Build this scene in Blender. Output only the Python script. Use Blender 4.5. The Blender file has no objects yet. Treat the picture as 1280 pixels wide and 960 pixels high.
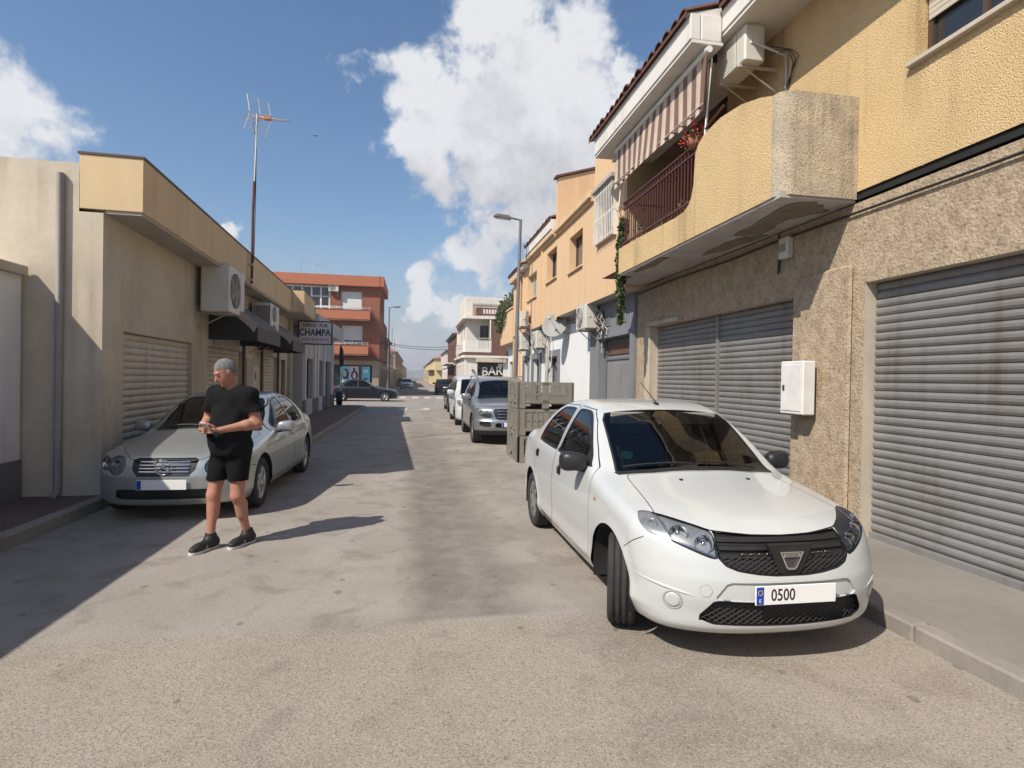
import bpy, bmesh, math, random
import numpy as np
from mathutils import Vector, Matrix
random.seed(7)
RNG = np.random.default_rng(11)
PI = math.pi
scene = bpy.context.scene
COL = scene.collection

# ------------------------------------------------------------------ objects
def tag(o, label=None, cat=None, group=None, kind=None):
    if label: o['label'] = label
    if cat: o['category'] = cat
    if group: o['group'] = group
    if kind: o['kind'] = kind
    return o

def empty(name, loc=(0, 0, 0), rz=0.0, label=None, cat=None, group=None):
    o = bpy.data.objects.new(name, None)
    COL.objects.link(o)
    o.location = loc
    o.rotation_euler = (0, 0, rz)
    o.empty_display_size = 0.2
    return tag(o, label, cat, group)

def copy_tree(o, parent=None):
    c = o.copy()
    COL.objects.link(c)
    if parent is not None:
        c.parent = parent
    for ch in list(o.children):
        copy_tree(ch, c)
    return c

class MB:
    """collects faces and links them as one mesh object"""
    def __init__(self):
        self.v = []; self.f = []; self.m = []; self.sm = []
    def add(self, vs, fs, mi=0, smooth=False):
        b = len(self.v)
        self.v.extend([tuple(map(float, p)) for p in vs])
        for f in fs:
            self.f.append(tuple(b + i for i in f)); self.m.append(mi); self.sm.append(smooth)
    def quad(self, a, b, c, d, mi=0):
        self.add([a, b, c, d], [(0, 1, 2, 3)], mi)
    def box(self, x0, x1, y0, y1, z0, z1, mi=0, M=None, bev=0.0):
        if x0 > x1: x0, x1 = x1, x0
        if y0 > y1: y0, y1 = y1, y0
        if z0 > z1: z0, z1 = z1, z0
        if bev <= 0:
            vs = [(x, y, z) for x in (x0, x1) for y in (y0, y1) for z in (z0, z1)]
            fs = [(0, 1, 3, 2), (4, 6, 7, 5), (0, 4, 5, 1), (2, 3, 7, 6), (0, 2, 6, 4), (1, 5, 7, 3)]
        else:
            b = min(bev, (x1 - x0) * .49, (y1 - y0) * .49, (z1 - z0) * .49)
            vs = []; idx = {}
            for sx in (0, 1):
                for sy in (0, 1):
                    for sz in (0, 1):
                        X = (x0, x1)[sx]; Y = (y0, y1)[sy]; Z = (z0, z1)[sz]
                        dx = b * (1 - 2 * sx); dy = b * (1 - 2 * sy); dz = b * (1 - 2 * sz)
                        for ax, p in enumerate(((X, Y + dy, Z + dz), (X + dx, Y, Z + dz), (X + dx, Y + dy, Z))):
                            idx[(sx, sy, sz, ax)] = len(vs); vs.append(p)
            fs = []
            I = idx
            for s in (0, 1):
                fs.append([I[(s, 0, 0, 0)], I[(s, 0, 1, 0)], I[(s, 1, 1, 0)], I[(s, 1, 0, 0)]])
                fs.append([I[(0, s, 0, 1)], I[(1, s, 0, 1)], I[(1, s, 1, 1)], I[(0, s, 1, 1)]])
                fs.append([I[(0, 0, s, 2)], I[(0, 1, s, 2)], I[(1, 1, s, 2)], I[(1, 0, s, 2)]])
            for a in (0, 1):
                for c in (0, 1):
                    fs.append([I[(a, c, 0, 0)], I[(a, c, 1, 0)], I[(a, c, 1, 1)], I[(a, c, 0, 1)]])
                    fs.append([I[(a, 0, c, 0)], I[(a, 1, c, 0)], I[(a, 1, c, 2)], I[(a, 0, c, 2)]])
                    fs.append([I[(0, a, c, 1)], I[(1, a, c, 1)], I[(1, a, c, 2)], I[(0, a, c, 2)]])
            for k in range(8):
                s = (k >> 2 & 1, k >> 1 & 1, k & 1)
                fs.append([I[s + (0,)], I[s + (1,)], I[s + (2,)]])
            cx = Vector(((x0 + x1) / 2, (y0 + y1) / 2, (z0 + z1) / 2))
            out = []
            for f in fs:
                ps = [Vector(vs[i]) for i in f]
                n = (ps[1] - ps[0]).cross(ps[2] - ps[0])
                c = sum(ps, Vector()) / len(ps)
                out.append(f if n.dot(c - cx) > 0 else f[::-1])
            fs = out
        if M is not None:
            vs = [M @ Vector(p) for p in vs]
        self.add(vs, fs, mi)
    def prism(self, poly, axis, a, b, mi=0, M=None):
        """poly = 2-D outline in the two remaining axes (in x,y,z order), extruded from a to b"""
        n = len(poly)
        def P(p, t):
            if axis == 'x': return (t, p[0], p[1])
            if axis == 'y': return (p[0], t, p[1])
            return (p[0], p[1], t)
        vs = [P(p, a) for p in poly] + [P(p, b) for p in poly]
        fs = [tuple(range(n)), tuple(range(2 * n - 1, n - 1, -1))]
        fs += [(i, i + n, (i + 1) % n + n, (i + 1) % n) for i in range(n)]
        if M is not None:
            vs = [M @ Vector(p) for p in vs]
        self.add(vs, fs, mi)
    def tube(self, pts, r, n=8, mi=0, caps=True, smooth=True):
        pts = [Vector(p) for p in pts]
        rs = r if isinstance(r, (list, tuple)) else [r] * len(pts)
        rings = []
        up = None
        for i, p in enumerate(pts):
            d = (pts[min(i + 1, len(pts) - 1)] - pts[max(i - 1, 0)])
            if d.length < 1e-9: d = Vector((0, 0, 1))
            d.normalize()
            if up is None:
                up = Vector((0, 0, 1)) if abs(d.z) < .9 else Vector((1, 0, 0))
            s = d.cross(up)
            if s.length < 1e-6:
                up = Vector((1, 0, 0)) if abs(d.x) < .9 else Vector((0, 1, 0)); s = d.cross(up)
            s.normalize(); up = s.cross(d).normalized()
            rings.append([p + rs[i] * (math.cos(2 * PI * k / n) * s + math.sin(2 * PI * k / n) * up) for k in range(n)])
        vs = [q for ring in rings for q in ring]
        fs = []
        for i in range(len(rings) - 1):
            for k in range(n):
                k2 = (k + 1) % n
                fs.append((i * n + k, (i + 1) * n + k, (i + 1) * n + k2, i * n + k2))
        self.add(vs, fs, mi, smooth)
        if caps:
            self.add(rings[0], [tuple(range(n))], mi)
            self.add(rings[-1], [tuple(range(n))[::-1]], mi)
    def lathe(self, prof, n=24, mi=0, M=None, smooth=True, arc=(0, 2 * PI)):
        """prof = [(r, h)] turned about local z"""
        full = abs(arc[1] - arc[0] - 2 * PI) < 1e-6
        m = n if full else n + 1
        vs = []
        for r, h in prof:
            for k in range(m):
                a = arc[0] + (arc[1] - arc[0]) * k / n
                vs.append((r * math.cos(a), r * math.sin(a), h))
        if M is not None: vs = [M @ Vector(p) for p in vs]
        fs = []
        for i in range(len(prof) - 1):
            for k in range(n):
                k2 = (k + 1) % m
                fs.append((i * m + k, i * m + k2, (i + 1) * m + k2, (i + 1) * m + k))
        self.add(vs, fs, mi, smooth)
    def ball(self, c, r, n=12, mi=0):
        c = Vector(c); r3 = r if isinstance(r, (tuple, list)) else (r, r, r)
        vs = []; m = n // 2
        for i in range(m + 1):
            t = PI * i / m
            for k in range(n):
                a = 2 * PI * k / n
                vs.append((c.x + r3[0] * math.sin(t) * math.cos(a), c.y + r3[1] * math.sin(t) * math.sin(a), c.z + r3[2] * math.cos(t)))
        fs = [(i * n + k, (i + 1) * n + k, (i + 1) * n + (k + 1) % n, i * n + (k + 1) % n) for i in range(m) for k in range(n)]
        self.add(vs, fs, mi, True)
    def wall(self, O, U, V, N, w, h, openings, depth, mi=0, mr=None, back=False):
        """rectangular wall sheet with holes; reveals go back by depth along -N. openings: (u0,u1,v0,v1)"""
        O = Vector(O); U = Vector(U); V = Vector(V); N = Vector(N)
        us = sorted(set([0, w] + [t for o in openings for t in o[:2] if 0 < t < w]))
        vs_ = sorted(set([0, h] + [t for o in openings for t in o[2:4] if 0 < t < h]))
        P = lambda u, v, d=0: O + U * u + V * v - N * d
        flip = U.cross(V).dot(N) < 0
        def q(a, b, c, d, m):
            self.quad(*((a, d, c, b) if flip else (a, b, c, d)), m)
        for i in range(len(us) - 1):
            for j in range(len(vs_) - 1):
                uc = (us[i] + us[i + 1]) / 2; vc = (vs_[j] + vs_[j + 1]) / 2
                if any(o[0] < uc < o[1] and o[2] < vc < o[3] for o in openings): continue
                q(P(us[i], vs_[j]), P(us[i + 1], vs_[j]), P(us[i + 1], vs_[j + 1]), P(us[i], vs_[j + 1]), mi)
        mr = mi if mr is None else mr
        for o in openings:
            a, b, c, d = max(o[0], 0), min(o[1], w), max(o[2], 0), min(o[3], h)
            if d < h: q(P(a, d), P(b, d), P(b, d, depth), P(a, d, depth), mr)
            if c > 0: q(P(b, c), P(a, c), P(a, c, depth), P(b, c, depth), mr)
            if a > 0: q(P(a, c), P(a, d), P(a, d, depth), P(a, c, depth), mr)
            if b < w: q(P(b, d), P(b, c), P(b, c, depth), P(b, d, depth), mr)
    def build(self, name, mats, parent=None, loc=None):
        me = bpy.data.meshes.new(name)
        me.from_pydata(self.v, [], self.f)
        ms = mats if isinstance(mats, (list, tuple)) else [mats]
        for m in ms: me.materials.append(m)
        me.polygons.foreach_set('material_index', self.m)
        me.polygons.foreach_set('use_smooth', self.sm)
        me.update()
        o = bpy.data.objects.new(name, me)
        COL.objects.link(o)
        if parent is not None: o.parent = parent
        if loc is not None: o.location = loc
        return o

def text_obj(name, s, size, M, mat, parent=None, ext=0.002, align='CENTER', sx=1.0, weight=0.0):
    cu = bpy.data.curves.new(name, 'FONT')
    cu.body = s; cu.size = size; cu.extrude = ext
    cu.align_x = align; cu.align_y = 'CENTER'; cu.offset = weight
    cu.resolution_u = 3
    t = bpy.data.objects.new(name, cu)
    COL.objects.link(t)
    bpy.context.view_layer.update()
    dg = bpy.context.evaluated_depsgraph_get()
    me = bpy.data.meshes.new_from_object(t.evaluated_get(dg))
    bpy.data.objects.remove(t); bpy.data.curves.remove(cu)
    me.transform(Matrix.Diagonal((sx, 1, 1, 1)))
    me.transform(M)
    me.materials.clear(); me.materials.append(mat)
    o = bpy.data.objects.new(name, me); COL.objects.link(o)
    if parent is not None: o.parent = parent
    return o

def frame(origin, X, Y):
    """matrix whose local x,y axes are X,Y (text plane)"""
    X = Vector(X).normalized(); Y = Vector(Y).normalized(); Z = X.cross(Y)
    M = Matrix.Identity(4)
    for i in range(3):
        M[i][0] = X[i]; M[i][1] = Y[i]; M[i][2] = Z[i]; M[i][3] = origin[i]
    return M

# ------------------------------------------------------------------ materials
MATS = {}
def nodes(m):
    m.use_nodes = True
    nt = m.node_tree
    return nt, nt.nodes, nt.links

def rgba(c): return (c[0], c[1], c[2], 1.0)

def mat(name, col, rough=.8, metal=0., var=.0, vscale=3., vcol=None, bump=0., bscale=40., bdet=4., spec=.5, coat=0., streak=0., streakcol=(.05, .045, .04), sscale=1.2, speck=0., speckcol=(.1, .1, .1), spscale=60., two=None, coord='Object', bdist=.01, kind='noise', grime=0., emit=None):
    """Principled with optional colour mottling, vertical rain streaks, specks and bump"""
    if name in MATS: return MATS[name]
    m = bpy.data.materials.new(name); MATS[name] = m
    nt, N, L = nodes(m)
    N.clear()
    out = N.new('ShaderNodeOutputMaterial'); bs = N.new('ShaderNodeBsdfPrincipled')
    L.new(bs.outputs[0], out.inputs[0])
    bs.inputs['Roughness'].default_value = rough
    bs.inputs['Metallic'].default_value = metal
    bs.inputs['Specular IOR Level'].default_value = spec
    bs.inputs['Coat Weight'].default_value = coat
    bs.inputs['Coat Roughness'].default_value = .03
    bs.inputs['Base Color'].default_value = rgba(col)
    tc = N.new('ShaderNodeTexCoord'); co = tc.outputs[coord]
    cur = None
    def noise(scale, det=4, dist=0., vec=None, rgh=.55):
        n = N.new('ShaderNodeTexNoise'); n.inputs['Scale'].default_value = scale; n.inputs['Detail'].default_value = det
        n.inputs['Distortion'].default_value = dist; n.inputs['Roughness'].default_value = rgh
        L.new(vec or co, n.inputs['Vector']); return n.outputs['Fac']
    def ramp(f, a, b):
        r = N.new('ShaderNodeMapRange'); r.inputs['From Min'].default_value = a; r.inputs['From Max'].default_value = b
        L.new(f, r.inputs['Value']); return r.outputs[0]
    def mix(fac, c1, c2, typ='MIX'):
        x = N.new('ShaderNodeMix'); x.data_type = 'RGBA'; x.blend_type = typ
        if isinstance(fac, float): x.inputs[0].default_value = fac
        else: L.new(fac, x.inputs[0])
        for i, c in ((6, c1), (7, c2)):
            if isinstance(c, tuple): x.inputs[i].default_value = rgba(c)
            else: L.new(c, x.inputs[i])
        return x.outputs[2]
    def mul(f, k):
        x = N.new('ShaderNodeMath'); x.operation = 'MULTIPLY'; L.new(f, x.inputs[0]); x.inputs[1].default_value = k; return x.outputs[0]
    cur = tuple(col)
    if var > 0:
        vc = vcol or tuple(c * .55 for c in col)
        cur = mix(mul(ramp(noise(vscale, 6, .4), .38, .68), var), cur, vc)
        cur = mix(mul(ramp(noise(vscale * 9, 4), .4, .7), var * .5), cur, vc)
    if speck > 0:
        cur = mix(mul(ramp(noise(spscale, 2), .54, .64), speck), cur, speckcol)
    if streak > 0:
        mp = N.new('ShaderNodeMapping'); mp.inputs['Scale'].default_value = (sscale * 4, sscale * 4, sscale * .22)
        L.new(co, mp.inputs[0])
        s1 = ramp(noise(1.0, 5, .2, mp.outputs[0]), .50, .70)
        s2 = ramp(noise(.7 * sscale, 3), .35, .7)
        x = N.new('ShaderNodeMath'); x.operation = 'MULTIPLY'; L.new(s1, x.inputs[0]); L.new(s2, x.inputs[1])
        cur = mix(mul(x.outputs[0], streak), cur, streakcol)
    if isinstance(cur, tuple): bs.inputs['Base Color'].default_value = rgba(cur)
    else: L.new(cur, bs.inputs['Base Color'])
    if bump > 0:
        b = N.new('ShaderNodeBump'); b.inputs['Strength'].default_value = bump; b.inputs['Distance'].default_value = bdist
        if kind == 'voronoi':
            v = N.new('ShaderNodeTexVoronoi'); v.inputs['Scale'].default_value = bscale; L.new(co, v.inputs['Vector']); h = v.outputs['Distance']
        else:
            h = noise(bscale, bdet)
        L.new(h, b.inputs['Height']); L.new(b.outputs[0], bs.inputs['Normal'])
    if two is not None:   # different back side (inside of a shell)
        d = N.new('ShaderNodeBsdfDiffuse'); d.inputs[0].default_value = rgba(two)
        g = N.new('ShaderNodeNewGeometry'); ms = N.new('ShaderNodeMixShader')
        L.new(g.outputs['Backfacing'], ms.inputs[0]); L.new(bs.outputs[0], ms.inputs[1]); L.new(d.outputs[0], ms.inputs[2])
        L.new(ms.outputs[0], out.inputs[0])
    return m

def glass_mat(name, tint, refl=1.0, rough=0.0):
    if name in MATS: return MATS[name]
    m = bpy.data.materials.new(name); MATS[name] = m
    nt, N, L = nodes(m); N.clear()
    out = N.new('ShaderNodeOutputMaterial'); mx = N.new('ShaderNodeMixShader')
    tr = N.new('ShaderNodeBsdfTransparent'); tr.inputs[0].default_value = rgba(tint)
    gl = N.new('ShaderNodeBsdfGlossy'); gl.inputs['Roughness'].default_value = rough
    gl.inputs['Color'].default_value = (refl, refl, refl, 1)
    fr = N.new('ShaderNodeFresnel'); fr.inputs['IOR'].default_value = 1.5
    L.new(fr.outputs[0], mx.inputs[0]); L.new(tr.outputs[0], mx.inputs[1]); L.new(gl.outputs[0], mx.inputs[2])
    L.new(mx.outputs[0], out.inputs[0])
    return m
# ------------------------------------------------------------------ cars
def curve(pts, lo=None, hi=None, n=3000):
    """monotone cubic through (t, value) points, sampled densely"""
    t = np.array([p[0] for p in pts], float); v = np.array([p[1] for p in pts], float)
    h = np.diff(t); d = np.diff(v) / h
    m = np.zeros_like(v)
    for i in range(1, len(v) - 1):
        if d[i - 1] * d[i] > 0:
            w1 = 2 * h[i] + h[i - 1]; w2 = h[i] + 2 * h[i - 1]
            m[i] = (w1 + w2) / (w1 / d[i - 1] + w2 / d[i])
    m[0] = d[0]; m[-1] = d[-1]
    T = np.linspace(t[0], t[-1], n)
    k = np.clip(np.searchsorted(t, T, side='right') - 1, 0, len(h) - 1)
    s = (T - t[k]) / h[k]
    V = (2 * s**3 - 3 * s**2 + 1) * v[k] + (s**3 - 2 * s**2 + s) * h[k] * m[k] + (-2 * s**3 + 3 * s**2) * v[k + 1] + (s**3 - s**2) * h[k] * m[k + 1]
    return lambda x: np.interp(x, T, V)

def smax(a, b, k):
    h = np.maximum(k - np.abs(a - b), 0) / k
    return np.maximum(a, b) + h * h * k * .25

def nets(f, lo, hi, h):
    """naive surface nets of f < 0"""
    ax = [np.arange(lo[i], hi[i] + h, h) for i in range(3)]
    X, Y, Z = np.meshgrid(*ax, indexing='ij')
    F = f(X, Y, Z)
    S = F < 0
    nx, ny, nz = F.shape
    acc = np.zeros((nx - 1, ny - 1, nz - 1, 3)); cnt = np.zeros((nx - 1, ny - 1, nz - 1))
    P = np.stack([X, Y, Z], -1)
    corners = [(i, j, k) for i in (0, 1) for j in (0, 1) for k in (0, 1)]
    sl = lambda c: (slice(c[0], nx - 1 + c[0]), slice(c[1], ny - 1 + c[1]), slice(c[2], nz - 1 + c[2]))
    for a in corners:
        for d in range(3):
            if a[d] == 1: continue
            b = tuple(a[q] + (q == d) for q in range(3))
            fa, fb = F[sl(a)], F[sl(b)]
            c = (S[sl(a)] != S[sl(b)])
            t = np.where(c, fa / np.where(c, fa - fb, 1), 0)
            pt = P[sl(a)].copy(); pt[..., d] += t * h
            acc += pt * c[..., None]; cnt += c
    act = cnt > 0
    idx = -np.ones(act.shape, int); idx[act] = np.arange(act.sum())
    V = acc[act] / cnt[act][:, None]
    quads = []
    def q(d):
        a = [slice(None)] * 3; b = [slice(None)] * 3
        a[d] = slice(0, -1); b[d] = slice(1, None)
        sa, sb = S[tuple(a)], S[tuple(b)]
        ch = np.argwhere(sa != sb)
        o = [(d + 1) % 3, (d + 2) % 3]
        ok = np.ones(len(ch), bool)
        for e in o: ok &= (ch[:, e] > 0) & (ch[:, e] < F.shape[e] - 1)
        ch = ch[ok]
        ins = sa[tuple(ch.T)]
        def cell(u, v):
            c = ch.copy(); c[:, o[0]] -= u; c[:, o[1]] -= v
            return idx[tuple(c.T)]
        Q = np.stack([cell(1, 1), cell(0, 1), cell(0, 0), cell(1, 0)], 1)
        Q[~ins] = Q[~ins][:, ::-1]
        quads.append(Q)
    for d in range(3): q(d)
    Q = np.concatenate(quads)
    T = np.concatenate([Q[:, [0, 1, 2]], Q[:, [0, 2, 3]]])
    return V, T

def grad(f, V, e=2e-3):
    g = np.zeros_like(V)
    for i in range(3):
        d = np.zeros(3); d[i] = e
        a = V + d; b = V - d
        g[:, i] = (f(a[:, 0], a[:, 1], a[:, 2]) - f(b[:, 0], b[:, 1], b[:, 2])) / (2 * e)
    return g

class Shell:
    def __init__(self, f, lo, hi, h):
        self.f = f
        V, T = nets(f, lo, hi, h)
        for _ in range(4):
            g = grad(f, V); v = f(V[:, 0], V[:, 1], V[:, 2])
            s = v / np.maximum((g * g).sum(1), .05)
            V = V - np.clip(s, -h, h)[:, None] * g
        self.V, self.T = V, T
        self.lab = np.zeros(len(T), int)
        self.names = ['body']
    def normals(self, V):
        g = grad(self.f, V, 6e-3)
        return g / np.maximum(np.linalg.norm(g, axis=1), 1e-6)[:, None]
    def split(self, g):
        """cut every triangle along g = 0"""
        V, T, lab = self.V, self.T, self.lab
        gv = g(V); gv = np.where(np.abs(gv) < 4e-4, 0, gv)
        s = np.sign(gv)[T]
        mixed = (s.max(1) > 0) & (s.min(1) < 0)
        if not mixed.any(): return
        keepT, keepL = T[~mixed], lab[~mixed]
        M, ML = T[mixed], lab[mixed]; sM = np.sign(gv)[M]
        e = np.concatenate([M[:, [0, 1]], M[:, [1, 2]], M[:, [2, 0]]]); e.sort(1)
        cr = np.sign(gv)[e[:, 0]] * np.sign(gv)[e[:, 1]] < 0
        ue = np.unique(e[cr], axis=0)
        t = gv[ue[:, 0]] / (gv[ue[:, 0]] - gv[ue[:, 1]])
        NV = V[ue[:, 0]] + t[:, None] * (V[ue[:, 1]] - V[ue[:, 0]])
        mp = {(int(a), int(b)): len(V) + i for i, (a, b) in enumerate(ue)}
        nT, nL = [], []
        for tri, sg, l in zip(M.tolist(), sM.tolist(), ML.tolist()):
            for side in (1, -1):
                poly = []
                for i in range(3):
                    a, b = tri[i], tri[(i + 1) % 3]; sa, sb = sg[i], sg[(i + 1) % 3]
                    if sa * side >= 0: poly.append(a)
                    if sa * sb < 0: poly.append(mp[(min(a, b), max(a, b))])
                for i in range(1, len(poly) - 1):
                    nT.append((poly[0], poly[i], poly[i + 1])); nL.append(l)
        self.V = np.concatenate([V, NV])
        self.T = np.concatenate([keepT, np.array(nT, int)]); self.lab = np.concatenate([keepL, np.array(nL, int)])
    def region(self, name, g, only=None, where=None, both=True):
        """label the faces with g < 0"""
        gg = g
        if where is not None:
            gg = lambda V: np.maximum(g(V), where(V))
        self.split(gg)
        C = self.V[self.T].mean(1)
        k = gg(C) < 0
        if only is not None: k &= np.isin(self.lab, [self.names.index(o) for o in only])
        if name not in self.names: self.names.append(name)
        self.lab[k] = self.names.index(name)
    def remove(self, name):
        if name in self.names:
            k = self.lab != self.names.index(name)
            self.T = self.T[k]; self.lab = self.lab[k]
    def mesh(self, T, nm, mats, parent, inset=0.0, vec=None, skirt=None, mi=None, flip=False, skirt_only=False, lift_normals=True):
        """link the triangles T as an object; inset pushes them in (along the normal or vec), skirt joins them to the opening"""
        if len(T) == 0: return None
        u, inv = np.unique(T, return_inverse=True)
        V = self.V[u]; T2 = inv.reshape(-1, 3)
        Nn = self.normals(V)
        if inset:
            D = Nn if vec is None else -np.array(vec, float)[None]
            V2 = V - inset * D
        else: V2 = V
        faces = T2.tolist(); mis = [0] * len(faces) if mi is None else list(mi)
        verts = V2; norms = Nn
        if skirt is not None:
            e = np.concatenate([T2[:, [0, 1]], T2[:, [1, 2]], T2[:, [2, 0]]])
            key = np.sort(e, 1); k2 = key[:, 0] * len(V) + key[:, 1]
            uu, first, c = np.unique(k2, return_index=True, return_counts=True)
            be = e[first[c == 1]]
            nb = len(verts)
            # boundary strip with its own vertices
            sv = np.concatenate([V[be[:, 0]], V[be[:, 1]], V2[be[:, 1]], V2[be[:, 0]]])
            n = len(be)
            fn = np.cross(V[be[:, 1]] - V[be[:, 0]], V2[be[:, 0]] - V[be[:, 0]])
            fn /= np.maximum(np.linalg.norm(fn, axis=1), 1e-9)[:, None]
            verts = np.concatenate([verts, sv]); norms = np.concatenate([norms, np.tile(fn, (4, 1))])
            for i in range(n):
                faces.append((nb + i, nb + n + i, nb + 2 * n + i, nb + 3 * n + i)); mis.append(skirt)
        me = bpy.data.meshes.new(nm)
        me.from_pydata(verts.tolist(), [], faces)
        for m in (mats if isinstance(mats, (list, tuple)) else [mats]): me.materials.append(m)
        me.polygons.foreach_set('material_index', mis)
        me.polygons.foreach_set('use_smooth', [True] * len(faces))
        me.update()
        me.normals_split_custom_set_from_vertices(norms.tolist())
        o = bpy.data.objects.new(nm, me); COL.objects.link(o); o.parent = parent
        return o
    def sel(self, name, where=None):
        if name not in self.names: return np.zeros((0, 3), int)
        T = self.T[self.lab == self.names.index(name)]
        if where is not None and len(T): T = T[where(self.V[T].mean(1))]
        return T

def sdf(poly, a, b):
    """signed distance to a closed 2-D polygon"""
    P = np.array(poly, float); Q = np.roll(P, -1, 0)
    a = np.asarray(a, float); b = np.asarray(b, float)
    d = np.full(a.shape, 1e9); ins = np.zeros(a.shape, bool)
    for (x0, y0), (x1, y1) in zip(P, Q):
        ex, ey = x1 - x0, y1 - y0; wx, wy = a - x0, b - y0
        t = np.clip((wx * ex + wy * ey) / (ex * ex + ey * ey + 1e-12), 0, 1)
        d = np.minimum(d, (wx - ex * t)**2 + (wy - ey * t)**2)
        c = (y0 > b) != (y1 > b)
        with np.errstate(divide='ignore', invalid='ignore'):
            ins ^= c & (a < (x1 - x0) * (b - y0) / (y1 - y0 if y1 != y0 else 1e-9) + x0)
    return np.where(ins, -1, 1) * np.sqrt(d)

def smooth_poly(P, n=6):
    P = np.array(P, float); out = []
    for i in range(len(P)):
        p0, p1, p2, p3 = P[i - 1], P[i], P[(i + 1) % len(P)], P[(i + 2) % len(P)]
        for t in np.linspace(0, 1, n, endpoint=False):
            out.append(.5 * (2 * p1 + (p2 - p0) * t + (2 * p0 - 5 * p1 + 4 * p2 - p3) * t * t + (3 * p1 - p0 - 3 * p2 + p3) * t**3))
    return out

def side(poly, r=0.0, xmin=.35): return lambda V: np.maximum(sdf(poly, V[:, 1], V[:, 2]) - r, xmin - np.abs(V[:, 0]))
def front(poly, r=0.0, ymax=1.0): return lambda V: np.maximum(sdf(poly, np.abs(V[:, 0]), V[:, 2]) - r, V[:, 1] - ymax)
def rearv(poly, r=0.0, ymin=3.5): return lambda V: np.maximum(sdf(poly, np.abs(V[:, 0]), V[:, 2]) - r, ymin - V[:, 1])
def top(poly, r=0.0, zmin=.6): return lambda V: np.maximum(sdf(poly, np.abs(V[:, 0]), V[:, 1]) - r, zmin - V[:, 2])
LEFT = lambda C: C[:, 0] < 0
RIGHT = lambda C: C[:, 0] > 0

def body_fn(S):
    tz = curve(S['top']); P = curve(S['plan']); c = curve(S['sect']); fz = curve(S['front']); rz = curve(S['rear'])
    b = S.get('wrap', .25); cam = curve(S.get('camber', [(0, .05), (S['L'], .05)]))
    ft = S.get('fcurve', (.10, .22)); rt = S.get('rcurve', (.06, .16)); zb = S.get('zb', .19)
    wr = S['wheel_r']; wh = S['wheels']; hw = S['W'] / 2
    fl = S.get('flare', .012); k1 = S.get('k_top', .07); k2 = S.get('k_front', .10); k3 = S.get('k_end', .07)
    def f(x, y, z):
        ax = np.abs(x)
        w = P(y) + c(z)
        for wy in wh:
            r = np.sqrt((y - wy)**2 + (z - wr)**2)
            w = w + fl * np.exp(-((r - wr - .055) / .05)**2)
        sd = ax - w
        ye = y - b * ax * ax * np.exp(-((y - S['ws'][0]) / 1.0)**2) + S.get('rwrap', .12) * ax * ax * (y > S['mid'])
        tp = (z - (tz(ye) - cam(y) * (ax / hw)**2)) * S.get('tslope', .8)
        q = ax / hw
        fr = fz(z) + ft[0] * q**2 + ft[1] * q**4 - y
        rr = y - (rz(z) - rt[0] * q**2 - rt[1] * q**4)
        g = smax(sd, tp, k1)
        g = smax(g, fr, k2)
        g = smax(g, rr, k3)
        return smax(g, zb - z, .03)
    return f

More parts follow.
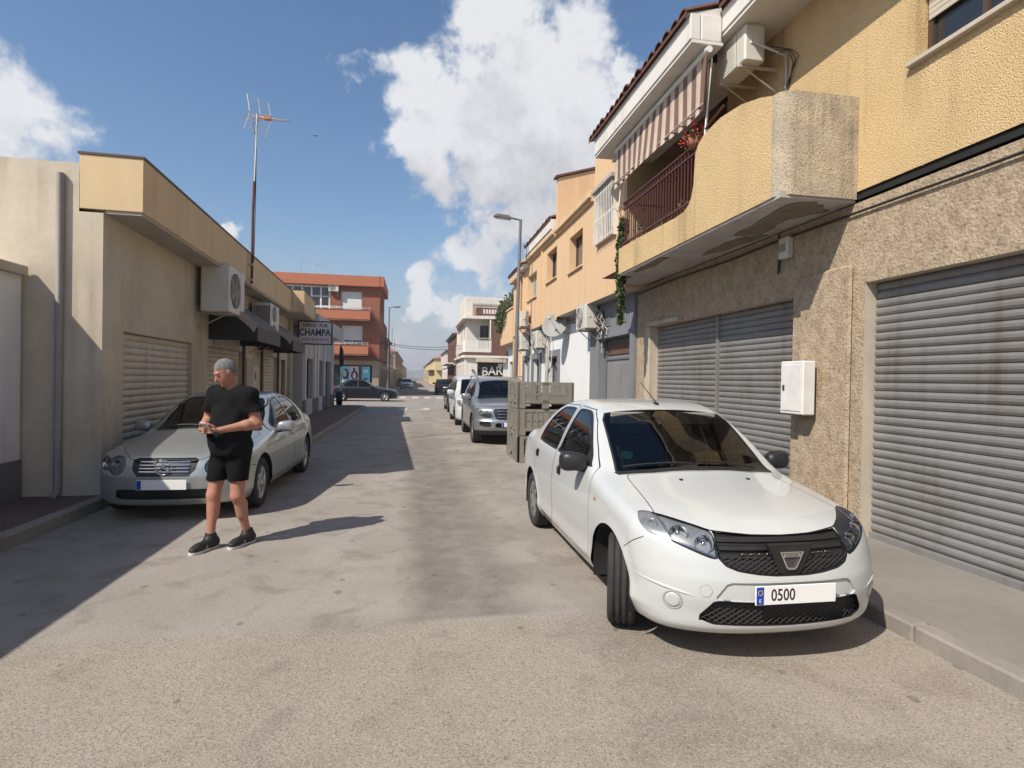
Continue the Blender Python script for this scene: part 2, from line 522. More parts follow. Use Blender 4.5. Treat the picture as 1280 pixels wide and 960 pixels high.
def wheel_parts(root, pos, R, W, style, steer=0.0, hidden=False):
    """wheel with its axle along local x; outer face towards sign of pos x"""
    s = 1 if pos[0] > 0 else -1
    M = Matrix.Translation(pos) @ Matrix.Rotation(steer, 4, 'Z') @ Matrix.Rotation(s * PI / 2, 4, 'Y')
    rr = R * .655
    t = MB()
    h = W / 2
    prof = [(rr, -h * .78), (rr + .02, -h * .95), (R - .045, -h), (R - .018, -h * .93), (R - .004, -h * .78)]
    groove = []
    for gx in (-.45, 0, .45):
        groove += [(R, h * gx - .008), (R - .009, h * gx - .006), (R - .009, h * gx + .006), (R, h * gx + .008)]
    prof += groove + [(R - .004, h * .78), (R - .018, h * .93), (R - .045, h), (rr + .02, h * .95), (rr, h * .78)]
    t.lathe(prof, 56, 0, M)
    wheel = t.build('wheel', MATS['tyre'], root)
    r = MB()
    # barrel
    r.lathe([(rr, -h * .78), (rr - .012, -h * .6), (rr - .02, h * .5), (rr - .004, h * .70), (rr + .004, h * .80), (rr - .010, h * .80), (rr - .022, h * .62)], 48, 0, M)
    # dark brake disc
    r.lathe([(.0, -.01), (rr * .62, -.01), (rr * .62, .012), (0, .012)], 32, 1, M)
    if style == 'cover':   # pressed steel look: dish with eight oval holes
        n = 8; seg = 64
        rings = [rr - .022, rr * .80, rr * .56, rr * .34, .03, 0.0]
        zz = [h * .62, h * .78, h * .80, h * .92, h * .95, h * .95]
        for i in range(len(rings) - 1):
            vs = []; fs = []
            for k in range(seg):
                a = 2 * PI * k / seg
                for q in (i, i + 1): vs.append(M @ Vector((rings[q] * math.cos(a), rings[q] * math.sin(a), zz[q])))
            for k in range(seg):
                if i == 1 and (k % 8) in (2, 3, 4, 5) : continue
                k2 = (k + 1) % seg
                fs.append((2 * k, 2 * k2, 2 * k2 + 1, 2 * k + 1))
            r.add(vs, fs, 0, True)
    else:
        n = style if isinstance(style, int) else 5
        for k in range(n):
            a = 2 * PI * k / n
            A = Matrix.Rotation(a, 4, 'Z')
            w0, w1 = (.034, .026) if n <= 7 else (.02, .014)
            vs = []
            for rad, wd, zt in ((.05, w0 * 1.5, h * .62), (rr * .55, w0, h * .74), (rr - .012, w1 * 1.5, h * .72)):
                vs += [M @ A @ Vector((rad, -wd, zt - .006)), M @ A @ Vector((rad, -wd * .5, zt)), M @ A @ Vector((rad, wd * .5, zt)), M @ A @ Vector((rad, wd, zt - .006)), M @ A @ Vector((rad, wd, zt - .04)), M @ A @ Vector((rad, -wd, zt - .04))]
            fs = []
            for i in range(2):
                for q in range(6): fs.append((i * 6 + q, i * 6 + (q + 1) % 6, (i + 1) * 6 + (q + 1) % 6, (i + 1) * 6 + q))
            r.add(vs, fs, 0)
        r.lathe([(.075, h * .50), (.07, h * .64), (.05, h * .67), (0, h * .68)], 20, 0, M)
    r.build('rim', [MATS['rim'], MATS['brake']], wheel)

def make_car(S, name, label, cat, loc, rz, group=None, h=.03, paint=None, detail=1):
    root = empty(name, loc, rz, label, cat, group)
    f = body_fn(S); L = S['L']; hw = S['W'] / 2
    sh = Shell(f, (-hw - .08, -.1, .1), (hw + .08, L + .1, S['H'] + .08), h)
    wr = S['wheel_r']; ar = wr + S.get('arch', .055)
    # wheel arches
    for wy in S['wheels']:
        sh.region('arch', lambda V, wy=wy: np.maximum(np.sqrt((V[:, 1] - wy)**2 + (V[:, 2] - wr - .01)**2) - ar, .40 - np.abs(V[:, 0])))
    sh.remove('arch')
    # lower black sill / skirts
    gap = S.get('gap', .0028)
    if 'bonnet' in S:
        zl = S.get('bonnet_lip')
        g = top(S['bonnet'], 0, .5)
        if zl:
            g0 = g; zx = [p[0] for p in zl]; zz = [p[1] for p in zl]
            g = lambda V: np.maximum(g0(V), np.interp(np.abs(V[:, 0]), zx, zz) - V[:, 2])
        sh.region('bonnet', g)
        sh.region('gapline', lambda V: np.abs(g(V)) - gap); sh.remove('gapline')
    doors = []
    for i, D in enumerate(S.get('doors', [])):
        g = side(D, 0, .3)
        sh.region('door%d' % i, g); doors.append('door%d' % i)
    for i, D in enumerate(S.get('doors', [])):
        g = side(D, 0, .3)
        sh.region('gapline', lambda V: np.abs(g(V)) - gap); sh.remove('gapline')
    for seam in S.get('seams', []):      # open polylines in side view: thin gaps
        P = np.array(seam)
        def g(V, P=P):
            d = np.full(len(V), 1e9)
            for (a, b), (c_, d_) in zip(P[:-1], P[1:]):
                e = np.array([c_ - a, d_ - b]); t = np.clip(((V[:, 1] - a) * e[0] + (V[:, 2] - b) * e[1]) / (e @ e), 0, 1)
                d = np.minimum(d, np.hypot(V[:, 1] - a - t * e[0], V[:, 2] - b - t * e[1]))
            return np.maximum(d - gap, .4 - np.abs(V[:, 0]))
        def sg(V, P=P):
            zz = np.interp(V[:, 1], P[:, 0], P[:, 1]); return V[:, 2] - zz + 10 * ((V[:, 1] < P[0, 0] - .01) | (V[:, 1] > P[-1, 0] + .01) | (np.abs(V[:, 0]) < .4))
        sh.split(sg)
        sh.region('gapline', g); sh.remove('gapline')
    # glass with a black seal round it
    sealw = S.get('seal', .016)
    for nm, g in S['glass']:
        sh.region('trim', lambda V: g(V) - sealw, only=None)
        sh.region(nm, g)
    for nm, g in S.get('black', []): sh.region('trim', g)
    if S.get('lower'):
        sh.region('trim', lambda V: V[:, 2] - S['lower'](V))
    for nm, g, *_ in S.get('cuts', []):
        sh.region(nm, g)
    # ---------------------------------------------------------------- parts
    PM = paint; TRIM = MATS['black_plastic']
    def two(names, extra=None):
        Ts = [sh.sel(n) for n in names]
        return np.concatenate(Ts), sum([[i] * len(t) for i, t in enumerate(Ts)], [])
    T, mi = two(['body', 'trim'])
    sh.mesh(T, 'body', [PM, TRIM], root, mi=mi)
    if 'bonnet' in S: sh.mesh(sh.sel('bonnet'), 'bonnet', [PM], root, inset=0)
    dd = []
    for d in doors:
        for w in (LEFT, RIGHT):
            dd.append(sh.mesh(sh.sel(d, w), 'door', [PM], root))
    for nm, g in S['glass']:
        T = sh.sel(nm)
        sides = (LEFT, RIGHT) if nm.startswith('side') else (None,)
        for w in sides:
            o = sh.mesh(sh.sel(nm, w), {'w': 'windscreen', 'r': 'rear_window', 's': 'window'}[nm[0]], [S.get('glassmat', MATS['car_glass']), TRIM], root, inset=.005, skirt=1)
    for cut in S.get('cuts', []):
        nm, g, kind = cut[0], cut[1], cut[2]
        if kind == 'light':
            for w in (LEFT, RIGHT):
                T = sh.sel(nm, w)
                if not len(T): continue
                bk = sh.mesh(T, 'headlight', [MATS['lamp_back'], MATS['lamp_bezel']], root, inset=cut[3] if len(cut) > 3 else .03, vec=cut[4] if len(cut) > 4 else None, skirt=1)
                sh.mesh(T, 'lens', [MATS['lens']], bk, inset=.002)
        elif kind == 'tail':
            for w in (LEFT, RIGHT): sh.mesh(sh.sel(nm, w), 'tail_light', [MATS['red_lens'], TRIM], root, inset=.003, skirt=1)
        elif kind == 'recess':
            for w in ((LEFT, RIGHT) if nm == 'fog' else (None,)):
                sh.mesh(sh.sel(nm, w), cut[5], [cut[6], cut[7] if len(cut) > 7 else cut[6]], root, inset=cut[3], vec=cut[4], skirt=1)
        elif kind == 'paint':
            sh.mesh(sh.sel(nm), cut[3], [cut[4]], root)
    # wheel wells and underside
    for wy in S['wheels']:
        for s in (-1, 1):
            M = Matrix.Translation((s * (hw - .26), wy, wr + .01)) @ Matrix.Rotation(s * PI / 2, 4, 'Y')
            m = MB(); a0 = PI if s > 0 else 0
            m.lathe([(0, -.12), (ar + .002, -.12), (ar + .002, .235)], 32, 0, M, True, (a0 - PI * .60, a0 + PI * .60))
            m.build('wheel_arch', MATS['wheel_well'], root)
    for i, wy in enumerate(S['wheels']):
        for s in (-1, 1):
            st = S.get('steer', 0.0) if i == 0 else 0.0
            wheel_parts(root, (s * (hw - S.get('tyre_w', .19) / 2 - S.get('wheel_in', .02)), wy, wr), wr, S.get('tyre_w', .19), S.get('rim', 5), st)
    # interior
    m = MB(); b = S['belt']; y0, y1 = S['cabin']
    m.box(-hw + .14, hw - .14, y0, y1, .25, b - .28, 0)
    for y in S['seats']:
        for s in ((-1, 1) if y == S['seats'][0] else (-.9, 0, .9)):
            x = s * .36
            M = Matrix.Translation((x, y, b - .30)) @ Matrix.Rotation(-.22, 4, 'X')
            m.box(-.24, .24, -.06, .08, -.3, .38, 0, M, .05)
            m.box(-.13, .13, -.03, .06, .42, .60, 0, M, .04)
            m.box(-.24, .24, -.55, -.05, -.22, -.02, 0, Matrix.Translation((x, y, b - .30)), .05)
    m.box(-hw + .13, hw - .13, y0 - .02, y0 + .35, b - .35, b - .06, 0, None, .06)
    interior = m.build('interior', MATS['interior'], root)
    m = MB()
    M = Matrix.Translation((S.get('wheel_side', 1) * .36, y0 + .52, b - .07)) @ Matrix.Rotation(-1.05, 4, 'X')
    pts = [M @ Vector((.18 * math.cos(a), .18 * math.sin(a), 0)) for a in np.linspace(0, 2 * PI, 29)]
    m.tube(pts, .014, 6, caps=False)
    for a in (0, PI, 1.5 * PI): m.tube([M @ Vector((0, 0, -.02)), M @ Vector((.18 * math.cos(a), .18 * math.sin(a), 0))], .016, 5)
    m.build('steering_wheel', MATS['interior'], interior)
    # mirrors
    mx, my, mz = S['mirror']; mm = S.get('mirror_mat', TRIM); sc_ = S.get('mirror_scale', 1.0)
    for s in (-1, 1):
        m = MB(); n = 20
        vs = []
        cols = 9
        for i in range(cols + 1):      # superellipsoid housing, flat at the back
            t = -PI / 2 + PI * i / cols
            for k in range(n):
                a = 2 * PI * k / n
                ex = lambda v, p: math.copysign(abs(v)**p, v)
                X = .115 * ex(math.cos(t), .6) * ex(math.cos(a), .65)
                Z = .078 * ex(math.cos(t), .6) * ex(math.sin(a), .65)
                Y = .075 * ex(math.sin(t), .8)
                if Y > .02: Y = .02 + (Y - .02) * .15
                Z *= 1 + .12 * X / .1 * 1
                vs.append((s * (mx + (X + .12) * sc_), my + (Y + .03 * (X + .1) / .2) * sc_, mz + (Z + .02) * sc_))
        fs = [(i * n + k, i * n + (k + 1) % n, (i + 1) * n + (k + 1) % n, (i + 1) * n + k) for i in range(cols) for k in range(n)]
        if s > 0: fs = [q[::-1] for q in fs]
        m.add(vs, fs, 0, True)
        m.tube([(s * (mx - .06), my + .02, mz - .055), (s * (mx + .03), my + .015, mz - .045), (s * (mx + .09), my, mz - .03)], [.035, .028, .03], 8, 1)
        m.build('mirror', [mm, TRIM], root)
    # door handles
    for (hy, hz) in S.get('handles', []):
        for s in (-1, 1):
            x = hw
            for _ in range(40):      # find the body side
                x -= f(np.array([x]), np.array([hy]), np.array([hz]))[0] * .7
            m = MB()
            if S.get('handle_style') == 'cup':
                m.box(s * (x - .004), s * (x + .010), hy - .03, hy + .05, hz - .045, hz + .045, 0, None, .012)
                m.box(s * (x + .010), s * (x + .022), hy - .012, hy + .045, hz - .038, hz + .030, 0, None, .008)
            else:
                m.tube([(s * (x - .01), hy - .085, hz), (s * (x + .028), hy - .06, hz), (s * (x + .032), hy + .05, hz), (s * (x - .01), hy + .085, hz)], .013, 8, 0)
            m.build('door_handle', S.get('handle_mat', TRIM), root)
    # wipers
    if S.get('wipers'):
        tzf = curve(S['top']); m = MB()
        for (xa, ya, xb, yb) in S['wipers']:
            pts = []
            for t in np.linspace(0, 1, 7):
                X = xa + (xb - xa) * t; Y = ya + (yb - ya) * t
                z = np.linspace(.6, 1.6, 400); v = f(np.full(400, X), np.full(400, Y), z)
                i = np.argmax(v > 0)
                pts.append((X, Y, z[i] + .016))
            m.tube(pts, .008, 5, 0)
        m.build('wiper', TRIM, root)
    return root, sh, f

def surf_z(f, x, y):
    z = np.linspace(1.8, .3, 1200); v = f(np.full(1200, x), np.full(1200, y), z)
    return float(z[np.argmax(v < 0)])
def surf_y(f, x, z):
    y = np.linspace(-.3, 2, 1600); v = f(np.full(1600, x), y, np.full(1600, z))
    return float(y[np.argmax(v < 0)])
def surf_yr(f, x, z, L):
    y = np.linspace(L + .3, L - 2, 1600); v = f(np.full(1600, x), y, np.full(1600, z))
    return float(y[np.argmax(v < 0)])

def plate(root, y, z, txt=None, w=.52, hh=.11, facing=-1, x=0, tilt=0, blue=True):
    m = MB(); d = .008 * facing
    m.box(x - w / 2, x + w / 2, y, y + d, z - hh / 2, z + hh / 2, 0, None, .002)
    o = m.build('number_plate', MATS['plate'], root)
    left = -1 if facing < 0 else 1
    xa = x + left * (w / 2 - .005); xb = x + left * (w / 2 - .05)
    if blue:
        m = MB(); m.box(xa, xb, y + d, y + d * 1.25, z - hh / 2 + .005, z + hh / 2 - .005, 0)
        m.build('blue_band', MATS['plate_blue'], o)
    if txt:
        X = (1, 0, 0) if facing < 0 else (-1, 0, 0)
        text_obj('digits', txt, .098, frame((xb - left * .125, y + d * 1.02, z - .002), X, (0, 0, 1)), MATS['plate_ink'], o, .0008, sx=.80, weight=.0012)
        text_obj('country_letter', 'E', .03, frame(((xa + xb) / 2, y + d * 1.27, z - .030), X, (0, 0, 1)), MATS['plate'], o, .0005)
        m = MB()
        for k in range(12):
            a = 2 * PI * k / 12
            m.box((xa + xb) / 2 + .014 * math.cos(a) - .0022, (xa + xb) / 2 + .014 * math.cos(a) + .0022, y + d * 1.25, y + d * 1.35, z + .018 + .014 * math.sin(a) - .0022, z + .018 + .014 * math.sin(a) + .0022)
        m.build('stars', mat('plate_star', (.7, .55, .05), .5), o)
    return o

def car_mats():
    mat('tyre', (.018, .018, .019), .85, var=.5, vcol=(.05, .047, .042), vscale=8, bump=.25, bscale=120)
    mat('rim', (.52, .53, .54), .32, .85, var=.25, vscale=14)
    mat('brake', (.02, .02, .02), .6)
    mat('black_plastic', (.014, .014, .015), .45, var=.3, vcol=(.03, .03, .03), vscale=12, bump=.06, bscale=300)
    mat('wheel_well', (.01, .01, .01), .95)
    mat('interior', (.075, .066, .056), .8, var=.4, vscale=6)
    mat('lamp_back', (.42, .42, .42), .28, .45, var=.5, vcol=(.13, .13, .13), vscale=14)
    mat('lamp_bezel', (.02, .02, .022), .35)
    mat('chrome', (.75, .75, .76), .09, 1.0)
    mat('red_lens', (.35, .01, .01), .12, coat=.6)
    mat('plate', (.80, .80, .78), .4)
    mat('plate_blue', (.01, .05, .35), .4)
    mat('plate_ink', (.012, .012, .012), .5)
    glass_mat('car_glass', (.27, .28, .28))
    glass_mat('dark_glass', (.045, .05, .055))
    glass_mat('lens', (.90, .92, .93))
def spec_logan():
    S = dict(L=4.35, W=1.735, H=1.52, wheels=(.82, 3.455), wheel_r=.310, tyre_w=.19, belt=1.0, mid=2.6, ws=(1.4,))
    S['top'] = [(-.3, .52), (.0, .68), (.12, .775), (.25, .84), (.5, .905), (.85, .965), (1.06, 1.005), (1.14, 1.03), (1.30, 1.135), (1.55, 1.295), (1.75, 1.405), (1.90, 1.462), (2.1, 1.503), (2.4, 1.520), (2.7, 1.512), (3.0, 1.475), (3.2, 1.42), (3.45, 1.29), (3.66, 1.165), (3.80, 1.118), (4.0, 1.108), (4.22, 1.095), (4.33, 1.05), (4.6, .85)]
    S['plan'] = [(-.2, .60), (.0, .70), (.15, .775), (.4, .825), (.7, .848), (1.1, .858), (2, .864), (3.2, .862), (3.7, .845), (4.1, .81), (4.35, .76), (4.6, .7)]
    S['sect'] = [(.0, -.14), (.19, -.075), (.27, -.030), (.33, -.006), (.42, -.010), (.55, .0), (.68, .003), (.80, -.006), (.92, -.024), (.985, -.045), (1.02, -.066), (1.15, -.122), (1.3, -.192), (1.42, -.262), (1.47, -.30), (1.6, -.40)]
    S['front'] = [(.0, .22), (.19, .085), (.25, .035), (.33, .02), (.44, .0), (.52, .004), (.58, .020), (.66, .045), (.76, .085), (.86, .20), (1.1, .6)]
    S['rear'] = [(.0, 4.2), (.2, 4.27), (.35, 4.33), (.55, 4.35), (.7, 4.33), (.9, 4.31), (1.05, 4.29), (1.2, 4.1)]
    S['camber'] = [(0, .10), (.4, .085), (1.0, .07), (1.6, .06), (2.2, .055), (3.2, .055), (3.7, .05), (4.35, .06)]
    S['fcurve'] = (.13, .26); S['k_front'] = .09
    S['bonnet'] = smooth_poly([(-.72, 1.03), (-.69, .8), (-.66, .45), (-.5, .10), (0, -.06), (.5, .10), (.66, .45), (.69, .8), (.72, 1.03), (.70, 1.20), (0, 1.13), (-.70, 1.20)], 5)
    S['bonnet'] = [(-.1, -.2), (.52, -.2), (.60, .15), (.66, .36), (.668, .46), (.648, .64), (.628, .86), (.612, 1.08), (.595, 1.145), (.4, 1.10), (0, 1.075), (-.1, 1.075)]
    S['bonnet_lip'] = [(0, .772), (.2, .776), (.42, .792), (.53, .818), (.64, .836), (.70, .842)]
    fd = [(1.30, .34), (1.34, .29), (2.40, .29), (2.455, .34), (2.47, .7), (2.47, .98), (2.43, 1.42), (2.36, 1.445), (1.98, 1.43), (1.78, 1.335), (1.50, 1.135), (1.33, 1.005), (1.29, .90), (1.28, .6)]
    rd = [(2.47, .34), (2.50, .29), (3.02, .29), (3.10, .36), (3.16, .55), (3.27, .72), (3.40, .86), (3.47, .98), (3.44, 1.10), (3.32, 1.25), (3.10, 1.395), (2.95, 1.44), (2.45, 1.447), (2.48, .98), (2.485, .7)]
    S['doors'] = [fd, rd]
    gf = smooth_poly([(1.47, 1.045), (1.60, 1.15), (1.82, 1.305), (1.98, 1.385), (2.12, 1.405), (2.33, 1.405), (2.375, 1.38), (2.405, 1.2), (2.42, 1.04), (2.40, 1.01), (1.9, 1.005), (1.50, 1.01)], 3)
    gr = smooth_poly([(2.525, 1.03), (2.52, 1.2), (2.50, 1.37), (2.54, 1.405), (2.85, 1.40), (2.98, 1.375), (3.16, 1.27), (3.27, 1.15), (3.31, 1.07), (3.27, 1.035), (2.9, 1.02), (2.55, 1.015)], 3)
    S['glass'] = [('wind', top([(0, 1.135), (.35, 1.155), (.58, 1.20), (.645, 1.235), (.632, 1.30), (.575, 1.77), (.535, 1.850), (.25, 1.835), (0, 1.825), (-.01, 1.135)], 0, .9)),
                  ('rear', top([(0, 3.28), (.40, 3.26), (.47, 3.28), (.55, 3.55), (.56, 3.64), (.4, 3.68), (0, 3.70), (-.01, 3.28)], 0, 1.0)),
                  ('side_a', side(gf, 0, .4)), ('side_b', side(gr, 0, .4))]
    S['black'] = [('cowl', top([(-.02, 1.085), (.40, 1.11), (.655, 1.175), (.675, 1.235), (.40, 1.17), (0, 1.15), (-.02, 1.14)], 0, .9)),
                  ('sail', side([(1.40, 1.0), (1.58, 1.0), (1.60, 1.14), (1.47, 1.05)], .003, .5))]
    S['seams'] = [[(.37, .722), (.46, .668), (.55, .61)], [(3.86, .56), (4.0, .60), (4.3, .63)]]
    head = smooth_poly([(.425, .668), (.448, .650), (.50, .662), (.60, .700), (.70, .738), (.765, .760), (.782, .80), (.760, .836), (.71, .846), (.63, .840), (.53, .822), (.44, .798), (.424, .775), (.420, .72)], 3)
    S['head'] = head
    grille = [(-.1, .566), (.10, .566), (.21, .574), (.33, .592), (.395, .617), (.428, .655), (.414, .784), (.20, .770), (-.1, .766)]
    lower = [(-.1, .268), (.46, .275), (.53, .300), (.535, .318), (.47, .408), (.44, .416), (-.1, .404)]
    strip = [(-.1, .418), (.43, .428), (.455, .44), (.40, .512), (.37, .522), (-.1, .522)]
    GM = MATS['black_plastic']
    S['cuts'] = [('strip', front(strip, .006, .5), 'recess', .014, (0, 1, 0), 'plate_recess', MATS['paint_white'], MATS['paint_white']),
                 ('light', front(head, 0, .75), 'light', .035, (0, 1, .05)),
                 ('grille', front(grille, .004, .5), 'recess', .035, (0, 1, 0), 'grille', GM, GM),
                 ('lower', front(lower, .006, .5), 'recess', .05, (0, 1, 0), 'lower_grille', GM, GM)]
    S['cabin'] = (1.2, 3.4); S['seats'] = (2.12, 2.95)
    S['mirror'] = (.80, 1.50, 1.01); S['mirror_scale'] = 1.0
    S['handles'] = [(2.20, .845), (3.17, .885)]; S['handle_style'] = 'cup'
    S['rim'] = 'cover'; S['steer'] = -.36
    S['wipers'] = [(-.05, 1.16, -.60, 1.24), (.50, 1.18, .02, 1.185)]
    return S

def hexmesh(m, x0, x1, z0, z1, yf, s, w, poly):
    """flat-diamond honeycomb of thin bars in the xz plane; yf(x) gives the depth"""
    rows = int((z1 - z0) / (s * .5)) + 1
    a = s * 1.5
    for r in range(rows + 1):
        z = z0 + r * s * .5
        off = (r % 2) * a * .5
        x = x0 + off
        while x < x1:
            for (dx, dz) in ((a * .25, s * .25), (a * .25, -s * .25)):
                for sx in (1, -1):
                    p = (x, z); q = (x + sx * dx, z + dz)
                    c = ((p[0] + q[0]) / 2, (p[1] + q[1]) / 2)
                    if sdf(poly, np.array([abs(c[0])]), np.array([c[1]]))[0] > -.004: continue
                    m.tube([(p[0], yf(p[0]), p[1]), (q[0], yf(q[0]), q[1])], w, 6, 0, caps=False)
            x += a

def build_logan(loc, rz):
    S = spec_logan()
    root, sh, f = make_car(S, 'parked_car', 'large white saloon car with black mirrors parked by the grey garage shutters', 'car', loc, rz, h=.02, paint=MATS['paint_white'])
    GM = MATS['black_plastic']
    chrome = MATS['chrome']
    # ---- grille: two bars and honeycomb
    gpoly = [(-.45, .566), (.10, .566), (.21, .574), (.33, .592), (.395, .617), (.428, .655), (.414, .784), (-.45, .77)]
    yf = lambda x: surf_y(f, x, .56) + .016
    cache = {}
    def yc(x, z):
        k = (round(abs(x), 2), round(z, 2))
        if k not in cache: cache[k] = surf_y(f, k[0], k[1])
        return cache[k]
    m = MB(); hexmesh(m, -.45, .45, .57, .65, lambda x: yc(x, .58) + .022, .030, .0022, gpoly)
    m.build('grille_mesh', mat('grille_grey', (.035, .035, .036), .55), root)
    m = MB()
    for z0, z1, d in ((.655, .680, .012), (.698, .718, .010), (.738, .764, .014)):
        for i in range(16):
            xa = -.41 + .82 * i / 16; xb = xa + .82 / 16
            ya, yb = yc(xa, z0) + d, yc(xb, z0) + d; y2, y3 = yc(xa, z1) + d, yc(xb, z1) + d
            m.quad((xa, ya, z0), (xb, yb, z0), (xb, y3, z1), (xa, y2, z1))
            m.quad((xa, y2, z1), (xb, y3, z1), (xb, y3 + .03, z1), (xa, y2 + .03, z1))
            m.quad((xb, yb, z0), (xa, ya, z0), (xa, ya + .03, z0), (xb, yb + .03, z0))
    m.build('grille_bar', GM, root)
    # chrome dashes beside the emblem
    m = MB()
    for s in (-1, 1):
        for k in range(4):
            x = s * (.12 + k * .052)
            y = yc(x, .682) - .001
            m.box(x - .016, x + .016, y, y + .012, .677, .684, 0, None, .002)
    m.build('grille_trim', mat('dull_chrome', (.35, .35, .35), .25, 1), root)
    # emblem: shield with a letter band
    m = MB(); ye = yc(0, .655) - .028
    out = [(-.115, .728), (.115, .728), (.085, .66), (.052, .588), (.03, .572), (-.03, .572), (-.052, .588), (-.085, .66)]
    inn = [(-.088, .715), (.088, .715), (.066, .66), (.038, .600), (.02, .592), (-.02, .592), (-.038, .600), (-.066, .66)]
    black = [(x * 1.28, .655 + (z - .655) * 1.2) for x, z in out]
    m.prism(black, 'y', ye + .012, ye + .05, 1)
    n = len(out)
    sc = .72
    O = [(x * sc, .65 + (z - .65) * sc) for x, z in out]; I = [(x * sc, .65 + (z - .65) * sc) for x, z in inn]
    vs = [(x, ye + .012, z) for x, z in O] + [(x * .95, ye - .002, .65 + (z - .65) * .96) for x, z in O] + [(x, ye - .002, z) for x, z in I] + [(x, ye + .006, z) for x, z in I]
    fs = []
    for r in range(3):
        for i in range(n): fs.append((r * n + i, r * n + (i + 1) % n, (r + 1) * n + (i + 1) % n, (r + 1) * n + i))
    m.add(vs, fs, 0)
    m.add([(x, ye + .006, z) for x, z in I], [tuple(range(n))], 2)
    m.box(-.055, .055, ye - .003, ye + .01, .672, .694, 0)
    em = m.build('emblem', [chrome, GM, mat('emblem_grey', (.05, .05, .055), .4)], root)
    text_obj('emblem_letters', 'DACIA', .022, frame((0, ye - .0035, .682), (1, 0, 0), (0, 0, 1)), GM, em, .0006, sx=1.2)
    # ---- lower honeycomb
    lp = [(-.535, .268), (.46, .275), (.53, .300), (.535, .318), (.47, .408), (-.47, .404)]
    m = MB(); hexmesh(m, -.53, .53, .26, .42, lambda x: yc(x, .33) + .022, .030, .0022, lp)
    m.build('lower_grille_mesh', MATS['grille_grey'], root)
    # ---- fog lamp covers and tow-eye cap
    for s in (-1, 1):
        x = s * .675; z = .392; y = surf_y(f, x, z)
        nrm = sh.normals(np.array([[x, y, z]]))[0]
        q = Vector((0, 0, 1)).rotation_difference(Vector(nrm)).to_matrix().to_4x4()
        M = Matrix.Translation(Vector((x, y, z)) - .004 * Vector(nrm)) @ q
        m = MB()
        m.lathe([(.062, .001), (.058, .0065), (.052, .006), (.050, .004), (.047, .003)], 28, 1, M)
        m.lathe([(.047, .003), (.046, .006), (.03, .0075), (0, .008)], 28, 0, M)
        m.build('fog_lamp_cover', [MATS['paint_white'], MATS['grey_gap']], root)
    x = -.515; z = .475; y = surf_y(f, x, z); nrm = sh.normals(np.array([[x, y, z]]))[0]
    M = Matrix.Translation((x, y, z)) @ Vector((0, 0, 1)).rotation_difference(Vector(nrm)).to_matrix().to_4x4()
    m = MB(); m.lathe([(.036, .0), (.036, .0022), (.033, .0022), (.033, .0)], 28, 1, M)
    m.lathe([(.033, .0015), (0, .0018)], 28, 0, M)
    m.build('tow_cap', [MATS['paint_white'], MATS['grey_gap']], root)
    # bumper crease above the fog lamps
    for s in (-1, 1):
        m = MB(); pts = []
        for t in np.linspace(0, 1, 14):
            x = s * (.825 - .265 * t); z = .490 - .055 * t
            pts.append((x, surf_y(f, x, z) + .003, z))
        m.tube(pts, [.004 + .007 * math.sin(PI * k / 13) for k in range(14)], 10)
        m.build('bumper_crease', MATS['paint_white'], root)
    # lamp internals: reflectors
    for o in [c for c in root.children if c.name.startswith('headlight')]:
        xs = np.mean([v.co.x for v in o.data.vertices]); s = 1 if xs > 0 else -1
        m = MB()
        for (x, z, r) in ((.490, .725, .056), (.610, .765, .056)):
            y = surf_y(f, x, z) + .012
            M = Matrix.Translation((s * x, y, z)) @ Matrix.Rotation(PI / 2, 4, 'X') @ Matrix.Rotation(s * .35, 4, 'Y')
            m.lathe([(r, .012), (r * .9, -.004), (r * .62, -.02), (r * .3, -.028), (0.014, -.028), (.013, -.008), (0, -.004)], 24, 0, M)
        x = .715; z = .800; y = surf_y(f, x, z) + .016
        M = Matrix.Translation((s * x, y, z)) @ Matrix.Rotation(PI / 2, 4, 'X') @ Matrix.Rotation(s * .8, 4, 'Y')
        m.lathe([(.032, .01), (.024, -.01), (0, -.018)], 20, 0, M)
        pts = []
        for t in np.linspace(0, 1, 9):
            X = .672 - .02 * min(t, .4) / .4 if t < .4 else .652 - .20 * (t - .4) / .6
            Z = .836 - .105 * t / .4 if t < .4 else .731 - .068 * (t - .4) / .6
            pts.append((s * X, surf_y(f, X, Z) + .010, Z))
        m.tube(pts, .007, 6)
        m.build('reflector', chrome, o)
    # number plate
    plate(root, -.014, .468, '0500')
    # washer jets, aerial, badge on the wing
    m = MB()
    for x in (-.26, .28):
        z = surf_z(f, x, .93); m.box(x - .012, x + .012, .915, .945, z - .004, z + .010, 0, None, .004)
    m.build('washer_jet', GM, root)
    m = MB(); z = surf_z(f, 0, 1.98)
    m.box(-.016, .016, 1.95, 2.03, z - .004, z + .018, 0, None, .006)
    m.tube([(0, 1.97, z + .014), (0, 2.15, z + .10), (0, 2.36, z + .20)], [.006, .004, .003], 6)
    m.build('aerial', GM, root)
    # sticker behind the screen
    x, y = -.52, 1.36
    z = surf_z(f, x, y); nrm = Vector(sh.normals(np.array([[x, y, z]]))[0])
    M = Matrix.Translation(Vector((x, y, z)) - nrm * .009) @ Vector((0, 0, 1)).rotation_difference(nrm).to_matrix().to_4x4()
    m = MB(); m.lathe([(.048, 0), (.034, .0004)], 28, 0, M); m.lathe([(.034, .0002), (0, .0002)], 28, 1, M)
    k = frame((0, 0, 0), (1, 0, 0), (0, 1, 0))
    ey = mat('eco_green', (.02, .22, .16), .5); eb = mat('eco_blue', (.03, .12, .13), .5)
    st = m.build('screen_sticker', [ey, eb], root)
    text_obj('sticker_letter', 'B', .045, M @ Matrix.Translation((0, 0, .0012)), ey, st, .0003)
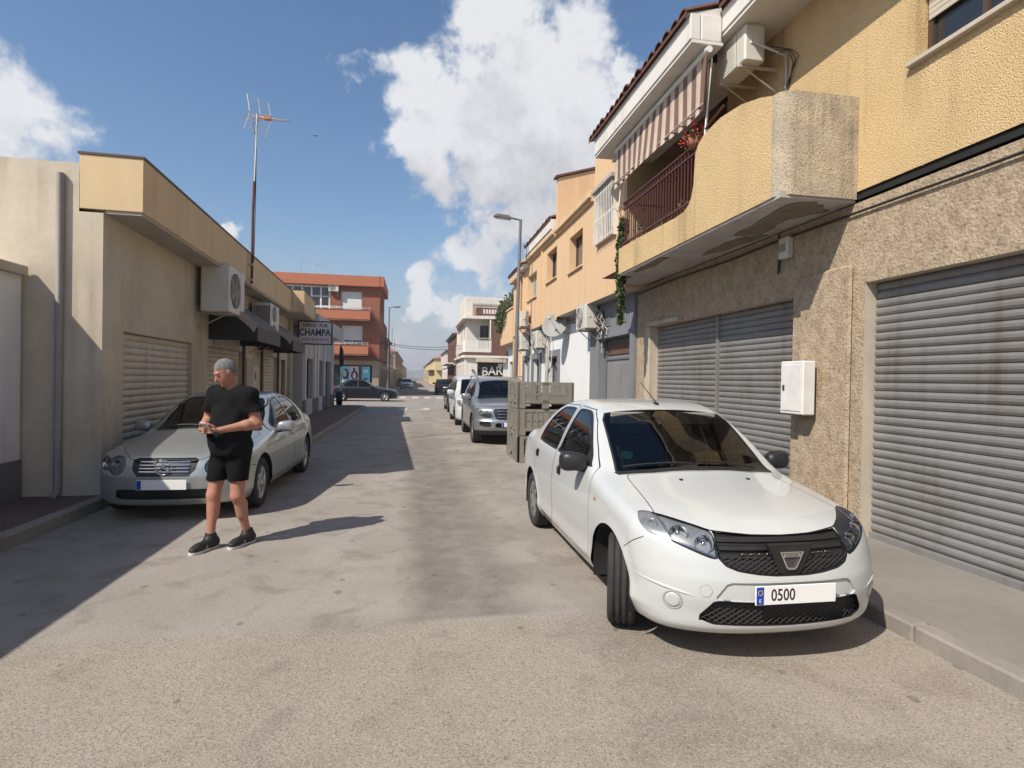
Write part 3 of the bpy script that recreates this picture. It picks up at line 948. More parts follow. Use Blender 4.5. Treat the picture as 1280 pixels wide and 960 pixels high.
    # side repeater badge
    for s in (-1, 1):
        x = .9
        for _ in range(40): x -= f(np.array([x]), np.array([1.14]), np.array([.80]))[0] * .7
        m = MB(); m.box(s * (x - .002), s * (x + .006), 1.12, 1.165, .785, .81, 0, None, .003)
        m.build('side_indicator', mat('amber', (.35, .20, .08), .3), root)
    # sun visor and mirror inside
    inner = [c for c in root.children if c.name.startswith('interior')][0]
    m = MB()
    m.box(-.11, .11, 1.72, 1.75, 1.31, 1.37, 0, None, .01)
    for s in (-1, 1): m.box(s * .12, s * .5, 1.80, 1.83, 1.31, 1.42, 1, Matrix.Translation((0, 0, 0)), .01)
    m.build('rear_mirror', [GM, mat('visor', (.22, .21, .19), .9)], inner)
    return root

def spec_sedan(kind):
    """silver / black saloon"""
    S = dict(L=4.55, W=1.75, H=1.43, wheels=(.83, 3.55), wheel_r=.315, tyre_w=.205, belt=.93, mid=2.7, ws=(1.6,))
    S['top'] = [(-.3, .50), (.0, .66), (.12, .735), (.3, .79), (.7, .86), (1.1, .92), (1.28, .955), (1.40, 1.0), (1.7, 1.17), (2.0, 1.325), (2.18, 1.39), (2.4, 1.422), (2.65, 1.43), (2.95, 1.415), (3.2, 1.375), (3.5, 1.26), (3.80, 1.10), (3.95, 1.045), (4.2, 1.03), (4.42, 1.01), (4.52, .95), (4.8, .7)]
    S['plan'] = [(-.2, .60), (.0, .71), (.15, .78), (.4, .83), (.8, .858), (1.3, .868), (2.4, .873), (3.4, .868), (3.9, .845), (4.3, .80), (4.55, .74), (4.8, .66)]
    S['sect'] = [(.0, -.13), (.19, -.06), (.27, -.018), (.34, .0), (.5, .002), (.62, .0), (.75, -.008), (.86, -.026), (.92, -.048), (.96, -.07), (1.1, -.135), (1.25, -.215), (1.36, -.29), (1.42, -.34), (1.55, -.44)]
    S['front'] = [(.0, .2), (.19, .07), (.27, .025), (.40, .0), (.52, .002), (.58, .02), (.68, .05), (.75, .10), (.85, .25), (1.1, .6)]
    S['rear'] = [(.0, 4.4), (.2, 4.47), (.38, 4.54), (.6, 4.55), (.8, 4.52), (1.0, 4.49), (1.2, 4.3)]
    S['camber'] = [(0, .10), (.5, .08), (1.2, .065), (2.2, .055), (3.6, .055), (4.5, .06)]
    S['fcurve'] = (.13, .27)
    S['bonnet'] = [(-.1, .09), (.30, .10), (.40, .16), (.56, .38), (.66, .6), (.69, 1.0), (.70, 1.25), (.66, 1.33), (.4, 1.275), (0, 1.25), (-.1, 1.25)]
    fd = [(1.46, .32), (1.50, .28), (2.48, .28), (2.54, .32), (2.56, .7), (2.56, .92), (2.50, 1.35), (2.3, 1.36), (2.15, 1.335), (1.9, 1.215), (1.6, 1.02), (1.48, .93), (1.44, .8)]
    rd = [(2.56, .32), (2.60, .28), (3.05, .28), (3.14, .36), (3.22, .55), (3.34, .70), (3.46, .80), (3.54, .93), (3.50, 1.05), (3.34, 1.20), (3.18, 1.30), (3.0, 1.355), (2.53, 1.365), (2.575, .92), (2.58, .7)]
    S['doors'] = [fd, rd]
    gf = smooth_poly([(1.62, .985), (1.80, 1.11), (2.06, 1.265), (2.2, 1.32), (2.36, 1.335), (2.46, 1.33), (2.485, 1.2), (2.51, .99), (2.49, .965), (2.1, .955), (1.66, .955)], 3)
    gr = smooth_poly([(2.61, .975), (2.58, 1.2), (2.57, 1.32), (2.62, 1.335), (2.95, 1.325), (3.10, 1.285), (3.25, 1.20), (3.38, 1.07), (3.41, .99), (3.36, .968), (3.0, .96), (2.65, .958)], 3)
    S['glass'] = [('wind', top([(0, 1.335), (.4, 1.365), (.6, 1.41), (.655, 1.46), (.63, 1.52), (.54, 2.03), (.50, 2.115), (.25, 2.10), (0, 2.09), (-.01, 1.335)], 0, .85)),
                  ('rear', top([(0, 3.28), (.42, 3.26), (.50, 3.28), (.58, 3.62), (.58, 3.76), (.4, 3.81), (0, 3.83), (-.01, 3.28)], 0, .95)),
                  ('side_a', side(gf, 0, .4)), ('side_b', side(gr, 0, .4))]
    S['black'] = [('cowl', top([(-.02, 1.285), (.40, 1.31), (.66, 1.38), (.68, 1.45), (.40, 1.37), (0, 1.345), (-.02, 1.34)], 0, .85))]
    S['seams'] = [[(.42, .60), (.5, .59), (.58, .56)]]
    if kind == 'silver':
        head = smooth_poly([(.42, .60), (.47, .545), (.55, .54), (.60, .575), (.64, .58), (.70, .585), (.76, .62), (.78, .68), (.74, .725), (.68, .72), (.63, .70), (.58, .735), (.48, .73), (.42, .67)], 3)
    else:
        head = smooth_poly([(.40, .60), (.60, .60), (.76, .65), (.79, .715), (.70, .725), (.5, .70), (.41, .67)], 3)
    gri = [(-.1, .53), (.27, .53), (.33, .60), (.345, .705), (.30, .725), (-.1, .725)]
    low = [(-.1, .27), (.46, .27), (.52, .29), (.50, .375), (.42, .385), (-.1, .385)]
    GM = MATS['black_plastic']
    S['cuts'] = [('light', front(head, 0, .75), 'light', .03, (0, 1, .05)),
                 ('grille', front(gri, 0, .4), 'recess', .02, (0, 1, 0), 'grille', GM, MATS['chrome']),
                 ('lower', front(low, 0, .4), 'recess', .03, (0, 1, 0), 'lower_grille', GM, GM),
                 ('tail', rearv(smooth_poly([(.46, .72), (.72, .70), (.80, .76), (.80, .92), (.6, .93), (.48, .90)], 3), 0, 3.9), 'tail')]
    S['cabin'] = (1.4, 3.5); S['seats'] = (2.25, 3.05)
    S['mirror'] = (.82, 1.66, .945)
    S['handles'] = [(2.36, .80), (3.26, .84)]
    S['rim'] = 5
    S['wipers'] = [(-.05, 1.36, -.58, 1.45), (.50, 1.39, .02, 1.385)]
    return S

def spec_suv():
    S = dict(L=4.78, W=1.91, H=1.78, wheels=(.86, 3.775), wheel_r=.372, tyre_w=.255, belt=1.13, mid=2.7, ws=(1.6,), zb=.27, arch=.05)
    S['top'] = [(-.3, .70), (.0, .90), (.1, .98), (.3, 1.04), (.7, 1.095), (1.1, 1.135), (1.25, 1.16), (1.36, 1.21), (1.65, 1.42), (1.92, 1.60), (2.08, 1.68), (2.35, 1.73), (2.8, 1.755), (3.4, 1.74), (4.0, 1.69), (4.3, 1.65), (4.5, 1.58), (4.9, 1.2)]
    S['plan'] = [(-.2, .70), (.0, .80), (.15, .865), (.4, .91), (.8, .93), (1.3, .94), (2.4, .945), (3.6, .94), (4.3, .91), (4.6, .87), (4.78, .82), (5, .75)]
    S['sect'] = [(.0, -.16), (.27, -.07), (.34, -.02), (.42, .0), (.6, .004), (.8, .002), (.95, -.01), (1.07, -.03), (1.13, -.055), (1.18, -.075), (1.35, -.135), (1.5, -.2), (1.63, -.265), (1.72, -.34), (1.9, -.5)]
    S['front'] = [(.0, .25), (.27, .12), (.36, .05), (.48, .0), (.60, .002), (.66, .03), (.8, .045), (.93, .08), (1.02, .16), (1.2, .5)]
    S['rear'] = [(.0, 4.6), (.3, 4.66), (.5, 4.77), (.75, 4.78), (.9, 4.74), (1.1, 4.70), (1.4, 4.55), (1.7, 4.38), (1.9, 4.2)]
    S['camber'] = [(0, .09), (.6, .07), (1.2, .06), (2.2, .05), (4.8, .05)]
    S['fcurve'] = (.12, .24); S['rwrap'] = .0
    S['bonnet'] = [(-.1, -.1), (.42, -.1), (.52, .22), (.68, .42), (.74, .7), (.755, 1.1), (.75, 1.22), (.70, 1.28), (.4, 1.22), (0, 1.20), (-.1, 1.20)]
    fd = [(1.42, .46), (1.48, .40), (2.42, .40), (2.50, .46), (2.52, 1.1), (2.46, 1.655), (2.2, 1.645), (2.0, 1.58), (1.7, 1.37), (1.46, 1.15), (1.40, 1.0)]
    rd = [(2.52, .46), (2.58, .40), (3.18, .40), (3.28, .5), (3.36, .7), (3.5, .86), (3.6, 1.0), (3.62, 1.12), (3.55, 1.3), (3.46, 1.62), (3.3, 1.655), (2.49, 1.66), (2.54, 1.1)]
    S['doors'] = [fd, rd]
    gf = [(1.62, 1.20), (1.74, 1.32), (2.05, 1.545), (2.2, 1.60), (2.42, 1.605), (2.465, 1.17), (1.64, 1.165)]
    gr = [(2.57, 1.18), (2.53, 1.605), (3.36, 1.60), (3.46, 1.35), (3.52, 1.18)]
    gq = [(3.70, 1.20), (3.62, 1.35), (3.55, 1.59), (4.1, 1.55), (4.28, 1.40), (4.36, 1.22)]
    S['glass'] = [('wind', top([(0, 1.31), (.4, 1.335), (.64, 1.385), (.71, 1.43), (.69, 1.49), (.60, 1.93), (.56, 2.0), (.3, 1.985), (0, 1.98), (-.01, 1.31)], 0, 1.05)),
                  ('rear', rearv([(-.01, 1.18), (.62, 1.18), (.65, 1.25), (.56, 1.58), (-.01, 1.60)], 0, 4.2)),
                  ('side_a', side(gf, .006, .4)), ('side_b', side(gr, .006, .4)), ('side_c', side(gq, .006, .4))]
    S['black'] = [('cowl', top([(-.02, 1.235), (.42, 1.255), (.70, 1.32), (.735, 1.42), (.42, 1.345), (0, 1.32), (-.02, 1.31)], 0, 1.05))]
    head = smooth_poly([(.50, .735), (.56, .70), (.70, .72), (.84, .77), (.875, .86), (.84, .925), (.72, .93), (.58, .92), (.52, .86)], 3)
    gri = [(-.1, .655), (.36, .655), (.42, .70), (.47, .88), (.44, .92), (-.1, .93)]
    low = [(-.1, .46), (.36, .46), (.42, .48), (.42, .555), (.36, .575), (-.1, .575)]
    fog = smooth_poly([(.54, .48), (.72, .48), (.80, .53), (.78, .595), (.66, .60), (.54, .585)], 3)
    GM = MATS['black_plastic']
    S['cuts'] = [('light', front(head, 0, .8), 'light', .03, (0, 1, .05)),
                 ('grille', front(gri, 0, .4), 'recess', .035, (0, 1, 0), 'grille', GM, MATS['chrome']),
                 ('lower', front(low, 0, .4), 'recess', .05, (0, 1, 0), 'lower_grille', GM, GM),
                 ('fog', front(fog, 0, .5), 'recess', .04, (0, 1, 0), 'bumper_inlet', GM, GM)]
    S['cabin'] = (1.4, 4.2); S['seats'] = (2.3, 3.2)
    S['mirror'] = (.88, 1.62, 1.16); S['mirror_scale'] = 1.15
    S['handles'] = [(2.34, .97), (3.36, 1.0)]; S['rim'] = 5
    S['wipers'] = [(-.05, 1.33, -.62, 1.41), (.55, 1.36, .02, 1.355)]
    S['lower'] = lambda V: .38 + 0 * V[:, 0]
    return S

def spec_van(h=1.90, L=4.45, W=1.83):
    """small tall van"""
    S = dict(L=L, W=W, H=h, wheels=(.86, 3.60), wheel_r=.32, tyre_w=.20, belt=1.10, mid=2.6, ws=(1.3,), zb=.22)
    S['top'] = [(-.3, .66), (.0, .84), (.12, .93), (.3, 1.0), (.7, 1.09), (.95, 1.14), (1.05, 1.19), (1.3, 1.40), (1.6, 1.64), (1.78, h - .12), (2.0, h - .05), (2.4, h - .01), (3.0, h), (3.8, h - .02), (4.2, h - .05), (4.7, h - .2)]
    S['plan'] = [(-.2, .68), (.0, .78), (.15, .84), (.4, .875), (.8, .895), (1.3, .905), (2.4, .91), (3.8, .905), (4.2, .885), (4.45, .85), (4.7, .8)]
    S['sect'] = [(.0, -.14), (.22, -.06), (.3, -.015), (.4, .0), (.7, .004), (.9, -.004), (1.05, -.02), (1.12, -.04), (1.3, -.075), (1.5, -.115), (1.7, -.165), (1.85, -.24), (2.0, -.34)]
    S['front'] = [(.0, .2), (.22, .08), (.32, .02), (.45, .0), (.58, .004), (.65, .03), (.8, .06), (.95, .14), (1.1, .35), (1.3, .7)]
    S['rear'] = [(.0, L - .1), (.3, L - .04), (.5, L), (.8, L), (1.1, L - .03), (1.5, L - .09), (1.85, L - .18), (2.1, L - .3)]
    S['camber'] = [(0, .09), (1.0, .06), (2.2, .05), (5, .05)]
    S['fcurve'] = (.12, .25); S['rwrap'] = 0
    S['bonnet'] = [(-.1, .0), (.4, .05), (.62, .34), (.68, .7), (.69, .95), (.4, .90), (0, .88), (-.1, .88)]
    fd = [(1.20, .36), (1.26, .30), (2.22, .30), (2.3, .36), (2.32, 1.1), (2.28, h - .16), (1.9, h - .17), (1.6, 1.58), (1.3, 1.30), (1.18, 1.08)]
    rd = [(2.34, .36), (2.4, .30), (2.98, .30), (3.1, .42), (3.2, .62), (3.26, 1.1), (3.24, h - .17), (2.31, h - .16), (2.34, 1.1)]
    S['doors'] = [fd, rd]
    gf = [(1.36, 1.16), (1.44, 1.30), (1.72, 1.58), (1.92, h - .25), (2.22, h - .25), (2.26, 1.12), (1.38, 1.11)]
    gr = [(2.40, 1.13), (2.37, h - .25), (3.16, h - .25), (3.18, 1.13)]
    gq = [(3.34, 1.15), (3.33, h - .26), (4.08, h - .29), (4.16, 1.17)]
    S['glass'] = [('wind', top([(0, 1.0), (.4, 1.02), (.6, 1.07), (.67, 1.12), (.65, 1.2), (.585, 1.64), (.54, 1.71), (.3, 1.69), (0, 1.68), (-.01, 1.0)], 0, 1.0)),
                  ('rear', rearv([(-.01, 1.12), (.62, 1.12), (.66, 1.2), (.60, h - .25), (-.01, h - .23)], 0, L - .4)),
                  ('side_a', side(gf, .008, .4)), ('side_b', side(gr, .008, .4)), ('side_c', side(gq, .008, .4))]
    S['black'] = [('cowl', top([(-.02, .93), (.42, .95), (.68, 1.03), (.70, 1.11), (.42, 1.03), (0, 1.01), (-.02, 1.0)], 0, .95))]
    head = smooth_poly([(.50, .70), (.58, .66), (.74, .70), (.83, .80), (.84, .90), (.76, .91), (.62, .86), (.53, .80)], 3)
    gri = [(-.1, .62), (.40, .62), (.45, .68), (.46, .76), (.40, .78), (-.1, .79)]
    low = [(-.1, .30), (.56, .30), (.62, .34), (.56, .46), (-.1, .47)]
    tl = [(.68, .80), (.84, .80), (.86, 1.0), (.83, 1.30), (.74, 1.30), (.70, 1.1)]
    GM = MATS['black_plastic']
    S['cuts'] = [('light', front(head, 0, .8), 'light', .03, (0, 1, .05)),
                 ('grille', front(gri, 0, .4), 'recess', .03, (0, 1, 0), 'grille', GM, GM),
                 ('lower', front(low, 0, .4), 'recess', .04, (0, 1, 0), 'lower_grille', GM, GM),
                 ('tail', rearv(tl, 0, L - .4), 'tail')]
    S['cabin'] = (1.15, 4.1); S['seats'] = (2.1, 2.95)
    S['mirror'] = (.86, 1.36, 1.14); S['mirror_scale'] = 1.2
    S['handles'] = [(2.14, .93), (2.46, .95)]; S['rim'] = 7
    return S
# ------------------------------------------------------------------ camera, light, sky
F_PX = 711.0; CAM_H = 1.70
YAW, PITCH, ROLL = math.radians(9.825), math.radians(-.552), math.radians(1.0)
def cam_axes():
    f = Vector((math.sin(YAW) * math.cos(PITCH), math.cos(YAW) * math.cos(PITCH), math.sin(PITCH)))
    r0 = Vector((math.cos(YAW), -math.sin(YAW), 0)); u0 = r0.cross(f)
    return math.cos(ROLL) * r0 + math.sin(ROLL) * u0, -math.sin(ROLL) * r0 + math.cos(ROLL) * u0, f
RR, UU, FF = cam_axes()
cd = bpy.data.cameras.new('camera'); cam = bpy.data.objects.new('camera', cd); COL.objects.link(cam)
Mc = Matrix.Identity(4)
for i in range(3):
    Mc[i][0] = RR[i]; Mc[i][1] = UU[i]; Mc[i][2] = -FF[i]
Mc[2][3] = CAM_H
cam.matrix_world = Mc
cd.sensor_width = 36; cd.lens = F_PX / 1280 * 36; cd.clip_end = 5000; cd.clip_start = .05
scene.camera = cam

SUN = Vector((1.42, 1.05, -1.82)).normalized()
ld = bpy.data.lights.new('sun', 'SUN'); ld.energy = 4.2; ld.angle = math.radians(.5); ld.color = (1, .94, .84)
lo = bpy.data.objects.new('sun', ld); COL.objects.link(lo)
lo.rotation_euler = SUN.to_track_quat('-Z', 'Y').to_euler(); lo.location = (0, 0, 50)

w = bpy.data.worlds.new('World'); scene.world = w; w.use_nodes = True
def build_world():
    nt = w.node_tree; N, L = nt.nodes, nt.links; N.clear()
    out = N.new('ShaderNodeOutputWorld')
    sk = N.new('ShaderNodeTexSky'); sk.sky_type = 'NISHITA'; sk.sun_disc = False
    sk.sun_elevation = math.asin(-SUN.z); sk.sun_rotation = math.atan2(-SUN.x, -SUN.y)
    sk.altitude = 0; sk.air_density = 1.1; sk.dust_density = 1.0; sk.ozone_density = 2.0
    bg = N.new('ShaderNodeBackground'); bg.inputs[1].default_value = .098
    # a little greyer, as under Mediterranean dust
    hs = N.new('ShaderNodeHueSaturation'); hs.inputs['Saturation'].default_value = 1.18
    L.new(sk.outputs[0], hs.inputs['Color'])
    L.new(hs.outputs[0], bg.inputs[0])
    g = bpy.data.node_groups.new('cloud_density', 'ShaderNodeTree')
    g.interface.new_socket('Dir', in_out='INPUT', socket_type='NodeSocketVector')
    g.interface.new_socket('Density', in_out='OUTPUT', socket_type='NodeSocketFloat')
    n, l = g.nodes, g.links
    gi = n.new('NodeGroupInput'); go = n.new('NodeGroupOutput')
    def mth(op, a, b=None, c=None, clamp=False):
        x = n.new('ShaderNodeMath'); x.operation = op; x.use_clamp = clamp
        for i, v in enumerate((a, b, c)):
            if v is None: continue
            if isinstance(v, (int, float)): x.inputs[i].default_value = v
            else: l.new(v, x.inputs[i])
        return x.outputs[0]
    def nz(scale, det, off=0, dist=0):
        mp = n.new('ShaderNodeMapping'); mp.inputs['Location'].default_value = (off, off * .7, -off); l.new(gi.outputs[0], mp.inputs[0])
        t = n.new('ShaderNodeTexNoise'); t.inputs['Scale'].default_value = scale; t.inputs['Detail'].default_value = det
        t.inputs['Roughness'].default_value = .56; t.inputs['Distortion'].default_value = dist
        l.new(mp.outputs[0], t.inputs['Vector']); return t.outputs['Fac']
    # cumulus clumps by direction (pixel of the clump's middle in the 1280x960 frame, radius in pixels)
    BL = [(640, 25, 80), (600, 60, 75), (690, 70, 85), (530, 105, 72), (575, 165, 105), (650, 150, 120), (725, 150, 100), (795, 95, 58), (785, 150, 70), (560, 212, 58), (635, 215, 86), (712, 205, 72), (530, 180, 62),
          (465, 86, 34, .6), (505, 92, 30), (622, 318, 66), (585, 330, 58), (664, 304, 58), (695, 325, 52), (560, 350, 40), (553, 380, 34), (545, 350, 22, .7), (600, 395, 80, .42), (520, 430, 70, .36), (295, 297, 30), (455, 395, 30), (60, 330, 110), (-40, 120, 120), (1180, -60, 150)]
    wn = n.new('ShaderNodeTexNoise'); wn.inputs['Scale'].default_value = 6.5; wn.inputs['Detail'].default_value = 5; wn.inputs['Roughness'].default_value = .6; l.new(gi.outputs[0], wn.inputs['Vector'])
    ws = n.new('ShaderNodeVectorMath'); ws.operation = 'MULTIPLY_ADD'; l.new(wn.outputs['Color'], ws.inputs[0]); ws.inputs[1].default_value = (.30, .30, .30); ws.inputs[2].default_value = (-.15, -.15, -.15)
    wa = n.new('ShaderNodeVectorMath'); wa.operation = 'ADD'; l.new(gi.outputs[0], wa.inputs[0]); l.new(ws.outputs[0], wa.inputs[1]); warped = wa.outputs[0]
    cur = None
    for x, y, r, *wt in BL:
        d = (FF + RR * ((x - 640) / F_PX) - UU * ((y - 480) / F_PX)); k = F_PX / (F_PX * d.length)
        ang = r / F_PX * k
        d.normalize()
        v = n.new('ShaderNodeVectorMath'); v.operation = 'DISTANCE'; l.new(warped, v.inputs[0]); v.inputs[1].default_value = d
        m = n.new('ShaderNodeMapRange'); m.interpolation_type = 'SMOOTHSTEP'
        m.inputs['From Min'].default_value = ang * 1.30; m.inputs['From Max'].default_value = ang * .15
        l.new(v.outputs['Value'], m.inputs['Value'])
        mo = mth('MULTIPLY', m.outputs[0], wt[0]) if wt else m.outputs[0]
        cur = mo if cur is None else mth('MAXIMUM', cur, mo)
    n1 = mth('SUBTRACT', nz(7, 9, 1.3, .3), .5); n2 = mth('SUBTRACT', nz(22, 6, 4.1), .5)
    n3 = mth('SUBTRACT', nz(55, 6, 2.2), .5)
    s = mth('ADD', mth('ADD', mth('MULTIPLY', n1, 1.2), mth('MULTIPLY', n2, 1.1)), mth('MULTIPLY', n3, .6))
    # noise only breaks the edges of the clumps
    dn = mth('ADD', cur, mth('MULTIPLY', s, mth('ADD', mth('MULTIPLY', mth('POWER', cur, .5), .9), .04)))
    l.new(dn, go.inputs[0])
    def grp(vec):
        x = N.new('ShaderNodeGroup'); x.node_tree = g; L.new(vec, x.inputs[0]); return x.outputs[0]
    tc = N.new('ShaderNodeTexCoord'); dirv = tc.outputs['Generated']
    def M(op, a, b=None, clamp=False):
        x = N.new('ShaderNodeMath'); x.operation = op; x.use_clamp = clamp
        for i, v in enumerate((a, b)):
            if v is None: continue
            if isinstance(v, (int, float)): x.inputs[i].default_value = v
            else: L.new(v, x.inputs[i])
        return x.outputs[0]
    def rng(v, a, b, smooth=True):
        m = N.new('ShaderNodeMapRange'); m.interpolation_type = 'SMOOTHSTEP' if smooth else 'LINEAR'
        m.inputs['From Min'].default_value = a; m.inputs['From Max'].default_value = b; L.new(v, m.inputs['Value']); return m.outputs[0]
    d0 = grp(dirv)
    def shift(v):
        ad = N.new('ShaderNodeVectorMath'); ad.operation = 'ADD'; L.new(dirv, ad.inputs[0]); ad.inputs[1].default_value = v
        nr = N.new('ShaderNodeVectorMath'); nr.operation = 'NORMALIZE'; L.new(ad.outputs[0], nr.inputs[0]); return nr.outputs[0]
    d1 = grp(shift(tuple(-SUN * .05 + Vector((0, 0, .03)))))
    d2 = grp(shift((0, 0, .16)))
    mask = rng(d0, .18, .78)
    lit = M('SUBTRACT', d0, d1)
    sh = M('MULTIPLY', M('ADD', M('MULTIPLY', rng(d2, .4, 1.3), .62), M('MULTIPLY', rng(lit, .2, -.4), .38)), 1.0)
    cm = N.new('ShaderNodeMix'); cm.data_type = 'RGBA'; L.new(sh, cm.inputs[0])
    cm.inputs[6].default_value = (.67, .675, .69, 1); cm.inputs[7].default_value = (.47, .46, .48, 1)
    cb = N.new('ShaderNodeBackground'); L.new(cm.outputs[2], cb.inputs[0]); cb.inputs[1].default_value = .95
    # thin dust veil low down
    sp = N.new('ShaderNodeSeparateXYZ'); L.new(dirv, sp.inputs[0])
    veil = M('MULTIPLY', rng(sp.outputs[2], .26, -.02), .82)
    vb = N.new('ShaderNodeBackground'); vb.inputs[0].default_value = (.30, .305, .375, 1); vb.inputs[1].default_value = 1.0
    m1 = N.new('ShaderNodeMixShader'); L.new(veil, m1.inputs[0]); L.new(bg.outputs[0], m1.inputs[1]); L.new(vb.outputs[0], m1.inputs[2])
    m2 = N.new('ShaderNodeMixShader'); L.new(M('MULTIPLY', mask, .94), m2.inputs[0]); L.new(m1.outputs[0], m2.inputs[1]); L.new(cb.outputs[0], m2.inputs[2])
    L.new(m2.outputs[0], out.inputs[0])
build_world()
scene.view_settings.view_transform = 'Standard'
scene.view_settings.look = 'None'
scene.view_settings.gamma = 1.0
scene.view_settings.exposure = 0.45
scene.cycles.max_bounces = 8; scene.cycles.transparent_max_bounces = 16
scene.cycles.use_denoising = True

# ------------------------------------------------------------------ materials of the place
car_mats()
def mat_road():
    m = bpy.data.materials.new('road_concrete'); MATS['road'] = m
    nt, N, L = nodes(m); N.clear()
    out = N.new('ShaderNodeOutputMaterial'); bs = N.new('ShaderNodeBsdfPrincipled'); L.new(bs.outputs[0], out.inputs[0])
    bs.inputs['Roughness'].default_value = .92; bs.inputs['Specular IOR Level'].default_value = .3
    co = N.new('ShaderNodeTexCoord').outputs['Object']
    sp = N.new('ShaderNodeSeparateXYZ'); L.new(co, sp.inputs[0]); X, Y = sp.outputs[0], sp.outputs[1]
    def nz(sc, det=4, dist=0., vec=None, r=.55):
        t = N.new('ShaderNodeTexNoise'); t.inputs['Scale'].default_value = sc; t.inputs['Detail'].default_value = det; t.inputs['Distortion'].default_value = dist; t.inputs['Roughness'].default_value = r
        L.new(vec or co, t.inputs['Vector']); return t.outputs['Fac']
    def M(op, a, b=None):
        x = N.new('ShaderNodeMath'); x.operation = op
        for i, v in enumerate((a, b)):
            if v is None: continue
            if isinstance(v, (int, float)): x.inputs[i].default_value = v
            else: L.new(v, x.inputs[i])
        return x.outputs[0]
    def rg(v, a, b, smooth=True):
        r = N.new('ShaderNodeMapRange'); r.interpolation_type = 'SMOOTHSTEP' if smooth else 'LINEAR'
        r.inputs['From Min'].default_value = a; r.inputs['From Max'].default_value = b; L.new(v, r.inputs['Value']); return r.outputs[0]
    def mix(f, a, b):
        x = N.new('ShaderNodeMix'); x.data_type = 'RGBA'
        if isinstance(f, float): x.inputs[0].default_value = f
        else: L.new(f, x.inputs[0])
        for i, c in ((6, a), (7, b)):
            if isinstance(c, tuple): x.inputs[i].default_value = rgba(c)
            else: L.new(c, x.inputs[i])
        return x.outputs[2]
    c = mix(rg(nz(.55, 6, .6), .35, .65), (.335, .298, .260), (.285, .254, .221))
    c = mix(M('MULTIPLY', rg(nz(2.4, 6, .8), .48, .70), .55), c, (.165, .138, .112))
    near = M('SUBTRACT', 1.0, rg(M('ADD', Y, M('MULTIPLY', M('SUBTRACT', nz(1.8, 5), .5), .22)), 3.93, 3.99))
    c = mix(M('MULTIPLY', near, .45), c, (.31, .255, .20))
    # dark tyre-worn strip
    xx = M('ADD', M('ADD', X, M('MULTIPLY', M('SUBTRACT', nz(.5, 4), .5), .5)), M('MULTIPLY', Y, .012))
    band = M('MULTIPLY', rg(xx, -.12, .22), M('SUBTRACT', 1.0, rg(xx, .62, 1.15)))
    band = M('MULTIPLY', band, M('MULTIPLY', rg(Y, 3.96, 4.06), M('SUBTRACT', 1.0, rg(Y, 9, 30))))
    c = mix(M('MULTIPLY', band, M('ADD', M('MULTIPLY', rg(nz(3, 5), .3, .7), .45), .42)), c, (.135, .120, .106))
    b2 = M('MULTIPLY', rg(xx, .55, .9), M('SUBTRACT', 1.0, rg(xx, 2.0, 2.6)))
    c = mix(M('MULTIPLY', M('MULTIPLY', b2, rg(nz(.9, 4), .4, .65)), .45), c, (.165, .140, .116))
    # aggregate
    v = N.new('ShaderNodeTexVoronoi'); v.inputs['Scale'].default_value = 135; L.new(co, v.inputs['Vector'])
    sc = N.new('ShaderNodeSeparateColor'); L.new(v.outputs['Color'], sc.inputs[0])
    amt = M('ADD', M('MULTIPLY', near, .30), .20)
    c = mix(M('MULTIPLY', rg(sc.outputs[0], .68, .95, False), amt), c, (.47, .41, .34))
    c = mix(M('MULTIPLY', rg(sc.outputs[1], .70, .98, False), M('ADD', amt, .12)), c, (.10, .088, .075))
    c = mix(M('MULTIPLY', rg(nz(70, 3), .50, .72), .34), c, (.14, .12, .10))
    # gum and oil spots
    v2 = N.new('ShaderNodeTexVoronoi'); v2.voronoi_dimensions = '2D'; v2.inputs['Scale'].default_value = 2.1; v2.inputs['Randomness'].default_value = 1
    mp = N.new('ShaderNodeMapping'); mp.inputs['Scale'].default_value = (1, .8, 1); L.new(co, mp.inputs[0]); L.new(mp.outputs[0], v2.inputs['Vector'])
    s2 = N.new('ShaderNodeSeparateColor'); L.new(v2.outputs['Color'], s2.inputs[0])
    rad = M('ADD', M('MULTIPLY', M('POWER', s2.outputs[2], 2.5), .05), .022)
    spot = M('LESS_THAN', M('ADD', v2.outputs['Distance'], M('MULTIPLY', M('SUBTRACT', nz(14, 3), .5), .07)), rad)
    c = mix(M('MULTIPLY', M('MULTIPLY', spot, M('GREATER_THAN', s2.outputs[0], .42)), .45), c, (.085, .073, .062))
    c = mix(M('MULTIPLY', rg(nz(1.1, 3, 1.5), .62, .76), .22), c, (.10, .086, .072))
    # cracks
    wv = N.new('ShaderNodeVectorMath'); wv.operation = 'ADD'; L.new(co, wv.inputs[0])
    wn = N.new('ShaderNodeTexNoise'); wn.inputs['Scale'].default_value = 1.2; wn.inputs['Detail'].default_value = 6; L.new(co, wn.inputs['Vector']); L.new(wn.outputs['Color'], wv.inputs[1])
    v3 = N.new('ShaderNodeTexVoronoi'); v3.voronoi_dimensions = '2D'; v3.feature = 'DISTANCE_TO_EDGE'; v3.inputs['Scale'].default_value = .24; L.new(wv.outputs[0], v3.inputs['Vector'])
    cr = M('MULTIPLY', M('SUBTRACT', 1.0, rg(v3.outputs['Distance'], .001, .0045)), rg(nz(.35, 2), .50, .62))
    c = mix(M('MULTIPLY', M('MULTIPLY', cr, rg(Y, 4.5, 6)), .5), c, (.055, .048, .04))
    jw = M('ADD', Y, M('MULTIPLY', M('SUBTRACT', nz(.8, 4), .5), .30))
    j = M('SUBTRACT', 1.0, rg(M('ABSOLUTE', M('SUBTRACT', jw, 17.1)), .02, .06))
    c = mix(M('MULTIPLY', j, .5), c, (.08, .07, .06))
    L.new(c, bs.inputs['Base Color'])
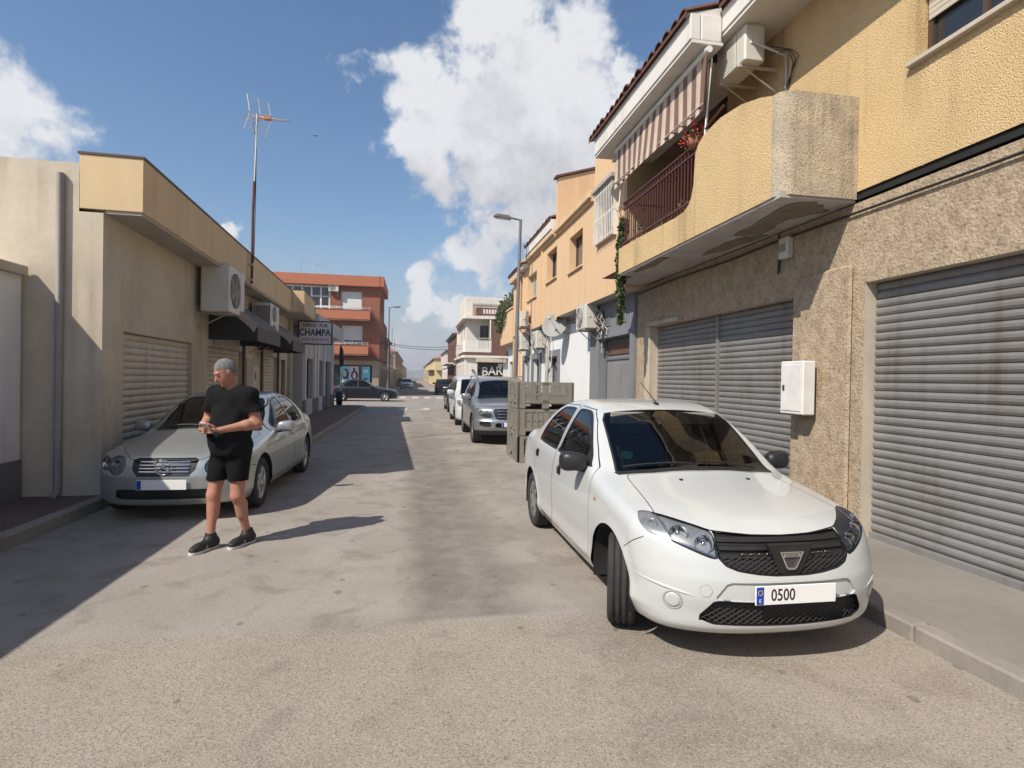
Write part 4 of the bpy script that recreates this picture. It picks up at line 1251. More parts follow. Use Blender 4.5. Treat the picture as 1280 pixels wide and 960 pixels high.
    b = N.new('ShaderNodeBump'); b.inputs['Strength'].default_value = .45; b.inputs['Distance'].default_value = .004
    L.new(M('ADD', M('MULTIPLY', v.outputs['Distance'], 1.0), nz(60, 5)), b.inputs['Height']); L.new(b.outputs[0], bs.inputs['Normal'])
mat_road()
mat('earth', (.20, .16, .12), .95, var=.5, vscale=.6, bump=.3, bscale=8)
mat('asphalt_cross', (.21, .18, .15), .92, var=.4, vscale=.8, speck=.3, spscale=90, bump=.3, bscale=90)
mat('paving_red', (.155, .095, .078), .9, var=.45, vscale=1.5, vcol=(.08, .06, .052), bump=.2, bscale=50)
mat('paving_grey', (.24, .215, .185), .9, var=.4, vscale=1.2, bump=.2, bscale=50)
mat('kerb', (.28, .25, .22), .9, var=.5, vscale=3, bump=.25, bscale=60)
mat('road_paint', (.62, .60, .55), .8, var=.75, vscale=5, vcol=(.24, .20, .165))
mat('stucco_yellow', (.72, .52, .27), .95, var=.35, vscale=2.0, vcol=(.58, .40, .19), bump=1.0, bscale=75, bdet=4, bdist=.022, streak=.75, streakcol=(.13, .085, .045), sscale=.8, speck=.6, speckcol=(.40, .26, .11), spscale=60)
mat('stucco_pale', (.60, .50, .35), .95, var=.5, vscale=3, vcol=(.28, .24, .20), bump=1.0, bscale=75, bdet=4, bdist=.022, streak=.95, streakcol=(.06, .048, .036), sscale=1.6, speck=.45, speckcol=(.12, .10, .08), spscale=48)
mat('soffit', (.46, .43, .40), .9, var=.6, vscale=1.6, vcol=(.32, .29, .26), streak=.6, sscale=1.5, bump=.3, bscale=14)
mat('damp_patch', (.22, .175, .135), .95, var=.6, vscale=6, bump=.7, bscale=25)
mat('chip_cladding', (.46, .36, .25), .95, var=.6, vscale=7, vcol=(.24, .165, .10), bump=.9, bscale=38, bdet=5, bdist=.02, speck=.45, speckcol=(.15, .11, .075), spscale=22)
mat('cream_stone', (.50, .43, .34), .8, var=.35, vscale=2, streak=.4)
mat('shutter_grey', (.27, .265, .26), .5, .35, var=.5, vscale=1.4, vcol=(.19, .165, .14), streak=.55, streakcol=(.10, .075, .05), sscale=2)
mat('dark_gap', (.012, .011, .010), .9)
mat('white_eave', (.70, .67, .62), .75, var=.3, vscale=1.4, vcol=(.5, .46, .40), streak=.35, streakcol=(.25, .2, .15))
mat('roof_tile', (.165, .060, .038), .9, var=.65, vscale=5, vcol=(.055, .032, .026), bump=.5, bscale=25)
mat('roof_tile_far', (.42, .15, .09), .9, var=.5, vscale=3, vcol=(.28, .12, .08))
mat('rail_red', (.085, .018, .016), .5, var=.5, vscale=9, vcol=(.12, .055, .035))
mat('awn_brown', (.20, .105, .078), .9, var=.25, vscale=5)
mat('awn_cream', (.52, .43, .35), .9, var=.3, vscale=4)
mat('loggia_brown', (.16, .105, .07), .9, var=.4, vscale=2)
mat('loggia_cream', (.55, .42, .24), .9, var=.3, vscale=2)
mat('dark_wood', (.030, .018, .013), .6, var=.4, vscale=8)
mat('ac_white', (.62, .60, .54), .5, var=.3, vscale=2, vcol=(.46, .42, .34), streak=.35, streakcol=(.25, .19, .12), sscale=3)
mat('ac_grille', (.035, .035, .035), .6)
mat('metal_bracket', (.55, .52, .47), .5, .3, var=.5, vscale=8, vcol=(.3, .2, .12))
mat('cable_black', (.02, .02, .02), .6)
mat('cable_pale', (.45, .42, .38), .7)
mat('pipe_grey', (.30, .27, .24), .6, var=.3)
mat('orange_wall', (.67, .455, .265), .92, var=.25, vscale=.8, vcol=(.58, .38, .21), streak=.35, streakcol=(.30, .17, .08), sscale=.9, bump=.25, bscale=90)
mat('orange_trim', (.67, .47, .28), .9, var=.3, vscale=1.5, streak=.4, streakcol=(.30, .19, .1))
mat('grey_paint', (.20, .205, .22), .7, var=.3, vscale=1.4, vcol=(.14, .14, .15), streak=.3, bump=.15, bscale=50)
mat('grey_door', (.25, .255, .255), .5, .1, var=.3, vscale=2, streak=.3)
mat('white_wall', (.74, .735, .72), .9, var=.22, vscale=1.2, vcol=(.56, .53, .50), streak=.35, streakcol=(.38, .34, .30), sscale=.8, bump=.2, bscale=60)
mat('white_metal', (.72, .70, .66), .5, var=.25, vscale=5)
mat('frame_brown', (.075, .045, .030), .5)
mat('frame_grey', (.12, .125, .13), .5)
mat('pane', (.022, .025, .028), .06, spec=.8)
mat('pane_pale', (.10, .095, .085), .12, spec=.8)
mat('blind_cream', (.52, .46, .37), .7, var=.2, vscale=2)
mat('blind_white', (.74, .73, .70), .6, var=.12, vscale=2)
mat('lamp_pole', (.20, .195, .185), .5, .3, var=.3, vscale=4)
mat('lamp_glass', (.55, .55, .52), .2)
mat('crate_plastic', (.235, .215, .18), .7, var=.45, vscale=3.5, vcol=(.15, .142, .125), streak=.45, bump=.1, bscale=60)
mat('leaf', (.050, .078, .022), .6, var=.6, vscale=14, vcol=(.022, .042, .012))
mat('leaf_light', (.10, .125, .035), .6, var=.5, vscale=14, vcol=(.05, .07, .02))
mat('dry_twig', (.14, .09, .05), .9)
mat('petal_red', (.45, .02, .025), .6)
mat('terracotta', (.33, .13, .07), .9)
mat('parapet_cream', (.68, .50, .29), .92, var=.3, vscale=1.2, vcol=(.50, .36, .21), streak=.45, streakcol=(.24, .15, .08), sscale=1.0, bump=.2, bscale=60)
mat('beige_wall', (.60, .51, .385), .9, var=.35, vscale=1.5, streak=.4, bump=.2, bscale=60)
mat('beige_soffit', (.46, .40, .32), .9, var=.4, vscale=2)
mat('shutter_cream', (.60, .53, .42), .6, .1, var=.35, vscale=3, streak=.4, sscale=2)
mat('canopy_dark', (.032, .028, .025), .8, var=.4, vscale=3)
mat('canopy_top', (.155, .13, .105), .8, var=.5, vscale=4, vcol=(.08, .065, .05))
mat('canopy_pale', (.42, .37, .30), .85, var=.5, vscale=14, vcol=(.28, .24, .2))
mat('canopy_valance', (.115, .10, .085), .8, var=.4, vscale=4)
mat('wall_greywhite', (.52, .50, .47), .9, var=.3, vscale=1.2, streak=.4, bump=.2, bscale=50)
mat('plinth_grey', (.17, .165, .16), .9, var=.4, vscale=2)
mat('brown_door', (.14, .075, .045), .6, var=.3, vscale=4)
mat('sign_face', (.70, .69, .71), .5, var=.25, vscale=3, vcol=(.46, .44, .44))
mat('sign_ink', (.045, .055, .13), .6)
mat('sign_dark', (.04, .03, .035), .6)
mat('sign_maroon', (.11, .03, .035), .6)
def mat_brick(name, a, b, mortar, sc):
    m = bpy.data.materials.new(name); MATS[name] = m
    nt, N, L = nodes(m)
    bs = N['Principled BSDF']; bs.inputs['Roughness'].default_value = .9
    co = N.new('ShaderNodeTexCoord'); sp = N.new('ShaderNodeSeparateXYZ'); L.new(co.outputs['Object'], sp.inputs[0])
    ad = N.new('ShaderNodeMath'); ad.operation = 'ADD'; L.new(sp.outputs[0], ad.inputs[0]); L.new(sp.outputs[1], ad.inputs[1])
    cb = N.new('ShaderNodeCombineXYZ'); L.new(ad.outputs[0], cb.inputs[0]); L.new(sp.outputs[2], cb.inputs[1])
    br = N.new('ShaderNodeTexBrick'); L.new(cb.outputs[0], br.inputs['Vector']); br.inputs['Scale'].default_value = sc
    br.inputs['Color1'].default_value = rgba(a); br.inputs['Color2'].default_value = rgba(b); br.inputs['Mortar'].default_value = rgba(mortar)
    br.inputs['Mortar Size'].default_value = .012; br.inputs['Brick Width'].default_value = .5; br.inputs['Row Height'].default_value = .13
    n2 = N.new('ShaderNodeTexNoise'); n2.inputs['Scale'].default_value = .9; n2.inputs['Detail'].default_value = 6; L.new(co.outputs['Object'], n2.inputs['Vector'])
    mx = N.new('ShaderNodeMix'); mx.data_type = 'RGBA'; mx.blend_type = 'MULTIPLY'; mx.inputs[0].default_value = .5
    L.new(br.outputs['Color'], mx.inputs[6]); L.new(n2.outputs['Color'], mx.inputs[7]); L.new(mx.outputs[2], bs.inputs['Base Color'])
mat_brick('brick_red', (.38, .120, .068), (.32, .098, .058), (.34, .18, .12), 1.6)
mat_brick('brick_brown', (.22, .095, .062), (.17, .075, .05), (.2, .12, .09), 1.6)
mat('brick_plain', (.42, .150, .080), .9, var=.25, vscale=1.5, vcol=(.34, .11, .06))
mat('ground_beige', (.34, .26, .19), .9, var=.4, vscale=.8, vcol=(.20, .16, .12))
mat('tan_wall', (.50, .37, .22), .9, var=.3, vscale=.6, streak=.3)
mat('pale_yellow', (.68, .55, .31), .9, var=.25, vscale=.5, streak=.25, streakcol=(.35, .25, .12))
mat('bar_white', (.70, .65, .58), .9, var=.25, vscale=.7, streak=.3, streakcol=(.35, .3, .25))
mat('dark_shop', (.012, .010, .012), .4)
mat('poster_cyan', (.14, .48, .60), .5)
mat('poster_pink', (.62, .46, .50), .5)
mat('poster_white', (.66, .66, .66), .5)
mat('poster_dark', (.03, .022, .03), .5)
mat('poster_skin', (.55, .34, .28), .5)
mat('far_hill', (.16, .15, .12), 1.0, var=.4, vscale=.01)
mat('skin', (.42, .215, .145), .6, var=.55, vscale=11, vcol=(.34, .125, .085), spec=.35, bump=.15, bscale=70)
mat('shirt_black', (.009, .009, .010), .95, spec=.15, bump=.3, bscale=25)
mat('shorts_black', (.006, .006, .0065), .9, spec=.15, bump=.3, bscale=22)
mat('hair_grey', (.24, .235, .23), .9, spec=.2, var=.7, vscale=45, vcol=(.09, .09, .09), bump=.7, bscale=160)
mat('shoe_black', (.012, .012, .012), .6)
mat('shoe_sole', (.62, .61, .59), .6)
mat('phone_white', (.6, .6, .6), .3)
mat('eye_dark', (.02, .015, .012), .2)
mat('paint_white', (.50, .515, .508), .28, coat=.8, two=(.02, .02, .02), var=.16, vcol=(.47, .455, .42), vscale=2.2)
mat('grey_gap', (.35, .35, .35), .5)
# ------------------------------------------------------------------ ground
def structure(m, name, mats): return tag(m.build(name, mats), kind='structure')
m = MB(); m.quad((-900, -300, -.16), (900, -300, -.16), (900, 1880, -.16), (-900, 1880, -.16)); structure(m, 'ground', MATS['earth'])
m = MB()
ys = [-14, 0, 4, 8, 16, 31.5]
m.quad((-6, -14, 0), (5, -14, 0), (5, 32, 0), (-6, 32, 0)); m.quad((-4.0, 48, 0), (5, 48, 0), (5, 260, 0), (-4.0, 260, 0))
structure(m, 'road', MATS['road'])
m = MB(); m.quad((-70, 32, 0), (70, 32, 0), (70, 48, 0), (-70, 48, 0)); structure(m, 'cross_road', MATS['road'])

def pavement(name, outline, z, mt, kerb_edges):
    """raised pavement: outline polygon, with a kerb strip along the listed edges"""
    m = MB(); m.prism(outline, 'z', -.1, z, 0); structure(m, name, MATS[mt])
    m = MB()
    for (a, b) in kerb_edges:
        a = Vector((a[0], a[1], 0)); b = Vector((b[0], b[1], 0)); d = (b - a); L_ = d.length; d.normalize(); n = Vector((d.y, -d.x, 0))
        k = max(1, int(L_ / 1.0))
        for i in range(k):
            p = a + d * (L_ * i / k); q = a + d * (L_ * (i + 1) / k - (.012 if k > 1 else 0))
            Mx = Matrix.Translation(p) @ Matrix.Rotation(math.atan2(d.y, d.x), 4, 'Z')
            m.box(0, (q - p).length, -.14, 0, -.1, z + .006, 0, Mx, .015)
    structure(m, name.replace('pavement', 'kerb'), MATS['kerb'])
arc = [(-3.9 + 1.35 * math.sin(t), 13.4 - 1.35 * math.cos(t) - 0.0) for t in np.linspace(0, PI / 2, 7)]
cor = [(-2.58 - .9 * (1 - math.cos(t)), 30.6 + .9 * math.sin(t)) for t in np.linspace(0, PI / 2, 6)]
pts = [(-3.9, -14)] + arc + [(-2.56, 20)] + cor + [(-12, 31.5), (-12, -14)]
ed = [(pts[i], pts[i + 1]) for i in range(len(pts) - 3)]
pavement('left_pavement', pts, .13, 'paving_red', ed)
cr2 = [(3.42 + .9 * (1 - math.cos(t)), 30.6 + .9 * math.sin(t)) for t in np.linspace(0, PI / 2, 6)]
pts = [(3.42, -14)] + cr2 + [(12, 31.5), (12, -14)]
pavement('right_pavement', pts, .11, 'paving_grey', [(pts[i + 1], pts[i]) for i in range(len(pts) - 3)])
pts = [(-2.5, 48.6), (-2.5, 260), (-20, 260), (-20, 48.6)]
pavement('far_left_pavement', pts, .12, 'paving_grey', [(pts[0], pts[1]), (pts[3], pts[0])])
pts = [(3.75, 48.6), (3.75, 260), (20, 260), (20, 48.6)]
pavement('far_right_pavement', pts, .12, 'paving_grey', [(pts[1], pts[0])])
# painted markings, worn
m = MB()
for k in range(6):
    x = -2.05 + k * .98
    m.box(x, x + .50, 45.6, 49.0, .0, .004)
structure(m, 'zebra_crossing', MATS['road_paint'])
m = MB()
for k, (x, y) in enumerate(((-.55, 30.2), (.62, 30.5))):
    m.prism([(x - .28, y - .6), (x + .20, y - .75), (x + .30, y + .3), (x + .05, y + 1.3), (x - .12, y + .2)], 'z', 0, .004)
m.prism([(-.9, 24.0), (-.2, 24.1), (-.2, 24.35), (-.9, 24.3)], 'z', 0, .004)
structure(m, 'road_markings', MATS['road_paint'])

# ------------------------------------------------------------------ facade helpers
class Face:
    """axis-aligned wall plane. kind 'x': u runs along +y at x = p; kind 'y': u runs along +x at y = p; s = side the outside lies on"""
    def __init__(self, kind, p, s): self.k, self.p, self.s = kind, p, s
    def P(self, u, v, d):
        return (self.p + self.s * d, u, v) if self.k == 'x' else (u, self.p + self.s * d, v)
    def box(self, m, u0, u1, v0, v1, d0, d1, mi=0, bev=0):
        a = self.P(u0, v0, d0); b = self.P(u1, v1, d1)
        m.box(a[0], b[0], a[1], b[1], a[2], b[2], mi, None, bev)
    def wall(self, m, u0, u1, v0, v1, ops, depth, mi=0, mr=None):
        U = (0, 1, 0) if self.k == 'x' else (1, 0, 0); N = (self.s, 0, 0) if self.k == 'x' else (0, self.s, 0)
        m.wall(self.P(u0, v0, 0), U, (0, 0, 1), N, u1 - u0, v1 - v0, [(a - u0, b - u0, c - v0, d - v0) for a, b, c, d in ops], depth, mi, mr)
    def prism(self, m, poly, d0, d1, mi=0):
        m.prism(poly, self.k, self.p + self.s * d0, self.p + self.s * d1, mi)

def window(F, o, root, depth=.16, frame='frame_brown', pane='pane', name='window', mull=1, blind=None, sill=None, fw=.05, bars=0):
    u0, u1, v0, v1 = o; m = MB(); d0, d1 = -depth - .03, -depth + .03
    F.box(m, u0, u1, v0, v0 + fw, d0, d1); F.box(m, u0, u1, v1 - fw, v1, d0, d1)
    F.box(m, u0, u0 + fw, v0 + fw, v1 - fw, d0, d1); F.box(m, u1 - fw, u1, v0 + fw, v1 - fw, d0, d1)
    for k in range(mull):
        c = u0 + (u1 - u0) * (k + 1) / (mull + 1); F.box(m, c - fw * .5, c + fw * .5, v0 + fw, v1 - fw, d0, d1)
    for k in range(bars):
        c = v0 + (v1 - v0) * (k + 1) / (bars + 1); F.box(m, u0 + fw, u1 - fw, c - fw * .35, c + fw * .35, d0 + .004, d1 - .004)
    wn = m.build(name, MATS[frame], root)
    m = MB(); F.box(m, u0 + .01, u1 - .01, v0 + .01, v1 - .01, -depth - .012, -depth - .002); m.build('pane', MATS[pane], wn)
    if blind:
        m = MB(); fr, mt = blind; vb = v1 - (v1 - v0) * fr; n = max(2, int((v1 - vb) / .05))
        for k in range(n): F.box(m, u0 + .02, u1 - .02, vb + (v1 - vb) * k / n, vb + (v1 - vb) * (k + .88) / n, d1, d1 + .014)
        m.build('blind', MATS[mt], wn)
    if sill:
        m = MB(); F.box(m, u0 - .06, u1 + .06, v0 - .05, v0 - .003, -depth + .032, .06, 0, .006); m.build('sill', MATS[sill], wn)
    return wn

def door(F, o, root, depth=.2, mt='grey_door', panels=2, transom=0.0, name='door', handle=True, frame='frame_grey'):
    u0, u1, v0, v1 = o; m = MB(); d0, d1 = -depth - .04, -depth
    F.box(m, u0, u1, v0, v1, d0, d1, 0)
    w_ = (u1 - u0) / panels; vt = v1 - transom
    for k in range(panels):
        a = u0 + k * w_ + .06; b = u0 + (k + 1) * w_ - .06
        for (c, d) in ((v0 + .12, v0 + (vt - v0) * .42), (v0 + (vt - v0) * .48, vt - .12)):
            F.box(m, a, b, c, d, d1, d1 + .018, 0, .008)
    dr = m.build(name, MATS[mt], root)
    m = MB(); F.box(m, u0 - .05, u0, v0, v1 + .05, d0, d1 + .03); F.box(m, u1, u1 + .05, v0, v1 + .05, d0, d1 + .03); F.box(m, u0, u1, v1, v1 + .05, d0, d1 + .03)
    if transom: F.box(m, u0, u1, vt - .04, vt, d1, d1 + .025)
    m.build('door_frame', MATS[frame], dr)
    if handle:
        m = MB(); uc = u0 + w_ * (1 if panels > 1 else .88); F.box(m, uc - .10, uc - .07, v0 + .95, v0 + 1.15, d1 + .018, d1 + .055, 0, .006); m.build('handle', MATS['metal_bracket'], dr)
    return dr

def roller(F, o, root, depth=.14, mt='shutter_grey', pitch=.085, name='roller_shutter'):
    """corrugated roller shutter as one rippled sheet"""
    u0, u1, v0, v1 = o; m = MB(); n = int((v1 - v0) / pitch); prof = []
    for k in range(n):
        z = v0 + (v1 - v0) * k / n; h = (v1 - v0) / n
        prof += [(z, -.016), (z + h * .10, -.001), (z + h * .35, .010), (z + h * .65, .010), (z + h * .90, -.001), (z + h * .985, -.016)]
    prof.append((v1, -.016))
    vs = []; fs = []
    for (z, d) in prof: vs += [F.P(u0, z, d - depth), F.P(u1, z, d - depth)]
    for i in range(len(prof) - 1): fs.append((2 * i, 2 * i + 1, 2 * i + 3, 2 * i + 2) if (F.k == 'x') == (F.s < 0) else (2 * i + 1, 2 * i, 2 * i + 2, 2 * i + 3))
    m.add(vs, fs, 0, False)
    return m.build(name, MATS[mt], root)

def ac_unit(loc, rz, label, fans=1, size=(.80, .30, .58), name='air_conditioner', fan_face=True, grille_side=0, group=None, cable=True, mt='ac_white', gap=.10):
    """outdoor unit; local front -y, back at y=0 is the wall side; loc = middle of the back bottom edge"""
    w_, d, h = size
    root = empty(name, loc, rz, label, 'air conditioner', group)
    m = MB(); m.box(-w_ / 2, w_ / 2, -gap - d, -gap, 0, h, 0, None, .018)
    m.box(-w_ / 2 + .006, w_ / 2 - .006, -gap - d + .006, -gap - .006, h, h + .012, 0, None, .006)
    xs = w_ * .22
    m.box(xs - .004, xs + .004, -gap - d - .0015, -gap - d + .01, .02, h - .02, 1)
    m.box(w_ / 2 - .004, w_ / 2 + .014, -gap - d * .75, -gap - d * .3, h * .45, h * .72, 0, None, .008)
    body = m.build('casing', [MATS[mt], MATS['ac_grille']], root)
    if not fan_face:
        m = MB()
        for k in range(9):
            z = h * .1 + k * h * .09; m.box(-w_ * .44, xs - .05, -gap - d - .003, -gap - d + .004, z, z + .006, 0)
        m.build('louvre', MATS['metal_bracket'], root)
    if fan_face:
        for k in range(fans):
            cz = h * (k + .5) / fans; cx = -w_ * .13 if w_ > .5 else 0; r = min(h / fans, w_ * .7) * .42
            Mx = Matrix.Translation((cx, -gap - d - .002, cz)) @ Matrix.Rotation(PI / 2, 4, 'X')
            m = MB(); m.lathe([(r, .010), (r, .002), (0, .002)], 32, 0, Mx, False)
            for q in range(5):
                A = Matrix.Rotation(2 * PI * q / 5, 4, 'Z')
                m.add([Mx @ A @ Vector(p) for p in ((.03, -.02, .004), (r * .9, -.09, .004), (r * .92, .06, .009), (.03, .03, .009))], [(0, 1, 2, 3)], 1)
            fan = m.build('fan', [MATS['ac_grille'], MATS['pipe_grey']], root)
            m = MB(); rr = r
            while rr > .03:
                m.lathe([(rr, .018), (rr + .004, .015), (rr, .012), (rr - .004, .015), (rr, .018)], 32, 0, Mx); rr -= r / 7
            for q in range(8):
                A = 2 * PI * q / 8; m.tube([Mx @ Vector((.03 * math.cos(A), .03 * math.sin(A), .016)), Mx @ Vector((r * math.cos(A), r * math.sin(A), .016))], .003, 4)
            m.build('fan_grille', MATS[mt], fan)
    if grille_side:
        m = MB(); x = grille_side * w_ / 2; nx, nz_ = 7, 22
        m.box(x, x + grille_side * .002, -gap - d + .03, -gap - .03, .06, h - .06, 0)
        for k in range(nz_ + 1):
            z = .06 + (h - .12) * k / nz_; m.box(x, x + grille_side * .010, -gap - d + .03, -gap - .03, z - .004, z + .004, 1)
        for k in range(nx + 1):
            y = -gap - d + .03 + (d - .06) * k / nx; m.box(x + grille_side * .001, x + grille_side * .009, y - .004, y + .004, .06, h - .06, 1)
        m.build('coil_grille', [MATS['ac_grille'], MATS[mt]], root)
    for s in (-1, 1):
        m = MB(); x = s * w_ * .33
        m.box(x - .018, x + .018, -gap - d - .02, 0, -.035, -.002, 0, None, .004); m.box(x - .018, x + .018, -.012, 0, -.34, -.036, 0)
        m.tube([(x, -.01, -.31), (x, -gap - d * .8, -.03)], .012, 5)
        m.build('bracket', MATS['metal_bracket'], root)
    if cable:
        m = MB(); x = w_ / 2 + .01
        pts = [(x, -gap - d * .5, h * .5), (x + .06, -gap - d * .4, h * .35), (x + .10, -.05, h * .1), (x + .08, -.012, -.2), (x + .05, -.010, -.6)]
        m.tube(pts, .017, 6); m.build('pipe', MATS['cable_pale'], root)
    return root

def leaves(name, mt, centres, n, size, parent=None, droop=0.0):
    """many small leaf faces scattered through soft clumps: centres = [(c, r)]"""
    m = MB(); R = random.Random(hash(name) % 1000 + n)
    for i in range(n):
        c, r = R.choice(centres); r3 = r if isinstance(r, tuple) else (r, r, r)
        while True:
            p = Vector((R.uniform(-1, 1), R.uniform(-1, 1), R.uniform(-1, 1)))
            if p.length < 1: break
        p = p * (p.length ** .2)
        q = Vector(c) + Vector((p.x * r3[0], p.y * r3[1], p.z * r3[2]))
        n_ = Vector((R.gauss(0, 1), R.gauss(0, 1), R.gauss(.5, .8))).normalized()
        a = n_.orthogonal().normalized(); a = (Matrix.Rotation(R.uniform(0, 6.28), 3, n_) @ a); b = n_.cross(a)
        s = size * R.uniform(.55, 1.3)
        m.add([q - a * s, q - b * s * .45 + n_ * s * .12, q + a * s, q + b * s * .45 + n_ * s * .12], [(0, 1, 2, 3)], 0 if R.random() < .7 else 1)
    return m.build(name, [MATS['leaf'], MATS['leaf_light']] if mt == 'leaf' else [MATS[mt], MATS[mt]], parent)

def tiles(F, u0, u1, d_out, z0, run, rise, root, pitch=.24, mt='roof_tile', name='roof_tiles', rows=6):
    """barrel-tiled slope rising away from the street: eave at outward distance d_out, height z0"""
    m = MB(); n = max(2, int((u1 - u0) / pitch)); seg = 8
    for r in range(rows):
        a, b = r / rows, (r + 1) / rows + .05 / rows
        for i in range(n):
            c = u0 + (u1 - u0) * (i + .5) / n; w_ = (u1 - u0) / n
            jz = random.uniform(-.008, .008); jd = random.uniform(-.02, .02)
            vs = []
            for (t, dz) in ((a, .028), (b, .0)):
                for k in range(seg + 1):
                    ang = PI * k / seg
                    vs.append(F.P(c - w_ * .44 * math.cos(ang), z0 + rise * t + dz + jz + .075 * math.sin(ang), d_out - run * t + jd))
            fs = [(k, k + 1, seg + 2 + k, seg + 1 + k) for k in range(seg)]
            m.add(vs, fs, 0, True)
            # thickness at the lower end
            vs = []
            for rad in (.075, .058):
                for k in range(seg + 1):
                    ang = PI * k / seg
                    vs.append(F.P(c - w_ * (.44 if rad > .07 else .38) * math.cos(ang), z0 + rise * a + .028 + jz + rad * math.sin(ang), d_out - run * a + jd))
            m.add(vs, [(k, k + 1, seg + 2 + k, seg + 1 + k) for k in range(seg)], 0)
    # channel sheet under the barrels
    m.add([F.P(u0, z0 + .0, d_out - .02), F.P(u1, z0 + .0, d_out - .02), F.P(u1, z0 + rise, d_out - run), F.P(u0, z0 + rise, d_out - run)], [(0, 1, 2, 3)], 0)
    m.add([F.P(u0, z0 - .03, d_out - .02), F.P(u1, z0 - .03, d_out - .02), F.P(u1, z0 + .02, d_out - .02), F.P(u0, z0 + .02, d_out - .02)], [(0, 1, 2, 3)], 0)
    return m.build(name, MATS[mt], root)

# ------------------------------------------------------------------ RIGHT: yellow house with garage
R1 = empty('yellow_house', (0, 0, 0), 0, 'rough yellow rendered house with balcony over two grey garage shutters', 'house')
G = Face('x', 4.6, -1)
Y0, Y1 = -6.0, 11.3
ops = [(6.33, 10.56, .0, 2.76), (1.7, 5.2, .0, 2.76)]
m = MB(); G.wall(m, Y0, Y1, 0, 3.62, ops, .22, 0, 1); m.build('ground_floor_wall', [MATS['chip_cladding'], MATS['cream_stone']], R1)
m = MB()
lw = 8.07
G.wall(m, Y0, 7.95, 3.74, 6.30, [(3.55, 4.65, 4.75, 6.0)], .2)
m.quad((4.6, 7.95, 3.74), (6.2, 7.95, 3.74), (6.2, 7.95, 6.30), (4.6, 7.95, 6.30))
m.quad((4.6, Y0, 0), (12, Y0, 0), (12, Y0, 6.3), (4.6, Y0, 6.3)); m.quad((12, Y0, 0), (12, Y1, 0), (12, Y1, 6.3), (12, Y0, 6.3)); m.quad((4.6, Y1, 0), (12, Y1, 0), (12, Y1, 6.3), (4.6, Y1, 6.3))
m.build('upper_wall', MATS['stucco_yellow'], R1)
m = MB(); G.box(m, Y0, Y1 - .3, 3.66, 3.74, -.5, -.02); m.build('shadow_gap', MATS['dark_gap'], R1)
window(G, (3.55, 4.65, 4.75, 6.0), R1, .15, 'frame_brown', 'pane', blind=(.7, 'blind_cream'), sill='cream_stone')
# loggia
m = MB()
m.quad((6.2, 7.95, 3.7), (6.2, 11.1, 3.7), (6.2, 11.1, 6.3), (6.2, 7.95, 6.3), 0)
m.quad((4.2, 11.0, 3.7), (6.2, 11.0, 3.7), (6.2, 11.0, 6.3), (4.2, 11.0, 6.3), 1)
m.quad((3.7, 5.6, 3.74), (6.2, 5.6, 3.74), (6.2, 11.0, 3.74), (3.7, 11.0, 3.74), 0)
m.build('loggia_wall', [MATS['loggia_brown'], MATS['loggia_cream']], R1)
B = Face('x', 6.2, -1)
dr = door(B, (8.5, 9.9, 3.75, 5.85), R1, -.05, 'dark_wood', 2, 0, 'balcony_door', True, 'dark_wood')
# balcony: slab, parapet with sweeping edge
bal = empty('balcony', (0, 0, 0)); bal.parent = R1
prof = [(5.5, 3.66), (10.05, 3.66), (10.05, 4.13), (9.0, 4.11), (7.75, 4.07), (7.50, 4.08), (7.36, 4.13), (7.27, 4.22), (7.22, 4.36), (7.20, 4.6), (7.18, 4.78), (7.10, 4.88), (6.9, 4.95), (6.55, 4.98), (6.1, 4.93), (5.7, 4.82), (5.5, 4.74)]
def parapet():
    """street-side parapet with a rounded end return"""
    m = MB(); n = len(prof); t = .15; r = .16
    # outer skin with fine grid so that the relief shades well
    def topz(y):
        P = sorted(prof[2:], key=lambda p: p[0]); ys = [p[0] for p in P]; zs = [p[1] for p in P]
        return float(np.interp(y, ys, zs))
    m.prism(prof, 'x', 3.70, 3.70 + t, 0)
    path = []
    for k in range(9):
        a = PI / 2 * k / 8; path.append((3.70 + r * (1 - math.sin(PI / 2 - a)) , 5.5 - r * math.sin(a) ))
    outer = [(3.70, 5.5)] + [(3.70 + r * (1 - math.cos(a)), 5.5 - r * math.sin(a)) for a in np.linspace(0, PI / 2, 9)] + [(4.595, 5.34)]
    z1 = 4.74; z0 = 3.66
    for (a, b) in zip(outer[:-1], outer[1:]):
        m.quad((a[0], a[1], z0), (b[0], b[1], z0), (b[0], b[1], z1), (a[0], a[1], z1), 1)
    inner = [(3.85, 5.5), (4.595, 5.49)]
    tp = outer + [(4.595, 5.5), (3.72, 5.5)]
    m.add([(p[0], p[1], z1) for p in tp], [tuple(range(len(tp)))], 1)
    m.quad((3.85, 5.5, z0), (4.595, 5.5, z0), (4.595, 5.5, z1), (3.85, 5.5, z1), 1)
    return m.build('parapet', [MATS['stucco_yellow'], MATS['stucco_pale']], bal)
parapet()
m = MB(); m.prism([(3.72, 5.36), (4.598, 5.36), (4.598, 10.02), (3.72, 10.02)], 'z', 3.63, 3.70); m.prism([(4.0, 10.02), (4.598, 10.02), (4.598, 11.0), (4.0, 11.0)], 'z', 3.64, 3.70)
m.build('slab', MATS['soffit'], bal)
def blob_plate(name, pts, z, mt, parent, thick=.012):
    m = MB(); P = smooth_poly(pts, 5); R = random.Random(len(pts)); P = [(x + R.uniform(-.028, .028), y + R.uniform(-.05, .05)) for x, y in P]
    m.prism(P, 'z', z - thick, z); return m.build(name, MATS[mt], parent)
blob_plate('damp_patch', [(3.95, 5.6), (4.2, 5.45), (4.5, 5.7), (4.3, 6.1), (4.4, 6.6), (4.15, 6.9), (4.05, 6.4)], 3.629, 'damp_patch', bal)
